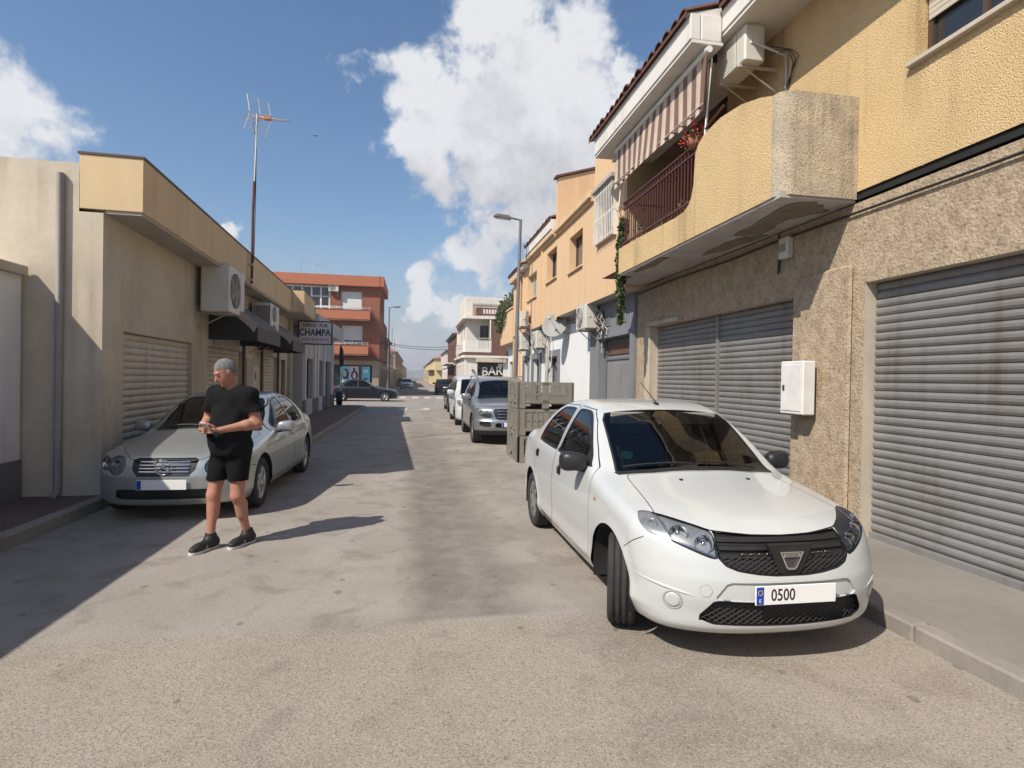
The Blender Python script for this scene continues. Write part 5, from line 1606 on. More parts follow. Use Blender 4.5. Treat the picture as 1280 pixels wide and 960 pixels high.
blob_plate('damp_patch', [(4.3, 6.9), (4.5, 6.8), (4.45, 7.6), (4.3, 8.0), (4.22, 7.5)], 3.629, 'damp_patch', bal)
blob_plate('damp_patch', [(3.78, 8.5), (3.9, 8.4), (3.92, 9.2), (3.80, 9.6)], 3.629, 'damp_patch', bal)
# railing
rail = empty('railing', (0, 0, 0)); rail.parent = bal
m = MB(); rx = 3.77
m.box(rx - .022, rx + .022, 7.2, 10.02, 4.94, 4.975, 0, None, .008); m.box(rx - .016, rx + .016, 7.2, 10.02, 4.83, 4.855); m.box(rx - .016, rx + .016, 7.26, 10.02, 4.20, 4.225)
m.tube([(rx, 7.2, 5.02), (rx, 6.9, 5.1), (rx, 6.6, 5.16)], .016, 6); m.tube([(rx, 7.2, 4.85), (rx, 6.9, 5.0)], .014, 6)
m.build('rail', MATS['rail_red'], rail)
for k in range(27):
    y = 7.32 + k * .1005; m = MB(); m.box(rx - .007, rx + .007, y - .007, y + .007, 4.12, 4.94); m.build('baluster', MATS['rail_red'], rail)
# end panel of railing towards the orange house
m = MB()
for k in range(5): m.box(rx + .05 + k * .16, rx + .065 + k * .16, 10.0, 10.014, 4.12, 4.94)
m.box(rx, 4.55, 9.99, 10.02, 4.93, 4.97); m.build('rail_return', MATS['rail_red'], rail)
# eaves: front part over the loggia, then the set-back part
m = MB()
m.box(3.50, 4.7, 7.40, 10.95, 6.12, 6.16, 0); m.box(3.50, 3.94, 6.95, 7.399, 6.12, 6.16, 0)
m.box(3.48, 3.62, 6.95, 10.95, 6.161, 6.50, 0, None, .01)   # fascia
m.box(3.63, 3.92, 6.95, 7.05, 6.161, 6.50, 0, None, .01)
m.prism([(3.45, 6.5), (3.92, 6.5), (3.92, 6.63)], 'y', 6.97, 7.07, 0)
m.build('eave', MATS['white_eave'], R1)
m = MB(); m.box(3.95, 4.7, Y0, 7.38, 6.26, 6.30); m.box(3.93, 4.06, Y0, 7.36, 6.302, 6.60, 0, None, .01); m.build('eave', MATS['white_eave'], R1)
E1 = Face('x', 3.40, -1); tiles(E1, 6.95, 11.15, 0.0, 6.50, 5.0, 1.75, R1, .235)
E2 = Face('x', 3.84, -1); tiles(E2, Y0, 6.94, 0.0, 6.61, 4.6, 1.6, R1, .235)
m = MB(); m.quad((8.3, Y0, 8.2), (12.0, Y0, 6.5), (12.0, Y1, 6.5), (8.3, Y1, 8.2)); m.build('rear_roof', MATS['roof_tile'], R1)
m = MB(); m.prism([(3.95, 6.2), (12, 6.3), (8.3, 8.15)], 'y', Y1 - .16, Y1 - .02); m.prism([(4.2, 6.2), (12, 6.3), (8.3, 8.1)], 'y', Y0, Y0 + .15); m.build('gable', MATS['stucco_yellow'], R1)
# shutters and their post
roller(G, (8.30, 10.56, .09, 2.76), R1); roller(G, (6.33, 8.26, .09, 2.76), R1); roller(G, (1.7, 5.2, .09, 2.76), R1)
m = MB(); G.box(m, 8.25, 8.31, .09, 2.755, -.20, -.095, 0); m.build('shutter_post', MATS['shutter_grey'], R1)
m = MB()
for (a, b) in ((6.33, 8.26), (8.30, 10.56), (1.7, 5.2)): G.box(m, a, b, .09, .17, -.13, -.105, 0, .004)
m.build('shutter_rail', MATS['shutter_grey'], R1)
m = MB(); G.box(m, 9.4, 10.75, 2.77, 2.85, .0, .05, 0, .006); G.box(m, 10.58, 10.80, .1, 2.765, .0, .035, 0, .005); m.build('door_surround', MATS['cream_stone'], R1)
m = MB(); G.box(m, 5.35, 6.15, .1, 2.98, .0, .05, 0, .03); m.build('pilaster', MATS['chip_cladding'], R1)
# meter cabinet, junction box
t = empty('meter_cabinet', (4.5, 5.98, 1.34), 0, 'white meter cabinet on the stone pilaster beside the grey garage shutter', 'meter box')
m = MB(); m.box(-.16, .0, -.20, .20, 0, .62, 0, None, .012); m.build('casing', MATS['white_metal'], t)
m = MB(); m.box(-.168, -.161, -.17, .17, .04, .58, 0, None, .004); d_ = m.build('cover', MATS['white_metal'], t); m = MB(); m.box(-.178, -.169, .11, .14, .28, .34); m.build('lock', MATS['ac_grille'], d_)
t = empty('junction_box', (4.6, 6.44, 3.26), 0, 'small cream electrical box with a dangling cable high on the stone wall', 'electric box')
m = MB(); m.box(-.09, 0, -.09, .09, 0, .26, 0, None, .012); m.build('casing', MATS['ac_white'], t)
m = MB(); m.box(-.096, -.091, -.06, .06, .08, .18); m.build('label_plate', MATS['pipe_grey'], t)
m = MB(); m.tube([(-.05, .08, .02), (-.05, .10, -.10), (-.03, .16, -.16), (-.02, .17, -.02), (-.02, .17, .34)], .010, 6); m.build('cable', MATS['cable_black'], t)
# long cable under the slab
t = MB(); t.tube([(4.57, 11.2, 3.50), (4.57, 9.5, 3.53), (4.57, 7.8, 3.50), (4.57, 6.6, 3.52), (4.57, 4.0, 3.50), (4.57, 0, 3.52)], .013, 6); tag(t.build('wall_cable', MATS['cable_black']), 'black cable running along the top of the stone wall under the balcony slab', 'cable')
# awning
aw = empty('striped_awning', (3.74, 8.65, 6.02), 0, 'brown and cream striped awning hanging from the white eave over the balcony', 'awning')
def awning_cloth():
    m = MB(); n = 26; ya, yb = -1.68, 1.72; rows = 5
    sub = 4
    for i in range(n):
        for q in range(sub):
            a = (i + q / sub) / n; b = (i + (q + 1) / sub) / n
            for r in range(rows):
                def P(t, s):
                    y = ya + (yb - ya) * t; fold = .018 * math.sin(t * n * PI) * s + .03 * math.sin(t * 9) * s
                    z = -.02 - .72 * s + (.035 * math.sin(t * n * PI * 1.0) - .02 * math.sin(t * 14)) * (s > .99) * .6 + .06 * t * s
                    return (-.02 - .03 * s + fold, y, z)
                m.add([P(a, r / rows), P(b, r / rows), P(b, (r + 1) / rows), P(a, (r + 1) / rows)], [(0, 1, 2, 3)], i % 2, True)
    return m
awning_cloth().build('cloth', [MATS['awn_brown'], MATS['awn_cream']], aw)
m = MB(); m.tube([(0, -1.72, .03), (0, 1.74, .03)], .045, 12); m.build('roller_tube', MATS['white_metal'], aw)
m = MB(); m.tube([(-.05, -1.66, -.66), (-.05, 1.70, -.60)], .010, 6); m.build('bottom_bar', MATS['awn_cream'], aw)
for s in (-1.6, 1.6):
    m = MB(); m.tube([(0.10, s, -.02), (0.02, s, -1.05)], .012, 6); m.build('arm', MATS['white_metal'], aw)
# white pole standing in the balcony corner
t = MB(); t.tube([(3.95, 7.35, 3.75), (3.95, 7.35, 6.1)], .014, 8); tag(t.build('awning_pole', MATS['white_metal']), 'thin white pole standing in the balcony corner beside the awning edge', 'pole')
# air conditioner under the eave
ac_unit((4.6, 6.98, 5.78), -PI / 2, 'cream air conditioner bracketed high on the yellow wall under the eave', 1, (.70, .28, .46), fan_face=False, grille_side=0, gap=.26)
# roof drain spout and stain
t = MB(); t.tube([(4.25, 5.75, 6.55), (4.28, 5.60, 6.32), (4.36, 5.48, 6.10), (4.5, 5.40, 6.0), (4.62, 5.36, 5.97)], [.075, .08, .08, .075, .07], 14)
tag(t.build('drain_pipe', MATS['pipe_grey']), 'curved grey drain pipe elbow at the eave above the yellow wall', 'pipe')
t = MB()
R_ = random.Random(4)
for k in range(3):
    x = 4.585 - .012 * k
    t.tube([(4.40, 6.62, 5.98 - .05 * k), (x - .02, 6.50 - .06 * k, 5.90 - .04 * k), (x, 6.42 - .07 * k, 5.70), (x, 6.48 + .01 * k, 5.45), (x, 6.60 + .06 * k, 5.20 - .06 * k), (x, 6.74 + .12 * k, 4.95)], .006, 8)
tag(t.build('hanging_cables', MATS['cable_black']), 'bundle of black cables hanging on the yellow wall beside the air conditioner', 'cable')
# flowers, pots behind the railing, dead twigs
t = empty('flower_basket', (3.80, 7.35, 5.02), 0, 'hanging basket of red flowers under the awning at the balcony rail', 'flowers')
m = MB(); m.lathe([(.0, -.10), (.10, -.09), (.14, .02), (.12, .03)], 16); m.build('pot', MATS['terracotta'], t)
leaves('blossom', 'petal_red', [((0, .02, .12), (.22, .30, .10)), ((-.02, .2, .08), (.12, .16, .10))], 150, .030, t)
leaves('foliage', 'leaf', [((0, .05, .05), (.20, .30, .10))], 80, .04, t)
for k, (y, hgt, lab) in enumerate(((8.0, .42, 'small potted green plant behind the balcony railing nearest the parapet'), (8.6, .30, 'low potted plant in the middle behind the red railing'), (9.6, .5, 'bushy potted plant behind the railing next to the orange wall'))):
    t = empty('potted_plant', (4.0, y, 3.75), 0, lab, 'potted plant', 'plants on the balcony')
    m = MB(); m.lathe([(0, 0), (.11, 0), (.15, .26), (.135, .26), (.12, .22), (0, .22)], 18); m.build('pot', MATS['terracotta'], t)
    leaves('foliage', 'leaf', [((0, 0, .26 + hgt * .5), (.20, .24, hgt * .55))], 120, .05, t)
t = empty('trailing_plant', (3.84, 10.2, 4.2), 0, 'dark green creeper hanging down from the balcony end beside the grey doorway', 'plant')
cl = [((0, 0, .35), (.10, .14, .22)), ((-.02, 0, .05), (.11, .15, .25)), ((-.03, 0, -.25), (.11, .15, .25)), ((-.03, .01, -.55), (.10, .14, .25)), ((-.03, .01, -.85), (.08, .11, .22)), ((-.02, .03, -1.12), (.07, .09, .2)), ((-.02, .04, -1.32), (.04, .05, .14))]
leaves('foliage', 'leaf', cl, 2600, .045, t)
m = MB()
for k in range(5): m.tube([(.05, -.1 + .05 * k, .5), (-.03, -.05 + .03 * k, .1), (-.03, .02 * k - .03, -.6), (-.02, .03, -1.3)], .008, 5)
for k in range(10):
    a = R_.uniform(0, 6.28); m.tube([(0, 0, .35), (.1 * math.cos(a), .3 * math.sin(a), .62 + R_.uniform(0, .25)), (.16 * math.cos(a), .5 * math.sin(a), .72 + R_.uniform(0, .4))], .005, 4)
m.build('stem', MATS['dry_twig'], t)

# ------------------------------------------------------------------ RIGHT: orange houses
R2 = empty('orange_house', (0, 0, 0), 0, 'orange house with white ground floor and grey doorway next to the yellow house', 'house')
O = Face('x', 4.2, -1)
GW = Face('x', 4.6, -1)
wins = [(14.05, 15.30, 4.64, 5.60)]
m = MB(); O.wall(m, 11.02, 13.12, 3.57, 7.62, [(11.62, 12.72, 4.86, 5.96)], .2); O.wall(m, 13.12, 16.62, 3.57, 6.20, wins, .27)
m.quad((4.2, 13.12, 6.2), (7.0, 13.12, 6.2), (7.0, 13.12, 7.62), (4.2, 13.12, 7.62)); m.quad((4.2, 11.02, 3.57), (7, 11.02, 3.57), (7, 11.02, 7.62), (4.2, 11.02, 7.62))
m.quad((4.2, 11.02, 7.62), (7, 11.02, 7.62), (7, 13.12, 7.62), (4.2, 13.12, 7.62)); m.quad((4.2, 13.12, 6.2), (12, 13.12, 6.2), (12, 16.62, 6.2), (4.2, 16.62, 6.2))
m.quad((7, 11.02, 3.5), (7, 13.12, 3.5), (7, 13.12, 7.62), (7, 11.02, 7.62))
m.quad((12, 11.3, 0), (12, 16.6, 0), (12, 16.6, 6.2), (12, 11.3, 6.2))
m.build('upper_wall', MATS['orange_wall'], R2)
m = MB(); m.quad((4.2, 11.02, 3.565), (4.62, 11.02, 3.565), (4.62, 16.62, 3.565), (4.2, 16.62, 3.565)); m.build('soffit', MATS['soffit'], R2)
m = MB(); O.box(m, 13.14, 16.60, 6.06, 6.24, -.02, .14, 0, .015); O.box(m, 13.14, 16.60, 5.98, 6.058, -.02, .07, 0, .01); m.build('cornice', MATS['orange_trim'], R2)
window(O, wins[0], R2, .22, 'frame_brown', 'pane_pale', mull=1, sill='orange_trim')
gw = window(O, (11.62, 12.72, 4.86, 5.96), R2, .14, 'white_metal', 'pane', mull=1, sill='orange_trim')
gr_ = empty('window_grille', (0, 0, 0)); gr_.parent = R2
m = MB()
for z in (4.86, 5.34, 5.90): O.box(m, 11.55, 12.79, z, z + .022, .085, .107)
for y in (11.55, 12.768): O.box(m, y, y + .022, 4.80, 6.02, -.01, .084)
m.build('grille_frame', MATS['white_metal'], gr_)
for k in range(12):
    y = 11.58 + k * .108; m = MB(); O.box(m, y, y + .018, 4.80, 6.02, .108, .124); m.build('grille_bar', MATS['white_metal'], gr_)
m = MB(); O.box(m, 11.5, 12.84, 6.0, 6.10, -.01, .18, 0, .01); m.build('window_hood', MATS['soffit'], R2)
m = MB()
PF = Face('x', 4.53, -1)
PF.wall(m, 11.31, 14.30, 0, 3.56, [(11.52, 13.60, 0, 2.70)], .30); m.quad((4.53, 14.30, 0), (4.6, 14.30, 0), (4.6, 14.30, 3.56), (4.53, 14.30, 3.56)); m.quad((4.53, 11.31, 0), (4.7, 11.31, 0), (4.7, 11.31, 3.56), (4.53, 11.31, 3.56)); m.build('doorway_wall', MATS['grey_paint'], R2)
m = MB(); PF.box(m, 11.48, 13.64, 2.70, 2.80, -.02, .03, 0, .006); PF.box(m, 11.40, 11.50, .1, 2.80, -.02, .02, 0, .005); PF.box(m, 13.62, 13.72, .1, 2.80, -.02, .02, 0, .005); m.build('door_surround', MATS['grey_paint'], R2)
door(PF, (11.57, 13.55, .10, 2.65), R2, .22, 'grey_door', 2, .42)
m = MB()
PF.box(m, 11.62, 13.5, 2.32, 2.58, -.215, -.19); m.build('transom', MATS['brown_door'], R2)
for (a, b) in ((11.75, 12.35), (12.75, 13.35)):
    m = MB(); PF.box(m, a, b, 2.98, 3.30, .0, .02, 0, .006); PF.box(m, a + .05, b - .05, 3.03, 3.25, .021, .026, 1); m.build('vent_panel', [MATS['grey_paint'], MATS['frame_grey']], R2)
WW = [(17.85, 19.25, .10, 2.45), (20.55, 21.75, .10, 2.45), (22.7, 23.6, .10, 2.45)]
m = MB(); GW.wall(m, 14.30, 16.62, 0, 3.56, [], .2); m.build('ground_floor_wall', MATS['white_wall'], R2)
m = MB(); GW.box(m, 14.32, 16.6, .11, .55, .0, .02, 0); m.build('plinth', MATS['grey_paint'], R2)

R3 = empty('tiled_orange_house', (0, 0, 0), 0, 'orange house with tiled eave, set-in window and grey framed openings below', 'house')
w3 = [(16.72, 18.0, 4.80, 5.74), (19.55, 21.1, 4.62, 5.52)]
m = MB(); O.wall(m, 16.62, 24.2, 3.50, 6.30, w3, .27)
m.prism([(16.60, 6.2), (16.60, 7.78), (16.72, 7.78), (16.72, 6.2)], 'x', 4.18, 4.2, 0) if False else None
m.add([(4.17, 16.60, 6.18), (10, 16.60, 6.18), (10, 16.60, 9.4), (4.17, 16.60, 7.72)], [(0, 1, 2, 3)]); m.add([(4.17, 16.60, 6.18), (4.17, 16.78, 6.18), (4.17, 16.78, 7.72), (4.17, 16.60, 7.72)], [(0, 1, 2, 3)])
m.add([(4.17, 16.78, 6.18), (10, 16.78, 6.18), (10, 16.78, 9.4), (4.17, 16.78, 7.72)], [(3, 2, 1, 0)])
m.quad((4.2, 24.2, 0), (12, 24.2, 0), (12, 24.2, 6.3), (4.2, 24.2, 6.3)); m.quad((12, 16.6, 0), (12, 24.2, 0), (12, 24.2, 6.3), (12, 16.6, 6.3))
m.build('upper_wall', MATS['orange_wall'], R3)
m = MB(); m.prism([(4.05, 16.55), (10.1, 16.55), (10.1, 16.85), (4.05, 16.85)], 'z', 0, .001) if False else None
m.add([(4.08, 16.54, 7.72), (10, 16.54, 9.43), (10, 16.84, 9.43), (4.08, 16.84, 7.72)], [(0, 1, 2, 3)]); m.add([(4.08, 16.54, 7.78), (10, 16.54, 9.49), (10, 16.84, 9.49), (4.08, 16.84, 7.78)], [(0, 1, 2, 3)])
m.add([(4.08, 16.54, 7.72), (10, 16.54, 9.43), (10, 16.54, 9.49), (4.08, 16.54, 7.78)], [(0, 1, 2, 3)]); m.add([(4.08, 16.54, 7.72), (4.08, 16.84, 7.72), (4.08, 16.84, 7.78), (4.08, 16.54, 7.78)], [(0, 1, 2, 3)])
m.build('party_wall_cap', MATS['roof_tile'], R3)
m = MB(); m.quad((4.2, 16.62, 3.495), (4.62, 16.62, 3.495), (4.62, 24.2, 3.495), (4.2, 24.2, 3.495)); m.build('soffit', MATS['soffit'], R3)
m = MB(); O.box(m, 16.8, 22.0, 6.08, 6.25, -.02, .15, 0, .015); O.box(m, 16.62, 22.0, 6.0, 6.078, -.02, .07, 0, .01); O.box(m, 22.0, 24.15, 5.72, 5.86, -.02, .22, 0, .015); m.build('cornice', MATS['orange_trim'], R3)
T1 = Face('x', 3.98, -1); tiles(T1, 16.85, 20.9, 0, 6.56, 5.0, 1.7, R3, .25, rows=4); tiles(T1, 21.0, 24.3, .05, 6.00, 5.0, 1.7, R3, .25, rows=4)
m = MB(); m.box(4.02, 4.3, 16.85, 20.9, 6.26, 6.56); m.box(3.98, 4.3, 20.92, 24.25, 5.87, 6.0); m.build('eave', MATS['white_eave'], R3)
window(O, w3[0], R3, .22, 'frame_brown', 'pane', mull=0, sill='orange_trim'); window(O, w3[1], R3, .20, 'blind_cream', 'pane_pale', mull=0, blind=(.97, 'blind_cream'), sill='orange_trim')
for (a, b, c) in ((18.55, 18.72, 6.0), (21.75, 21.92, 5.7)):
    m = MB(); O.box(m, a, b, 3.52, c, -.01, .05); m.build('pilaster', MATS['orange_wall'], R3)
m = MB(); m.tube([(4.12, 22.25, 5.8), (4.12, 22.25, 3.6)], .05, 8); m.build('downpipe', MATS['orange_trim'], R3)
m = MB(); GW.wall(m, 16.62, 24.2, 0, 3.49, WW, .24); m.build('ground_floor_wall', MATS['white_wall'], R3)
for a, b, c, d in WW:
    m = MB()
    GW.box(m, a - .24, a, .1, d + .22, -.02, .05, 0, .006); GW.box(m, b, b + .24, .1, d + .22, -.02, .05, 0, .006); GW.box(m, a, b, d, d + .22, -.02, .05, 0, .006)
    m.build('opening_surround', MATS['grey_paint'], R3)
    window(GW, (a, b, c, d), R3, .18, 'frame_grey', 'pane', mull=1, bars=1)

ac_unit((4.6, 14.02, 2.98), -PI / 2, 'white air conditioner on the white wall nearest the grey doorway', 1, (.86, .32, .62), grille_side=0)
ac_unit((4.6, 19.75, 2.78), -PI / 2, 'white air conditioner low on the white wall under the orange overhang', 1, (.84, .32, .60))
ac_unit((4.6, 22.6, 2.86), -PI / 2, 'lower white air conditioner just right of the street lamp pole', 1, (.86, .34, .66))
ac_unit((4.2, 20.75, 3.60), -PI / 2, 'beige air conditioner on the orange wall just right of the street lamp pole', 1, (.8, .30, .56), fan_face=False)
# satellite dish
t = empty('satellite_dish', (4.6, 16.75, 3.10), 0, 'pale grey satellite dish on the white wall between two air conditioners', 'satellite dish')
Mx = Matrix.Translation((-.42, 0, .22)) @ Matrix.Rotation(-1.15, 4, 'Z') @ Matrix.Rotation(-1.25, 4, 'X').inverted() @ Matrix.Identity(4)
Mx = Matrix.Translation((-.40, 0, .22)) @ Vector((0, 0, 1)).rotation_difference(Vector((-.55, -.75, .35)).normalized()).to_matrix().to_4x4()
m = MB(); m.lathe([(0, 0), (.12, .006), (.24, .026), (.34, .055), (.40, .078), (.405, .075), (.34, .049), (.24, .020), (0, -.006)], 28, 0, Mx); m.build('dish', mat('dish_grey', (.27, .26, .25), .6, var=.3), t)
m = MB(); tip = Mx @ Vector((0, .06, .42)); m.tube([Mx @ Vector((0, -.38, .07)), Mx @ Vector((0, -.2, .3)), tip], .012, 6); m.ball(tip, .05, 10); m.build('receiver_arm', MATS['metal_bracket'], t)
m = MB(); m.tube([(0, 0, 0), (-.2, 0, 0.02), (-.30, .03, .2), Mx @ Vector((0, 0, -.01))], .018, 6); m.build('bracket', MATS['metal_bracket'], t)
# tangle of cables on the white wall
t = MB(); R_ = random.Random(9)
for k in range(16):
    y0 = R_.uniform(13.35, 13.65); z0 = R_.uniform(3.15, 3.5); pts = []
    for q in range(7): pts.append((4.50 - R_.uniform(0, .10), y0 - .25 * math.sin(q * 1.1 + k) - .05 * q + R_.uniform(-.06, .06), z0 - .09 * q + R_.uniform(-.05, .08)))
    t.tube(pts, .011, 5, k % 2)
tag(t.build('cable_tangle', [MATS['cable_pale'], MATS['cable_black']]), 'tangle of pale and black cables beside the air conditioner at the grey doorway', 'cable')
t = MB()
for k in range(4):
    z = 3.38 + .04 * k; t.tube([(4.57, 13.7, z), (4.57, 15.0, z - .06), (4.57, 17.0, z + .02), (4.57, 18.6, z - .05), (4.57, 20.2, z), (4.57, 24.0, z - .04)], .010, 5, k % 2)
tag(t.build('wall_cable', [MATS['cable_black'], MATS['cable_pale']]), 'bundle of cables strung along the white wall below the orange overhang', 'cable')
t = MB()
for k in range(7):
    y = 18.9 + R_.uniform(-.35, .35); t.tube([(4.54, y, 3.4), (4.50, y + R_.uniform(-.2, .2), 3.1), (4.54, y + R_.uniform(-.2, .2), 2.75), (4.55, y + .1, R_.uniform(1.2, 2.5))], .016, 5, k % 2)
tag(t.build('cable_loop', [MATS['cable_pale'], MATS['white_metal']]), 'coiled pale cables hanging between the two grey framed openings', 'cable')

# ------------------------------------------------------------------ RIGHT: next house with plants on its terrace
R4 = empty('terrace_house', (0, 0, 0), 0, 'low pale orange house with leafy terrace beyond the street lamp', 'house')
m = MB(); O.wall(m, 24.25, 27.8, 3.3, 4.75, [], .2); m.quad((4.6, 27.8, 0), (12, 27.8, 0), (12, 27.8, 3.3), (4.6, 27.8, 3.3)); m.quad((4.2, 27.8, 3.3), (12, 27.8, 3.3), (12, 27.8, 4.75), (4.2, 27.8, 4.75)); m.quad((4.2, 24.25, 4.75), (12, 24.25, 4.75), (12, 27.8, 4.75), (4.2, 27.8, 4.75)); m.quad((12, 24.25, 0), (12, 27.8, 0), (12, 27.8, 4.75), (12, 24.25, 4.75)); m.quad((4.2, 24.25, 3.3), (4.6, 24.25, 3.3), (4.6, 27.8, 3.3), (4.2, 27.8, 3.3)); m.build('upper_wall', MATS['orange_wall'], R4)
w4 = [(24.7, 25.7, .1, 2.5), (26.4, 27.4, .1, 2.5)]
m = MB(); GW.wall(m, 24.25, 27.8, 0, 3.3, w4, .2); m.build('ground_floor_wall', MATS['white_wall'], R4)
for o in w4: window(GW, o, R4, .15, 'frame_grey', 'pane')
m = MB(); O.box(m, 24.3, 27.8, 4.752, 4.83, -.25, .05, 0, .01); m.build('coping', MATS['orange_trim'], R4)
t = empty('terrace_bush', (4.5, 26.3, 4.76), 0, 'leafy green bush spilling over the terrace edge beyond the street lamp', 'bush')
leaves('foliage', 'leaf', [((0, 0, .35), (.6, 1.2, .6)), ((-.35, .4, -.05), (.35, .9, .55)), ((-.4, 1.1, -.30), (.3, .5, .6)), ((.1, -1.2, .55), (.5, .8, .5)), ((-.1, 1.3, .2), (.4, .5, .6))], 2600, .075, t)
m = MB()
for k in range(7): m.tube([(.2, -1 + .5 * k, 0), (.05, -1 + .5 * k + .1, .4), (-.25, -1 + .45 * k, .6), (-.4, -.9 + .45 * k, .2)], [.03, .02, .015, .008], 6)
m.build('trunk', MATS['dry_twig'], t)

# ------------------------------------------------------------------ street lamps
def street_lamp(loc, h, lean, label, arm=(-.75, 0), group='street lamps'):
    t = empty('street_lamp', loc, 0, label, 'street lamp', group)
    m = MB(); m.lathe([(.16, 0), (.16, .03), (.11, .05), (.085, .5), (.082, .9)], 16); m.build('base', MATS['lamp_pole'], t)
    lx, ly = lean
    m = MB(); m.tube([(0, 0, .85), (lx * .3, ly * .3, h * .4), (lx * .7, ly * .7, h * .75), (lx, ly, h - .02)], [.08, .07, .058, .05], 14); m.build('pole', MATS['lamp_pole'], t)
    m = MB(); m.tube([(lx, ly, h - .04), (lx + arm[0] * .5, ly + arm[1] * .5, h + .03)], .032, 10); m.build('arm', MATS['lamp_pole'], t)
    A = Matrix.Translation((lx + arm[0] * .4, ly + arm[1] * .4, h + .02)) @ Matrix.Rotation(math.atan2(arm[1], arm[0]), 4, 'Z') @ Matrix.Rotation(-.06, 4, 'Y')
    m = MB(); m.prism([(0, -.05), (.08, .045), (.50, .06), (.62, .0), (.60, -.035), (.05, -.06)], 'y', -.13, .13, 0, A); hd = m.build('lamp_head', MATS['lamp_pole'], t)
    m = MB(); m.box(.10, .52, -.10, .10, -.075, -.05, 0, A, .01); m.build('diffuser', MATS['lamp_glass'], hd)
    return t
street_lamp((3.57, 20.0, .11), 7.28, (.10, 0), 'grey street lamp on the right pavement behind the silver car', (-.85, 0))
street_lamp((-2.2, 50.2, .12), 7.55, (.05, 0), 'dark street lamp at the corner of the red brick block', (.9, .0))

# ------------------------------------------------------------------ plastic pallet crates
def crate(loc, label, rz=0.0, vent=True):
    w_, d, h = 1.17, 1.30, .545
    t = empty('pallet_crate', loc, rz, label, 'crate', 'stacked plastic pallet crates')
    m = MB(); pw = .17; T_ = .04
    # corner posts (L sections) and middle posts
    for sx in (0, 1):
        for sy in (0, 1):
            m = MB(); x = sx * (w_ - T_ * 1.5); y = sy * (d - T_ * 1.5)
            m.box(x, x + T_ * 1.5, sy * (d - pw), sy * (d - pw) + pw, 0, h, 0, None, .01)
            m.box(sx * (w_ - pw), sx * (w_ - pw) + pw, y, y + T_ * 1.5, 0.001, h - .001, 0, None, .01)
            m.build('corner_post', MATS['crate_plastic'], t)
    for sy in (0, 1): m = MB(); m.box(w_ / 2 - .07, w_ / 2 + .07, sy * (d - T_ * 1.5), sy * (d - T_ * 1.5) + T_ * 1.5, .0, h - .004, 0, None, .008); m.build('middle_post', MATS['crate_plastic'], t)
    for sx in (0, 1): m = MB(); m.box(sx * (w_ - T_ * 1.5), sx * (w_ - T_ * 1.5) + T_ * 1.5, d / 2 - .07, d / 2 + .07, .0, h - .004, 0, None, .008); m.build('middle_post', MATS['crate_plastic'], t)
    z0 = .11
    for side_ in range(4):
        m = MB()
        if side_ < 2: L0, L1_, f = pw * .9, w_ - pw * .9, (lambda a, b, z, q, e0, e1: m.box(a, b, side_ * (d - .03) + e0, side_ * (d - .03) + e1, z, q, 0))
        else: L0, L1_, f = pw * .9, d - pw * .9, (lambda a, b, z, q, e0, e1: m.box((side_ - 2) * (w_ - .03) + e0, (side_ - 2) * (w_ - .03) + e1, a, b, z, q, 0))
        if vent:
            f(L0, L1_, h - .07, h - .01, 0, .03); f(L0, L1_, z0, z0 + .06, 0, .03); f(L0, L1_, z0 + (h - z0) * .42, z0 + (h - z0) * .47, -.002, .044)
            n = 34
            for k in range(n + 1):
                a = L0 + (L1_ - L0) * k / n; f(a - .006, a + .006, z0 + .055, z0 + .16, .006, .024)
            n = 8
            for k in range(n + 1):
                a = L0 + (L1_ - L0) * k / n; f(a - .010, a + .010, z0 + .16, h - .06, -.006, .046)
            f(L0, L1_, z0 + .155, z0 + .175, .001, .029); f(L0, L1_, h - .16, h - .15, .002, .026)
        else:
            f(L0, L1_, z0, h - .012, .012, .026); f(L0, L1_, h - .07, h - .01, 0, .035); f(L0, L1_, z0 - .02, z0 + .05, 0, .034)
            n = 7
            for k in range(n + 1):
                a = L0 + (L1_ - L0) * k / n; f(a - .014, a + .014, z0 + .05, h - .07, 0, .030)
            f(L0, L1_, z0 + .19, z0 + .215, .002, .029)
        m.build('side_panel', MATS['crate_plastic'], t)
    m = MB(); m.box(.02, w_ - .02, .02, d - .02, .09, .12); m.build('floor', MATS['crate_plastic'], t)
    for x in (.003, w_ / 2 - .067, w_ - .137):
        m = MB(); m.box(x, x + .134, .02, d - .02, .0, .035)
        for y in (.19, d / 2 - .06, d - .31): m.box(x, x + .134, y, y + .12, .035, .09)
        m.build('skid', MATS['crate_plastic'], t)
    return t
crate((2.08, 11.28, .002), 'bottom grey plastic pallet crate of the stack behind the white car', .0, False)
crate((2.085, 11.27, .549), 'middle grey plastic pallet crate of the stack behind the white car', .006, False)
crate((2.07, 11.26, 1.096), 'topmost grey plastic pallet crate of the stack, its sides open lattice', -.008, True)
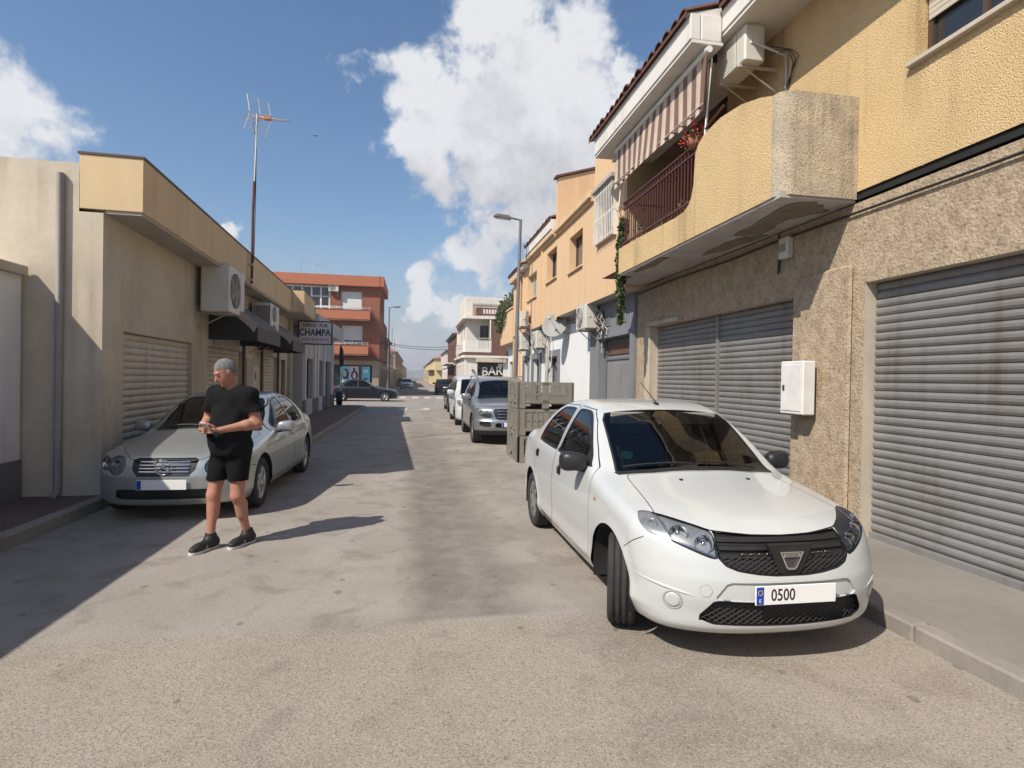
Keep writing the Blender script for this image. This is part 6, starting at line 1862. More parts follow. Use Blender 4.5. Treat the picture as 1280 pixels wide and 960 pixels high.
# ------------------------------------------------------------------ LEFT: low house outside the photograph's edge
L0 = empty('low_white_house', (0, 0, 0), 0, 'low white house with wooden door at the left edge behind the man', 'house')
F0 = Face('x', -4.75, 1)
m = MB(); ops = [(2.2, 3.2, .13, 2.3), (4.6, 5.9, 1.0, 2.2), (-1.5, .2, 1.0, 2.2)]
F0.wall(m, -7, 7.9, 0, 2.95, ops, .18); m.quad((-4.75, 7.9, 0), (-11, 7.9, 0), (-11, 7.9, 2.95), (-4.75, 7.9, 2.95)); m.quad((-4.75, -7, 2.95), (-4.75, 7.9, 2.95), (-11, 7.9, 2.95), (-11, -7, 2.95)); m.quad((-4.75, -7, 0), (-11, -7, 0), (-11, -7, 2.95), (-4.75, -7, 2.95)); m.quad((-11, -7, 0), (-11, 7.9, 0), (-11, 7.9, 2.95), (-11, -7, 2.95)); m.build('wall', MATS['white_wall'], L0)
m = MB(); F0.box(m, -7, 7.9, 2.85, 2.97, .003, .08, 0, .01); m.build('coping', MATS['cream_stone'], L0)
m = MB(); F0.box(m, -7, 2.15, .1, .6, .0, .02); F0.box(m, 3.25, 7.9, .1, .6, .0, .02); m.build('plinth', MATS['plinth_grey'], L0)
door(F0, ops[0], L0, .12, 'brown_door', 1); window(F0, ops[1], L0, .1, 'frame_brown', 'pane', blind=(.6, 'blind_cream'), sill='cream_stone'); window(F0, ops[2], L0, .1, 'frame_brown', 'pane', sill='cream_stone')

# ------------------------------------------------------------------ LEFT: cream shop row (its front is turned a little off the street)
AL = .0434
def to_row(X, Y):      # world -> row coordinates (x = out towards the street, y = along it)
    c, s = math.cos(math.atan(AL)), math.sin(math.atan(AL)); dx, dy = X + 3.44, Y - 8.0
    return dx * c + dy * s, -dx * s + dy * c
L1 = empty('cream_shop_row', (-3.44, 8.0, 0), math.atan(AL), 'single storey cream shop row with deep parapet and roller shutters on the left', 'shop')
FF_ = Face('x', -.45, 1)   # facade plane in row coordinates
LEN = 14.0
sh1 = (4.3, 7.05, .13, 2.25); sh0 = (.6, 3.4, .13, 2.25); sh2 = (9.35, 11.55, .13, 2.25)
m = MB(); FF_.wall(m, 0, LEN, 0, 3.75, [sh0, sh1, sh2, (12.3, 13.2, .13, 2.2)], .16)
m.quad((-.45, 0, 0), (-8, 0, 0), (-8, 0, 3.7), (-.45, 0, 3.7)); m.quad((-.72, 0, 3.7), (-8, 0, 3.7), (-8, 0, 4.3), (-.72, 0, 4.3)); m.quad((-.45, LEN, 0), (-8, LEN, 0), (-8, LEN, 4.3), (-.45, LEN, 4.3)); m.quad((-8, 0, 0), (-8, LEN, 0), (-8, LEN, 4.3), (-8, 0, 4.3)); m.quad((-.7, 0, 4.2), (-.7, LEN, 4.2), (-8, LEN, 4.2), (-8, 0, 4.2))
m.build('wall', MATS['beige_wall'], L1)
m = MB(); m.box(-.72, .0, 0, 11.35, 3.74, 4.42, 0, None, .006); m.box(-.72, .41, 11.352, LEN, 3.74, 4.42, 0, None, .006); m.build('parapet', MATS['parapet_cream'], L1)
m = MB(); m.box(-.74, .012, -.012, 11.355, 4.422, 4.45); m.box(-.74, .422, 11.357, LEN + .01, 4.422, 4.45); m.build('coping', MATS['frame_brown'], L1)
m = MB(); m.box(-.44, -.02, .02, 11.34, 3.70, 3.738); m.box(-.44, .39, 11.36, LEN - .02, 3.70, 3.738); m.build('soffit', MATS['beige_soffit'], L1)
for s_ in (sh0, sh1, sh2): roller(FF_, s_, L1, .08, 'shutter_cream', .10)
for (a, b) in ((7.08, 7.22), (9.15, 9.33), (11.57, 11.75)):
    m = MB(); FF_.box(m, a, b, .13, 2.5, .0, .06); m.build('shutter_post', MATS['frame_brown'], L1)
m = MB(); FF_.box(m, 13.55, 13.98, .13, 3.69, .0, .12, 0, .01); m.build('corner_pillar', MATS['cream_stone'], L1)
m = MB(); FF_.box(m, 7.5, 8.9, .5, 2.1, .0, .02, 0, .006); m.build('notice_board', MATS['cream_stone'], L1)
m = MB(); FF_.box(m, 8.05, 8.75, 1.1, 1.9, .021, .03, 0); FF_.box(m, 8.3, 8.5, 1.55, 1.75, .031, .034, 1); m.build('notice', [MATS['shutter_cream'], MATS['frame_brown']], L1)
door(FF_, (12.3, 13.2, .13, 2.2), L1, .1, 'brown_door', 1)

def canopy(y0, y1, label, out=.92, ztop=3.34, zb=2.38, pale=True):
    t = empty('shop_canopy', (-3.44, 8.0, 0), math.atan(AL), label, 'canopy', 'dark canopies over the shutters')
    n = 10; x0 = -.45
    prof = [(x0 + out * (k / n) ** .92, zb + .30 + (ztop - zb - .30) * (1 - k / n) ** .80) for k in range(n + 1)]
    m = MB()
    vs = [(p[0], y, p[1]) for p in prof for y in (y0, y1)]
    m.add(vs, [(2 * i, 2 * i + 1, 2 * i + 3, 2 * i + 2) for i in range(n)], 0, True); m.build('cloth', MATS['canopy_top'], t)
    m = MB(); m.box(x0 + out - .012, x0 + out + .004, y0, y1, zb, zb + .30); m.build('valance', MATS['canopy_valance'], t)
    for y, e in ((y0, -.004), (y1, .004)):
        m = MB(); P = prof + [(x0 + out, zb), (x0, zb)]; m.prism(P, 'y', y, y + e); ep = m.build('end_shade_sheet', MATS['canopy_dark'], t)  # near-black sheet across the open end stands in for the shaded inside
        m = MB(); inner_ = [(p[0] - .07, p[1] - .13) for p in prof]
        m.prism(prof[1:] + inner_[1:][::-1], 'y', y + e, y + 2 * e); m.build('edge_band', MATS['canopy_pale'], ep)
    if False:
        m = MB(); vs = []
        for k in range(3, n - 1):
            for y in (y0 + .35, y0 + 1.15): vs.append((prof[k][0] + .01, y, prof[k][1] + .012))
        m.add(vs, [(2 * i, 2 * i + 1, 2 * i + 3, 2 * i + 2) for i in range(n - 5)], 0, True); m.build('printed_patch', MATS['canopy_pale'], t)
    return t
canopy(4.35, 6.85, 'dark rounded shop canopy with a pale printed patch, between the two air conditioners')
canopy(8.75, 11.0, 'dark rounded shop canopy just in front of the hanging pub sign')
def row_ac(Y, z, lab, **k):
    x, y = -.45, Y
    c, s = math.cos(math.atan(AL)), math.sin(math.atan(AL))
    return ac_unit((-3.44 + x * c - y * s, 8.0 + x * s + y * c, z), PI / 2 + math.atan(AL), lab, **k)
row_ac(4.05, 2.86, 'large single fan air conditioner at the left edge above the first shutter', fans=1, size=(1.15, .50, .90))
row_ac(8.15, 2.56, 'tall two fan air conditioner with a wire mesh side under the cream parapet', fans=2, size=(1.10, .46, .98), grille_side=-1)
t = MB()
for k in range(5):
    t.tube([(-3.44 - .66, 8.6, 3.55 - .03 * k), (-4.18, 10.5, 3.50 - .04 * k), (-4.28, 13, 3.52 - .03 * k), (-4.37, 15.2, 3.45 - .05 * k), (-4.5, 18.6, 3.5 - .03 * k)], .012, 5)
tag(t.build('wall_cable', MATS['cable_black']), 'black cables strung along the cream shop wall under its parapet', 'cable')

t = MB(); t.tube([(-4.35, 7.93, 4.15), (-4.35, 7.93, .2), (-4.35, 7.80, .13)], .045, 10); tag(t.build('downpipe', MATS['pipe_grey']), 'grey downpipe on the near end wall of the cream shop row', 'pipe')

# aerial mast fixed to the parapet
t = empty('aerial_mast', (-3.60, 13.55, 3.72), 0, 'tall rusty aerial mast with television antennas fixed to the cream parapet', 'antenna')
m = MB(); m.tube([(0, 0, 0), (.0, .03, 1.6), (.01, .07, 2.3)], .030, 8); m.build('lower_tube', MATS['roof_tile'], t)
m = MB(); m.tube([(.01, .06, 2.1), (.02, .13, 3.0), (.02, .18, 3.86)], .019, 8); m.build('mast', MATS['metal_bracket'], t)
m = MB()
for z in (.06, .40): m.box(-.06, .035, -.05, .05, z, z + .04)
m.build('clamp', MATS['metal_bracket'], t)
def yagi(o, d, up, n, L_, parent, refl=True, mt='metal_bracket'):
    m = MB(); o = Vector(o); d = Vector(d).normalized(); up = Vector(up).normalized(); s = d.cross(up).normalized()
    m.tube([o, o + d * L_], .010, 6)
    for k in range(n):
        p = o + d * (L_ * (.25 + .75 * k / max(1, n - 1))); l = .19 - .08 * k / n
        m.tube([p - s * l, p + s * l], .005, 4)
    m.build('boom', MATS[mt], parent)
    if refl:
        m = MB()
        for q in (-1, 1):
            for k in range(7):
                p = o + up * q * (.03 + .055 * k) - d * (.02 + .02 * k); m.tube([p - s * .27, p + s * .27], .004, 4)
            for e in (-.27, 0, .27): m.tube([o + up * q * .02 + s * e, o + up * q * .38 - d * .15 + s * e], .009, 4)
        m.build('reflector', MATS['white_metal'], parent)
yagi((.10, .16, 3.80), (.72, -.62, -.30), (.10, -.1, 1), 9, 1.0, t)
yagi((.0, .18, 3.84), (-.6, .7, .02), (0, 0, 1), 4, .45, t, False)
m = MB(); m.tube([(.02, .18, 3.78), (.22, .08, 3.74)], .02, 6); m.box(.20, .36, .0, .08, 3.68, 3.78, 0, None, .01); m.build('amplifier', mat('amp_orange', (.45, .17, .06), .6), t)
m = MB(); m.tube([(.05, .18, 3.72), (-.06, .15, 3.62), (.0, .15, 3.4), (.03, .12, 3.0), (.04, .08, 2.0), (.03, .04, .5)], .008, 5); m.build('cable', MATS['cable_black'], t)

# ------------------------------------------------------------------ LEFT: grey-white pub building
L2 = empty('pub_building', (0, 0, 0), 0, 'low grey white pub building with tall dark doorways at the left corner', 'building')
PX = -4.06; FP = Face('x', PX, 1); ya, yb = 22.15, 30.5
ops = [(22.75, 24.3, .75, 2.35), (25.6, 26.9, .75, 2.35), (27.6, 29.3, .13, 2.35)]
m = MB(); FP.wall(m, ya, yb, 0, 3.95, ops, .3)
m.quad((PX, ya, 0), (-10, ya, 0), (-10, ya, 3.95), (PX, ya, 3.95)); m.quad((PX, yb, 0), (-10, yb, 0), (-10, yb, 3.95), (PX, yb, 3.95)); m.quad((PX, ya, 3.95), (PX, yb, 3.95), (-10, yb, 3.95), (-10, ya, 3.95)); m.quad((-10, ya, 0), (-10, yb, 0), (-10, yb, 3.95), (-10, ya, 3.95)); m.build('wall', MATS['wall_greywhite'], L2)
m = MB(); m.box(PX, -3.55, 22.4, 30.2, 3.42, 4.02, 0, None, .01); m.build('parapet', MATS['wall_greywhite'], L2)
for a, b in ((ya + .02, 22.72), (24.33, 25.57), (26.93, 27.57), (29.33, yb - .02)): m = MB(); FP.box(m, a, b, .13, .74, .0, .04, 0, .006); m.build('plinth', MATS['plinth_grey'], L2)
for y in (22.45, 24.55, 25.35, 27.1, 29.55): m = MB(); FP.box(m, y - .08, y + .08, .75, 3.40, .0, .07, 0, .008); m.build('pilaster', MATS['white_wall'], L2)
window(FP, ops[0], L2, .2, 'frame_grey', 'pane', mull=1); window(FP, ops[1], L2, .2, 'frame_grey', 'pane', mull=1); door(FP, ops[2], L2, .2, 'frame_grey', 2, .3)
m = MB(); FP.box(m, 22.0 + .2, 22.38, 3.4, 4.3, -.6, .3); m.build('chimney_block', MATS['white_wall'], L2)
# roof-top clutter
t = MB(); t.box(-4.6, -4.0, 23.2, 23.9, 3.96, 4.75, 0, None, .02); t.box(-4.55, -4.05, 23.19, 23.2, 4.1, 4.6); tag(t.build('water_tank', MATS['ac_white']), 'boxy pale water tank on the flat roof of the pub building', 'tank')

# hanging pub sign
t = empty('hanging_sign', (-3.60, 22.0, 2.86), 0, 'hanging pub sign with blue letters in a black frame on the left', 'sign')
SW = 1.14
m = MB(); m.box(-SW / 2, SW / 2, -.07, .07, 0, .80, 0, None, .01); m.build('panel', MATS['sign_face'], t)
m = MB()
for (a, b, c, d) in ((-SW / 2 - .035, SW / 2 + .035, -.035, 0), (-SW / 2 - .035, SW / 2 + .035, .80, .835), (-SW / 2 - .035, -SW / 2, 0, .80), (SW / 2, SW / 2 + .035, 0, .80)): m.box(a, b, -.085, .085, c, d)
m.build('frame', MATS['sign_dark'], t)
M1 = frame((0, -.0715, .665), (1, 0, 0), (0, 0, 1)); text_obj('top_lettering', 'DISCO  PUB', .155, M1, MATS['sign_dark'], t, .002, sx=1.05, weight=.003)
M1 = frame((-.01, -.0715, .40), (1, 0, 0), (0, 0, 1)); text_obj('name_lettering', 'CHAMPA', .35, M1, MATS['sign_ink'], t, .002, sx=.78, weight=.010)
m = MB()
for k in range(11):
    x = -.46 + k * .088
    m.add([(x, -.073, .10), (x + .03, -.073, .10), (x + .06, -.073, .15), (x + .03, -.073, .20), (x, -.073, .20), (x + .03, -.073, .15)], [(0, 1, 2, 5), (5, 2, 3, 4)])
m.build('chevron_band', MATS['sign_maroon'], t)
m = MB(); m.box(-SW / 2 - .2, -SW / 2 - .03, -.02, .02, .2, .24); m.box(-SW / 2 - .2, -SW / 2 - .03, -.02, .02, .6, .64); m.build('bracket', MATS['sign_dark'], t)
# dark rolled banner and post on the pub's corner
t = MB(); t.tube([(-3.68, 30.45, 2.15), (-3.68, 30.45, 2.35), (-3.69, 30.45, 3.0), (-3.72, 30.45, 3.25)], [.06, .12, .10, .03], 10); tag(t.build('furled_parasol', MATS['canopy_dark']), 'dark furled parasol hanging at the corner of the pub building', 'parasol')
t = empty('corner_post', (-3.72, 30.75, .13), 0, 'slim pale post with a black bin on the pavement at the pub corner', 'post')
m = MB(); m.tube([(0, 0, 0), (0, 0, 1.75)], .035, 8); m.build('pole', MATS['poster_cyan'], t)
m = MB(); m.lathe([(0, .05), (.15, .05), (.19, .75), (.17, .75), (.0, .7)], 14, 0, Matrix.Translation((-.05, -.25, 0))); m.build('bin', MATS['black_plastic'], t)
# ------------------------------------------------------------------ red brick block across the side street
RB = empty('red_brick_block', (0, 0, 0), 0, 'three storey red brick apartment block on the far corner with balconies', 'apartment block')
FR = Face('y', 50.0, -1); FS = Face('x', -2.95, 1)
Z = 10.1
big = (-11.6, -7.05, 6.6, 9.25)
ops1 = [(-6.15, -4.45, 6.9, 8.85), (-6.05, -4.35, 4.2, 5.95), big]
m = MB(); FR.wall(m, -15, -2.95, 3.3, Z, ops1, .25)
sops = [(51.8, 53.0, 7.4, 8.9), (54.5, 55.6, 7.4, 8.9), (51.8, 53.0, 4.4, 5.9), (54.5, 55.6, 4.4, 5.9)]
FS.wall(m, 50, 57.5, 3.3, Z, sops, .25); FS.wall(m, 57.5, 64, 3.3, 7.0, [(58.8, 60, 4.4, 5.8), (61.5, 62.7, 4.4, 5.8)], .2)
m.quad((-15, 50, Z), (-2.95, 50, Z), (-2.95, 57.5, Z), (-15, 57.5, Z)); m.quad((-15, 57.5, 3), (-2.95, 57.5, 3), (-2.95, 57.5, Z), (-15, 57.5, Z)); m.quad((-15, 57.5, 7), (-2.95, 57.5, 7), (-2.95, 64, 7), (-15, 64, 7)); m.quad((-15, 64, 0), (-2.95, 64, 0), (-2.95, 64, 7), (-15, 64, 7)); m.quad((-15, 50, 0), (-15, 64, 0), (-15, 64, Z), (-15, 50, Z))
m.build('upper_wall', MATS['brick_red'], RB)
m = MB(); FR.box(m, -15.05, -2.90, 9.28, 10.14, .0, .5); FS.box(m, 49.5, 57.6, 9.28, 10.14, .0, .35) if False else None; m.box(-2.95, -2.6, 49.5, 57.6, 9.28, 10.14); m.build('roof_band', MATS['brick_plain'], RB)
gops = [(-6.9, -3.5, .5, 2.65), (-11, -8, .1, 2.6)]
m = MB(); FR.wall(m, -15, -2.95, 0, 3.3, gops, .3); FS.wall(m, 50, 64, 0, 3.3, [(51, 52.4, .1, 2.6), (54, 56, .8, 2.4), (59, 61, .1, 2.6)], .25); m.build('ground_floor_wall', MATS['ground_beige'], RB)
m = MB(); FR.box(m, -15, -2.9, 3.02, 3.3, .0, .25); FS.box(m, 50, 64, 3.02, 3.3, .0, .12); m.build('string_course', MATS['brick_brown'], RB)
window(FR, ops1[0], RB, .15, 'white_metal', 'pane', blind=(.92, 'blind_white')); window(FR, ops1[1], RB, .15, 'white_metal', 'pane', blind=(.7, 'blind_white'), mull=1)
window(FR, big, RB, .15, 'white_metal', 'pane', name='glazed_gallery', mull=5, bars=2, fw=.13)
for o in sops: window(FS, o, RB, .18, 'frame_brown', 'pane')
for o in ((58.8, 60, 4.4, 5.8), (61.5, 62.7, 4.4, 5.8)): window(FS, o, RB, .15, 'frame_brown', 'pane')
for o in ((51, 52.4, .1, 2.6), (54, 56, .8, 2.4), (59, 61, .1, 2.6)): window(FS, o, RB, .2, 'frame_brown', 'pane')
for (x0, x1, z0, z1) in ((-8.0, -3.68, 6.42, 7.45), (-7.6, -3.78, 3.52, 4.5)):
    b = empty('balcony', (0, 0, 0)); b.parent = RB
    m = MB(); m.box(x0, x1, 48.9, 49.04, z0, z1 - .3); m.box(x0, x0 + .14, 49.04, 49.98, z0, z1 - .3); m.box(x1 - .14, x1, 49.04, 49.98, z0, z1 - .3); m.build('parapet', MATS['brick_plain'], b)
    m = MB(); m.box(x0 + .02, x1 - .02, 48.92, 49.98, z0 - .14, z0 - .002); m.box(x0 - .01, x1 + .01, 48.88, 49.06, z1 - .298, z1 - .24); m.build('slab', MATS['brick_brown'], b)
    m = MB()
    for z in (z1 - .14, z1 - .02): m.tube([(x0 + .05, 49.95, z), (x0 + .05, 48.97, z), (x1 - .05, 48.97, z), (x1 - .05, 49.95, z)], .022, 6)
    for k in range(9):
        x = x0 + .05 + (x1 - x0 - .1) * k / 8; m.tube([(x, 48.97, z1 - .24), (x, 48.97, z1 - .02)], .016, 5)
    m.build('handrail', MATS['white_metal'], b)
ac_unit((-6.72, 50.0, 8.75), 0, 'white air conditioner beside the gallery windows of the red brick block', 1, (.8, .3, .55), cable=False)
for k, (x, h_, lab) in enumerate(((-9.75, 1.55, 'leftmost aerial on the roof of the red brick block'), (-8.6, 1.2, 'middle aerial on the roof of the red brick block'), (-7.75, 1.4, 'rightmost aerial on the roof of the red brick block'))):
    t = empty('roof_aerial', (x, 51.5, Z), 0, lab, 'antenna', 'aerials on the brick block')
    m = MB(); m.tube([(0, 0, 0), (.06 * k, 0, h_)], .022, 6); m.build('mast', MATS['metal_bracket'], t)
    yagi((.06 * k, 0, h_ - .05), (1, .3, .1 if k else -.4), (0, 0, 1), 6, .6, t, k == 1)
# posters in the shop window
sp = empty('shop_window', (0, 0, 0)); sp.parent = RB
m = MB(); FR.box(m, -6.9, -3.5, .5, 2.65, -.22, -.20); m.build('pane', MATS['pane'], sp)
m = MB(); FR.box(m, -6.9, -3.5, 2.58, 2.65, -.2, -.1); FR.box(m, -6.9, -3.5, .5, .6, -.2, -.1); FR.box(m, -4.62, -4.42, .6, 2.58, -.2, -.05); m.build('frame', MATS['frame_brown'], sp)
def poster(x0, x1, z0, z1, bg, art, label):
    t = empty('shop_poster', ((x0 + x1) / 2, 50.19, z0), 0, label, 'poster', 'beauty posters in the shop window')
    w_ = (x1 - x0) / 2; h_ = z1 - z0
    m = MB(); m.box(-w_, w_, -.012, 0, 0, h_); m.build('sheet', MATS[bg], t)
    for nm, mt, cx, cz, rx, rz, d in art:
        m = MB(); m.add([(cx * w_ + rx * math.cos(a), -.013 - d, cz * h_ + rz * math.sin(a)) for a in np.linspace(0, 2 * PI, 20, endpoint=False)], [tuple(range(20))]); m.build(nm, MATS[mt], t)
poster(-6.15, -5.35, .7, 2.5, 'poster_cyan', [('hair', 'poster_dark', .1, .62, .26, .50, .001), ('face', 'poster_skin', -.1, .66, .15, .30, .003), ('shoulder', 'poster_white', -.1, .22, .34, .30, .002)], 'cyan poster of a woman with dark hair in the corner shop window')
poster(-5.34, -4.63, .7, 2.5, 'poster_pink', [('hair', 'poster_dark', 0, .58, .30, .40, .001), ('face', 'poster_pink', .0, .56, .14, .27, .003), ('bun', 'poster_dark', -.1, .86, .10, .13, .002)], 'pink poster of a woman with a round dark hairstyle in the corner shop window')
poster(-4.40, -3.7, .7, 2.5, 'poster_cyan', [('bottle', 'poster_white', 0, .78, .24, .12, .001), ('eye_band', 'poster_dark', 0, .42, .22, .07, .002), ('lower_band', 'poster_white', 0, .2, .30, .22, .001)], 'pale blue poster with white bands at the right end of the corner shop window')

# ------------------------------------------------------------------ white corner bar
BW = empty('corner_bar', (0, 0, 0), 0, 'white two storey corner building with curved balcony and dark bar front', 'building')
FB = Face('y', 48.6, -1); FW = Face('x', 4.05, -1)
m = MB()
dops = [(5.15, 7.4, .12, 3.05)]
FB.wall(m, 4.05, 9.0, 0, 3.4, dops, .25); FW.wall(m, 48.6, 58, 0, 3.4, [(49.6, 50.6, .12, 2.8), (51.8, 52.8, .8, 2.8), (54, 55, .8, 2.8), (56.2, 57.2, .12, 2.8)], .2)
m.build('ground_floor_wall', MATS['bar_white'], BW)
m = MB()
B1 = Face('y', 49.6, -1)
B1.wall(m, 4.3, 9.0, 4.1, 6.75, [(5.45, 6.2, 4.25, 6.3)], .2); FW2 = Face('x', 4.3, -1); FW2.wall(m, 49.6, 58, 4.1, 6.75, [(51.5, 52.5, 4.3, 6.3), (54.5, 55.5, 4.3, 6.3)], .2)
m.build('upper_wall', MATS['bar_white'], BW)
m = MB(); m.prism([(3.80, 48.8), (4.0, 48.35), (7.2, 48.2), (9.0, 48.2), (9.0, 58), (3.80, 58)], 'z', 3.42, 3.62); m.prism([(3.84, 48.8), (4.0, 48.4), (6.6, 48.3), (9, 48.3), (9, 58), (3.84, 58)], 'z', 6.76, 7.0); m.build('slab', MATS['bar_white'], BW)
m = MB(); m.prism([(3.90, 48.8), (4.08, 48.45), (6.3, 48.35), (6.3, 48.47), (4.12, 48.57), (4.0, 48.85), (4.0, 57), (3.9, 57)], 'z', 3.90, 4.9); m.build('balcony_parapet', MATS['bar_white'], BW)
m = MB(); m.prism([(3.92, 48.82), (4.1, 48.48), (6.3, 48.38), (6.3, 49.5), (3.92, 49.5)], 'z', 3.63, 3.89); m.build('balcony_base', MATS['brick_brown'], BW)
m = MB()
m.tube([(5.2, 48.34, 5.1), (6.3, 48.30, 5.1)], .02, 6); 
for k in range(9): m.tube([(5.2 + k * .137, 48.34, 4.3), (5.2 + k * .137, 48.34, 5.1)], .012, 5)
m.build('railing', MATS['white_metal'], BW)
m = MB(); m.tube([(6.22, 48.42, 4.9), (6.22, 48.42, 6.76)], .07, 10); m.build('column', MATS['bar_white'], BW)
m = MB(); m.box(6.32, 7.6, 48.3, 49.58, 3.64, 6.74); m.build('brick_bay', MATS['brick_brown'], BW)
window(B1, (5.45, 6.2, 4.25, 6.3), BW, .15, 'frame_brown', 'pane'); 
for o in ((51.5, 52.5, 4.3, 6.3), (54.5, 55.5, 4.3, 6.3)): window(FW2, o, BW, .15, 'frame_brown', 'pane')
for o in ((49.6, 50.6, .12, 2.8), (51.8, 52.8, .8, 2.8), (54, 55, .8, 2.8), (56.2, 57.2, .12, 2.8)): window(FW, o, BW, .15, 'frame_brown', 'pane')
m = MB(); T2 = Face('y', 50.2, -1); m.box(4.15, 10.5, 50.2, 57, 7.0, 8.85, 0, None, .02); m.build('roof_storey', MATS['bar_white'], BW)
m = MB(); m.box(4.8, 10.4, 50.12, 50.19, 8.15, 8.3); m.box(4.8, 4.92, 50.12, 50.19, 7.1, 8.15); m.build('roof_moulding', MATS['cream_stone'], BW)
m = MB(); m.box(5.0, 8.6, 48.5, 48.58, 7.05, 7.22); m.box(5.0, 8.6, 48.5, 48.58, 7.60, 7.74)
for k in range(15): m.box(5.0 + k * .25, 5.06 + k * .25, 48.5, 48.58, 7.22, 7.60)
m.box(5.0, 5.5, 48.49, 49.6, 7.03, 7.75); m.build('terrace_rail', MATS['brick_brown'], BW)
m = MB(); m.box(5.15, 7.4, 48.84, 48.86, .12, 3.05); sf = m.build('shop_front', MATS['dark_shop'], BW)
m = MB(); m.box(5.0, 7.6, 48.25, 48.6, 3.06, 3.40, 0, None, .01); m.build('fascia', MATS['beige_wall'], BW)
t = text_obj('bar_lettering', 'BAR', 1.05, frame((6.45, 48.70, 2.28), (1, 0, .06), (0, 0, 1)), MATS['bar_white'], sf, .03, sx=.95, weight=.012)
m = MB(); m.prism([(6.95, 2.95), (7.38, 2.95), (7.16, 2.2)], 'y', 48.70, 48.76); m.build('pennant', MATS['bar_white'], sf)
m = MB(); m.tube([(5.2, 48.3, 2.75), (5.6, 48.3, 2.2), (5.2, 48.3, 2.0)], .02, 4); m.ball((4.75, 48.5, 2.35), .12, 10); m.build('wall_lamp', MATS['frame_grey'], BW)
m = MB(); m.quad((4.05, 58, 0), (12, 58, 0), (12, 58, 7), (4.05, 58, 7)); m.quad((12, 48.6, 0), (12, 58, 0), (12, 58, 7), (12, 48.6, 7)); m.build('rear_wall', MATS['bar_white'], BW)

BW.location = (.22, 0, 0)
# ------------------------------------------------------------------ generic street houses farther off
def street_house(name, label, side_, x, y0, y1, h, wall_mt, roof=None, storeys=2, trim='bar_white', win='frame_brown', depth=9, balcony=False, group=None):
    """side_ -1: left of the street, front faces +x; +1: right, front faces -x"""
    t = empty(name, (0, 0, 0), 0, label, 'house', group)
    F = Face('x', x, -side_); xb = x + side_ * depth
    n = max(1, int((y1 - y0) / 3.0)); ops = []
    for s in range(storeys):
        z0 = .9 + s * 2.9 if s else .12
        for k in range(n):
            c = y0 + (y1 - y0) * (k + .5) / n
            ops.append((c - .55, c + .55, z0 if (s or k % 2 == 0) else .9, min(z0 + 1.45 if s else 2.3, h - .25)))
    ops = [o for o in ops if o[3] - o[2] > .6]
    m = MB(); F.wall(m, y0, y1, 0, h, ops, .2)
    FE = Face('y', y0, -1); xa, xz = sorted((x, xb)); eo = []
    if storeys > 1:
        for k in range(2):
            c = x + side_ * (1.6 + 2.6 * k); eo.append((c - .5, c + .5, 3.7, 5.0 if h > 5.3 else h - .3))
    FE.wall(m, xa, xz, 0, h, [o for o in eo if o[3] > o[2] + .4], .2)
    m.quad((x, y1, 0), (xb, y1, 0), (xb, y1, h), (x, y1, h)); m.quad((xb, y0, 0), (xb, y1, 0), (xb, y1, h), (xb, y0, h)); m.quad((x, y0, h), (x, y1, h), (xb, y1, h), (xb, y0, h))
    m.build('wall', MATS[wall_mt], t)
    for o in ops: window(F, o, t, .15, win, 'pane', mull=1)
    for o in eo:
        if o[3] > o[2] + .4: window(FE, o, t, .15, win, 'pane', mull=1)
    m = MB(); F.box(m, y0 - .03, y1 + .03, 2.95, 3.1, .0, .1); F.box(m, y0 - .05, y1 + .05, h - .12, h + .02, -.0, .22); FE.box(m, xa, xz, h - .12, h + .02, .0, .2); m.build('cornice', MATS[trim], t)
    if roof:
        m = MB(); o_ = .35; xe = x - side_ * o_; xm = x + side_ * depth * .5; xr = xb
        zr = h + roof
        m.add([(xe, y0 - o_, h + .02), (xe, y1 + o_, h + .02), (xm, y1 - depth * .3, zr), (xm, y0 + depth * .3, zr), (xr, y0 - o_, h + .02), (xr, y1 + o_, h + .02)], [(0, 1, 2, 3), (4, 0, 3), (5, 4, 3, 2), (1, 5, 2)])
        m.build('roof', MATS['roof_tile_far'], t)
    if balcony:
        m = MB(); F.box(m, y0 + 1, y1 - 1, 3.1, 3.25, .101, .9); F.box(m, y0 + 1, y1 - 1, 3.25, 4.1, .8, .9); m.build('balcony', MATS[trim], t)
        m = MB(); FE.box(m, xa + .2, xa + 3.5 if side_ > 0 else xz - .2, 3.0, 3.2, .0, 1.0); FE.box(m, xa + .2, xa + 3.5, 3.2, 4.0, .9, 1.0); m.build('end_balcony', MATS[wall_mt], t)
    return t
street_house('brick_terrace', 'dark red house with white trim directly beyond the corner bar', 1, 4.2, 58.3, 72, 6.2, 'brick_brown', 1.2, balcony=True)
street_house('white_terrace', 'narrow white house with a tiled roof between the dark red and the yellow house', 1, 4.3, 72.5, 88, 5.1, 'bar_white', 1.6)
street_house('yellow_terrace', 'pale yellow house with end balcony and red hipped roof far along the right', 1, 3.9, 108, 150, 5.2, 'pale_yellow', 2.4, depth=11, balcony=True, trim='pale_yellow')
street_house('distant_house', 'last tan house on the right side of the street', 1, 4.0, 155, 235, 5.4, 'tan_wall', 1.5)
street_house('brown_terrace', 'brown two storey house right behind the red brick block', -1, -3.0, 64.3, 75, 5.9, 'brick_brown', None)
street_house('cream_terrace', 'cream house with flat roof farther along the left', -1, -3.1, 75.5, 90, 4.6, 'tan_wall', None)
street_house('tan_terrace', 'tan terrace with red tiled roof far along the left side', -1, -2.9, 91, 150, 5.6, 'tan_wall', 2.0)
street_house('distant_house', 'last pale house on the left side of the street', -1, -3.0, 152, 240, 4.6, 'pale_yellow', 1.2)
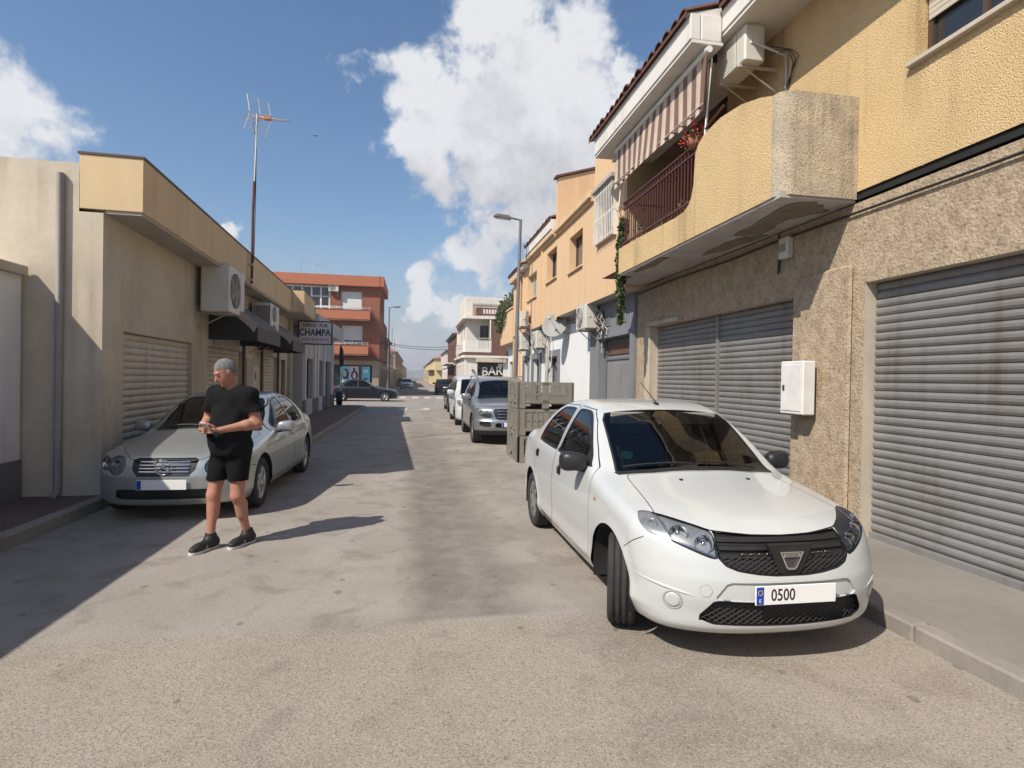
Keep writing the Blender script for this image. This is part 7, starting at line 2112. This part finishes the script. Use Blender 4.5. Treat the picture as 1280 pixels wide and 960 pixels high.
# buildings along the side street, seen only through gaps
street_house('side_street_house', 'beige house down the side street on the right', 1, 14.5, 49.0, 58, 6.4, 'tan_wall', 1.4)
# hills
m = MB(); R_ = random.Random(3)
xs = np.linspace(-900, 900, 61)
vs = []; 
for i, x in enumerate(xs):
    h_ = 9 + 10 * (math.sin(x * .006) * .5 + .5) + 6 * math.sin(x * .021 + 1) + R_.uniform(-1, 1)
    vs += [(x, 1500, -5), (x, 1600, max(3, h_)), (x, 1750, -5)]
fs = []
for i in range(60): fs += [(3 * i, 3 * i + 3, 3 * i + 4, 3 * i + 1), (3 * i + 1, 3 * i + 4, 3 * i + 5, 3 * i + 2)]
m.add(vs, fs, 0, True); structure(m, 'hills', MATS['far_hill'])
# overhead wires
for k, (za, zb_, lab) in enumerate(((4.75, 4.45, 'upper overhead wire crossing the street at the junction'), (4.62, 4.20, 'lower overhead wire crossing the street at the junction'))):
    t = MB(); pts = [(-2.9 + 7.1 * q / 12, 51.5 - 2.5 * q / 12, za + (zb_ - za) * q / 12 - .30 * math.sin(PI * q / 12)) for q in range(13)]
    t.tube(pts, .022, 5); tag(t.build('overhead_wire', MATS['cable_black']), lab, 'wire', 'overhead wires')
for k, (y, h_, lab) in enumerate(((88, 9.0, 'tall thin aerial mast on the left terraces'), (100, 8.2, 'shorter thin aerial mast farther along the left terraces'))):
    t = MB(); t.tube([(-3.3, y, 0), (-3.3, y, h_)], .05, 6); tag(t.build('utility_pole', MATS['lamp_pole']), lab, 'pole')
# direction sign on the left corner
t = empty('street_sign', (-2.75, 52.6, .12), 0, 'small pale rectangular sign on a thin pole beside the brick block', 'sign')
m = MB(); m.tube([(0, 0, 0), (0, 0, 2.5)], .03, 8); m.build('pole', MATS['lamp_pole'], t)
m = MB(); m.box(-.35, .35, -.03, -.015, 2.15, 2.45, 0, None, .005); m.build('sign_panel', MATS['cream_stone'], t)
# a bird high over the street
t = MB(); p = Vector((0, 0, CAM_H)) + 70 * (FF + RR * ((394 - 640) / F_PX) - UU * ((170 - 480) / F_PX)); 
t.add([p + Vector(q) for q in ((0, -.10, 0), (.03, 0, .01), (0, .14, 0), (-.03, 0, .01), (.15, .02, .10), (.30, .08, .05), (-.15, .02, .10), (-.30, .08, .05), (0, 0, -.03))], [(0, 1, 3), (1, 2, 3), (1, 4, 0), (1, 2, 4), (4, 2, 5), (3, 0, 6), (3, 6, 2), (6, 7, 2), (0, 8, 1), (0, 3, 8), (8, 2, 1), (8, 3, 2)])
tag(t.build('bird', MATS['dark_wood']), 'small dark bird flying in the blue sky above the left roofs', 'bird')
# ------------------------------------------------------------------ vehicles
def paint(name, col, metal=0.0, rough=.3, coat=.7):
    return mat(name, col, rough, metal, coat=coat, two=(.02, .02, .02), var=.10, vcol=tuple(c * .7 for c in col), vscale=1.5)
build_logan((2.225, 3.0, 0), 0)

def finish_front(root, sh, f, S, bars, star=True, z=(.56, .70), half=.26, plate_z=.44):
    m = MB()
    for k in range(bars):
        zz = z[0] + (z[1] - z[0]) * (k + .5) / bars; pts = []
        for x in np.linspace(-half, half, 9): pts.append((x, surf_y(f, x, zz) + .012, zz))
        m.tube(pts, .011, 6)
    m.build('grille_bar', MATS['chrome'], root)
    if star:
        y = surf_y(f, 0, (z[0] + z[1]) / 2) - .02; zc = (z[0] + z[1]) / 2; r = .085
        m = MB(); Mx = Matrix.Translation((0, y, zc)) @ Matrix.Rotation(PI / 2, 4, 'X')
        m.lathe([(r, -.008), (r + .008, 0), (r, .008), (r - .008, 0), (r, -.008)], 28, 0, Mx)
        for a in (PI / 2, PI / 2 + 2 * PI / 3, PI / 2 + 4 * PI / 3): m.tube([Mx @ Vector((0, 0, 0)), Mx @ Vector((r * math.cos(a), r * math.sin(a), 0))], [.014, .004], 5)
        m.build('emblem', MATS['chrome'], root)
    plate(root, surf_y(f, .2, plate_z) - .012, plate_z)
    for o in [c for c in root.children if c.name.startswith('headlight')]:
        xs = np.mean([v.co.x for v in o.data.vertices]); zs = np.mean([v.co.z for v in o.data.vertices]); s = 1 if xs > 0 else -1
        for dx, r in ((-.07, .055), (.07, .062)):
            x = abs(xs) + dx; y = surf_y(f, x, zs) + .012; m = MB()
            Mx = Matrix.Translation((s * x, y, zs)) @ Matrix.Rotation(PI / 2, 4, 'X') @ Matrix.Rotation(s * .3, 4, 'Y')
            m.lathe([(r, .012), (r * .9, -.004), (r * .6, -.02), (0, -.028)], 18, 0, Mx); m.build('reflector', MATS['chrome'], o)

S = spec_sedan('silver'); S['glassmat'] = MATS['car_glass']; S['mirror_mat'] = paint('paint_silver', (.40, .42, .41), .55, .34); S['handle_mat'] = S['mirror_mat']
r_, s_, f_ = make_car(S, 'parked_car', 'silver saloon car with round headlamps parked in the shade behind the man', 'car', (-2.76, 6.93, 0), -.018, 'cars parked along the kerbs', h=.026, paint=MATS['paint_silver'])
finish_front(r_, s_, f_, S, 4)
S = spec_suv(); S['glassmat'] = glass_mat('suv_glass', (.10, .115, .125)); S['mirror_mat'] = paint('paint_grey_silver', (.30, .315, .33), .6, .32); S['handle_mat'] = S['mirror_mat']
r_, s_, f_ = make_car(S, 'parked_car', 'silver grey off road car with barred grille behind the crate stack', 'car', (2.46, 14.06, 0), 0, 'cars parked along the kerbs', h=.03, paint=MATS['paint_grey_silver'])
finish_front(r_, s_, f_, S, 3, True, (.68, .90), .36, .535)
for s in (-1, 1):
    m = MB(); m.tube([(s * .66, 2.2, 1.70), (s * .66, 2.3, 1.76), (s * .66, 4.0, 1.745), (s * .65, 4.1, 1.68)], .018, 6); m.build('roof_rail', MATS['lamp_pole'], r_)
S = spec_van(1.80, 4.4, 1.80); S['glassmat'] = MATS['dark_glass']; S['mirror_mat'] = MATS['paint_white']
r_, s_, f_ = make_car(S, 'parked_van', 'white van parked behind the silver grey off road car', 'van', (2.36, 19.6, 0), 0, 'cars parked along the kerbs', h=.034, paint=MATS['paint_white'])
finish_front(r_, s_, f_, S, 2, False, (.64, .76), .36, .54)
S = spec_sedan('black'); S['glassmat'] = MATS['dark_glass']
r_, s_, f_ = make_car(S, 'parked_car', 'dark grey car parked last on the right before the junction', 'car', (2.50, 27.2, 0), 0, 'cars parked along the kerbs', h=.034, paint=paint('paint_dark', (.035, .04, .043), .4, .3))
finish_front(r_, s_, f_, S, 2, False); r_.scale = (1, 1, 1.02)
S = spec_sedan('black'); S['glassmat'] = MATS['dark_glass']
r_, s_, f_ = make_car(S, 'crossing_car', 'black saloon car driving across the junction', 'car', (-1.02, 39.95, 0), PI / 2, None, h=.034, paint=paint('paint_black', (.006, .0065, .009), 0, .35, .25))
finish_front(r_, s_, f_, S, 3, False); r_.scale = (1.04, 1.04, 1.02)
S = spec_van(1.58, 4.3, 1.78); S['glassmat'] = MATS['dark_glass']
r_, s_, f_ = make_car(S, 'parked_van', 'black van seen from behind beyond the zebra crossing', 'van', (3.0, 58.4, 0), PI, 'cars beyond the junction', h=.045, paint=MATS['paint_black'])
plate(r_, surf_yr(f_, 0, .8, 4.3) + .004, .80, None, facing=1); r_.scale = (1, 1, .94)
S = spec_sedan('silver'); S['glassmat'] = MATS['dark_glass']
r_, s_, f_ = make_car(S, 'parked_car', 'pale car on the left side far down the street', 'car', (-.95, 80.0, 0), 0, 'cars beyond the junction', h=.05, paint=MATS['paint_silver'])
plate(r_, surf_y(f_, .2, .44) - .012, .44)
for (x, y, lab) in ((-1.9, 96, 'second pale car far down the left side of the street'), (-1.9, 112, 'third and smallest pale car far down the left side')):
    c = copy_tree(r_); c.location = (x, y, 0); c['label'] = lab

# ------------------------------------------------------------------ the man
def cone(p, a, b, ra, rb, sx=None):
    a = np.array(a, float); b = np.array(b, float); d = b - a; L2 = d @ d
    t = np.clip(((p - a) @ d) / L2, 0, 1)
    q = p - a - t[..., None] * d
    if sx is not None: q = q / np.array(sx)
    r = np.linalg.norm(q, axis=-1) - (ra + (rb - ra) * t)
    return r
def ell(p, c, r, R=None):
    q = p - np.array(c, float)
    if R is not None: q = q @ np.array(R)
    k = q / np.array(r); n = np.linalg.norm(k, axis=-1); n2 = np.linalg.norm(k / np.array(r), axis=-1)
    return n * (n - 1) / np.maximum(n2, 1e-6)
def smin(a, b, k):
    h = np.maximum(k - np.abs(a - b), 0) / k
    return np.minimum(a, b) - h * h * k * .25
HR = (Matrix.Rotation(-.55, 3, 'Z') @ Matrix.Rotation(.50, 3, 'X'))    # head turned right and bowed
HRn = np.array(HR)
HC = np.array((-.015, -.075, 1.705))
J = dict(sL=(.195, .0, 1.50), eL=(.275, .02, 1.215), wL=(.085, -.235, 1.165), sR=(-.195, .0, 1.50), eR=(-.285, .00, 1.215), wR=(-.115, -.255, 1.165),
         hL=(.095, .0, .95), kL=(.115, -.05, .505), aL=(.115, .10, .105), hR=(-.095, .0, .95), kR=(-.10, -.12, .51), aR=(-.095, -.155, .10))
def hd(p): return (p - HC) @ HRn
def torso(p, o=0.0):
    d = ell(p, (0, .01, 1.33), (.195 + o, .135 + o, .25 + o))
    d = smin(d, ell(p, (0, -.03, 1.14), (.175 + o, .145 + o, .20 + o)), .10)
    d = smin(d, ell(p, (0, .01, .97), (.175 + o, .125 + o, .14 + o)), .08)
    d = smin(d, cone(p, (-.15, .01, 1.475), (.15, .01, 1.475), .075 + o, .075 + o), .08)
    return d
def arm_up(p, o=0.0):
    d = cone(p, J['sL'], J['eL'], .068 + o, .046 + o); return np.minimum(d, cone(p, J['sR'], J['eR'], .068 + o, .046 + o))
def fingers(p, w_, s):
    """palm, four bent fingers of unequal length and a thumb, curled round the phone"""
    w_ = np.array(w_); d = None
    palm = w_ + np.array((-s * .045, -.045, .005))
    d = cone(p, w_, palm, .026, .030, (1, 1, .8))
    base = palm + np.array((-s * .018, -.02, 0))
    for k, l in enumerate((.072, .080, .075, .060)):
        z = .034 - .021 * k
        a = base + np.array((0, 0, z)); b = a + np.array((-s * .62, -.30, 0)) * l * .7; c = b + np.array((-s * .25, .75, 0)) * l * .45
        d = smin(d, smin(cone(p, a, b, .0105, .0095), cone(p, b, c, .0095, .008), .004), .006)
    a = palm + np.array((s * .01, -.012, .028)); b = a + np.array((-s * .030, -.030, .022)); c = b + np.array((-s * .03, -.008, .004))
    return smin(d, smin(cone(p, a, b, .013, .011), cone(p, b, c, .011, .0085), .006), .010)
def head_d(p):
    q = hd(p)
    d = ell(q, (0, .012, .03), (.078, .098, .105))
    d = smin(d, ell(q, (0, -.035, -.055), (.055, .060, .062)), .06)      # jaw and chin
    d = smin(d, ell(q, (0, -.078, -.098), (.022, .02, .018)), .03)
    d = smin(d, cone(q, (0, -.088, .015), (0, -.112, -.028), .011, .015), .014)   # nose
    d = smin(d, ell(q, (0, -.083, .036), (.052, .012, .010)), .02)       # brow
    for s in (-1, 1):
        e = ell(q, (s * .032, -.096, .016), (.017, .012, .012)); d = np.maximum(d, -(e + 0)) * 1.0 if False else d
        d = -smin(-d, ell(q, (s * .031, -.099, .018), (.016, .014, .010)), .010)   # eye sockets
        d = smin(d, ell(q, (s * .031, -.083, .017), (.0125, .0125, .0125)), .002)
        d = smin(d, ell(q, (s * .080, .008, .000), (.010, .020, .032)), .008)      # ears
    d = -smin(-d, ell(q, (0, -.098, -.066), (.024, .012, .0035)), .006)            # mouth line
    d = smin(d, ell(q, (0, -.086, -.060), (.022, .012, .007)), .006); d = smin(d, ell(q, (0, -.084, -.075), (.020, .012, .007)), .006)
    return d
def body(x, y, z):
    p = np.stack([x, y, z], -1)
    d = torso(p, -.004)
    d = smin(d, arm_up(p), .05)
    for s, e, w_ in ((1, 'eL', 'wL'), (-1, 'eR', 'wR')):
        m_ = np.array(J[e]) * .7 + np.array(J[w_]) * .3
        d = smin(d, smin(cone(p, J[e], m_, .046, .047), cone(p, m_, J[w_], .047, .030), .03), .03)
        d = smin(d, fingers(p, J[w_], s), .012)
    for h_, k, a in (('hL', 'kL', 'aL'), ('hR', 'kR', 'aR')):
        d = smin(d, cone(p, J[h_], J[k], .095, .060), .06)
        K = np.array(J[k]); A = np.array(J[a]); c = K * .68 + A * .32 + np.array((0, .022, 0))
        d = smin(d, smin(cone(p, K, A, .052, .036), cone(p, c + np.array((0, 0, .04)), c - np.array((0, 0, .06)), .048, .040), .05), .04)
        d = smin(d, cone(p, A, A + np.array((0, -.10, -.060)), .036, .022), .02)
    d = smin(d, cone(p, (0, .02, 1.50), HC + np.array((0, .03, -.06)), .066, .058), .05)
    return smin(d, head_d(p), .02)
def wr(p, f, a): return a * (np.sin(p[..., 2] * f + 4 * np.sin(p[..., 0] * 9)) * np.sin(p[..., 0] * 17 + p[..., 2] * 11) + .6 * np.sin(p[..., 0] * 31 - p[..., 2] * 23 + p[..., 1] * 15))
def shirt(x, y, z):
    p = np.stack([x, y, z], -1)
    d = torso(p, .016)
    sk = ell(p, (0, -.03, 1.02), (.196, .160, .22)); d = smin(d, sk, .08)
    for s, e in (('sL', 'eL'), ('sR', 'eR')):
        a = np.array(J[s]); b = np.array(J[e]); u = (b - a) / np.linalg.norm(b - a)
        sl = cone(p, a - u * .0, a + u * .19, .084, .080); sl = np.maximum(sl, (p - a) @ u - .185)
        d = smin(d, sl, .05)
    d = d + wr(p, 26, .006) + .004 * np.sin(p[..., 2] * 55 + 6 * np.sin(p[..., 0] * 7)) * np.exp(-((p[..., 2] - 1.08) / .12)**2)
    d = np.maximum(d, .90 + .012 * np.sin(p[..., 0] * 14) - p[..., 2])
    nk = np.linalg.norm((p - np.array((0, -.02, 1.60))) / np.array((1, 1, .9)), axis=-1) - .085
    d = np.maximum(d, -nk)
    return d
def shorts(x, y, z):
    p = np.stack([x, y, z], -1)
    d = ell(p, (0, .01, .94), (.185, .142, .15))
    for h_, k in (('hL', 'kL'), ('hR', 'kR')):
        a = np.array(J[h_]); b = np.array(J[k]); c = a + (b - a) * .64
        d = smin(d, cone(p, a, c, .108, .098), .04)
    d = d + wr(p, 20, .003)
    d = np.maximum(d, .655 - p[..., 2]); return np.maximum(d, p[..., 2] - 1.03)
def hair(x, y, z):
    p = np.stack([x, y, z], -1); q = hd(p)
    d = ell(q, (0, .018, .033), (.0815, .103, .1075))
    d = d + .0012 * np.sin(q[..., 0] * 150 + 3 * np.sin(q[..., 1] * 40)) + .001 * np.sin(q[..., 1] * 120 + q[..., 2] * 60)
    # hairline: above the forehead, round the ears, down to the nape
    cut = np.where(q[..., 1] < -.02, .062 - .25 * (q[..., 1] + .02) * -1 * .0 - q[..., 2], -.012 - .55 * (q[..., 1] + .02) - q[..., 2])
    ear = .028 - np.linalg.norm((q - np.array((0, .004, -.005)))[..., 1:], axis=-1)
    d = np.maximum(d, cut * .8)
    return np.maximum(d, np.where(np.abs(q[..., 0]) > .06, ear, -1))
def blob_obj(name, f, lo, hi, h, mt, parent, it=3):
    V, T = nets(f, lo, hi, h)
    for _ in range(it):
        g = grad(f, V, 1e-3); v = f(V[:, 0], V[:, 1], V[:, 2]); s = v / np.maximum((g * g).sum(1), .2)
        V = V - np.clip(s, -h, h)[:, None] * g
    me = bpy.data.meshes.new(name); me.from_pydata(V.tolist(), [], T.tolist()); me.materials.append(MATS[mt])
    me.polygons.foreach_set('use_smooth', [True] * len(T)); me.update()
    g = grad(f, V, 2e-3); g /= np.maximum(np.linalg.norm(g, axis=1), 1e-6)[:, None]
    me.normals_split_custom_set_from_vertices(g.tolist())
    o = bpy.data.objects.new(name, me); COL.objects.link(o); o.parent = parent; return o
man = empty('person', (-1.77, 6.03, .0), -.42, 'grey haired man in black T-shirt and shorts looking down at what he holds', 'person')
blob_obj('body', body, (-.40, -.42, .03), (.40, .24, 1.90), .0078, 'skin', man)
blob_obj('t_shirt', shirt, (-.40, -.28, .85), (.40, .24, 1.64), .011, 'shirt_black', man)
blob_obj('shorts', shorts, (-.32, -.26, .62), (.32, .24, 1.05), .011, 'shorts_black', man)
blob_obj('hair', hair, (-.2, -.25, 1.55), (.2, .15, 1.92), .0065, 'hair_grey', man)
for a in ('aL', 'aR'):
    A = np.array(J[a]); gz = 0.0
    def shoe(x, y, z, A=A):
        p = np.stack([x, y, z], -1); q = p - np.array((A[0], A[1], 0))
        d = cone(q, (0, .045, .055), (0, -.15, .045), .052, .046, (1, 1, 1)); d = smin(d, ell(q, (0, -.19, .038), (.046, .062, .034)), .04)
        d = smin(d, cone(q, (0, .0, .07), (0, .002, .15), .056, .050), .05)
        d = np.maximum(d, z * 0 + .018 - q[..., 2]); return np.maximum(d, q[..., 2] - .150)
    so = blob_obj('shoe', shoe, (A[0] - .12, A[1] - .30, -.02), (A[0] + .12, A[1] + .16, .19), .008, 'shoe_black', man)
    m = MB(); P = smooth_poly([(0, .105), (.043, .06), (.040, -.06), (.050, -.17), (.03, -.245), (-.02, -.25), (-.048, -.18), (-.038, -.06), (-.043, .06)], 4)
    m.prism([(A[0] + x, A[1] + y) for x, y in P], 'z', .001, .024); m.build('sole', MATS['shoe_sole'], so)
    m = MB(); m.box(A[0] + .043, A[0] + .0475, A[1] - .10, A[1] - .02, .035, .06, 0, None, .002); m.build('stripe', MATS['shoe_sole'], so)
for s in (-1, 1):
    m = MB(); c = HC + HRn @ np.array((s * .031, -.0925, .016)); m.ball(c, .0055, 8); m.build('eye', MATS['eye_dark'], man)
ph = empty('held_phone', tuple(Matrix.Translation((-1.77, 6.03, 0)) @ Matrix.Rotation(-.42, 4, 'Z') @ Vector((-.012, -.315, 1.185))), -.42, 'small white object held in the hands of the man in black', 'phone')
Mp = Matrix.Rotation(.75, 4, 'X')
m = MB(); m.box(-.037, .037, -.006, .004, -.07, .075, 0, Mp, .004); m.build('casing', MATS['phone_white'], ph)
m = MB(); m.box(-.033, .033, .0041, .0052, -.06, .065, 0, Mp); m.build('screen', MATS['dark_glass'] if False else MATS['pane'], ph)
# ------------------------------------------------------------------ thin summer haze
def haze():
    m = MB(); m.box(-950, 950, -320, 1900, -1.2, 60)
    mt = bpy.data.materials.new('haze_air'); mt.use_nodes = True; nt = mt.node_tree; nt.nodes.clear()
    out = nt.nodes.new('ShaderNodeOutputMaterial'); v = nt.nodes.new('ShaderNodeVolumePrincipled')
    v.inputs['Color'].default_value = (.86, .88, .93, 1); v.inputs['Density'].default_value = .0007; v.inputs['Anisotropy'].default_value = .1
    nt.links.new(v.outputs[0], out.inputs['Volume'])
    tag(m.build('haze', mt), kind='stuff')
haze()
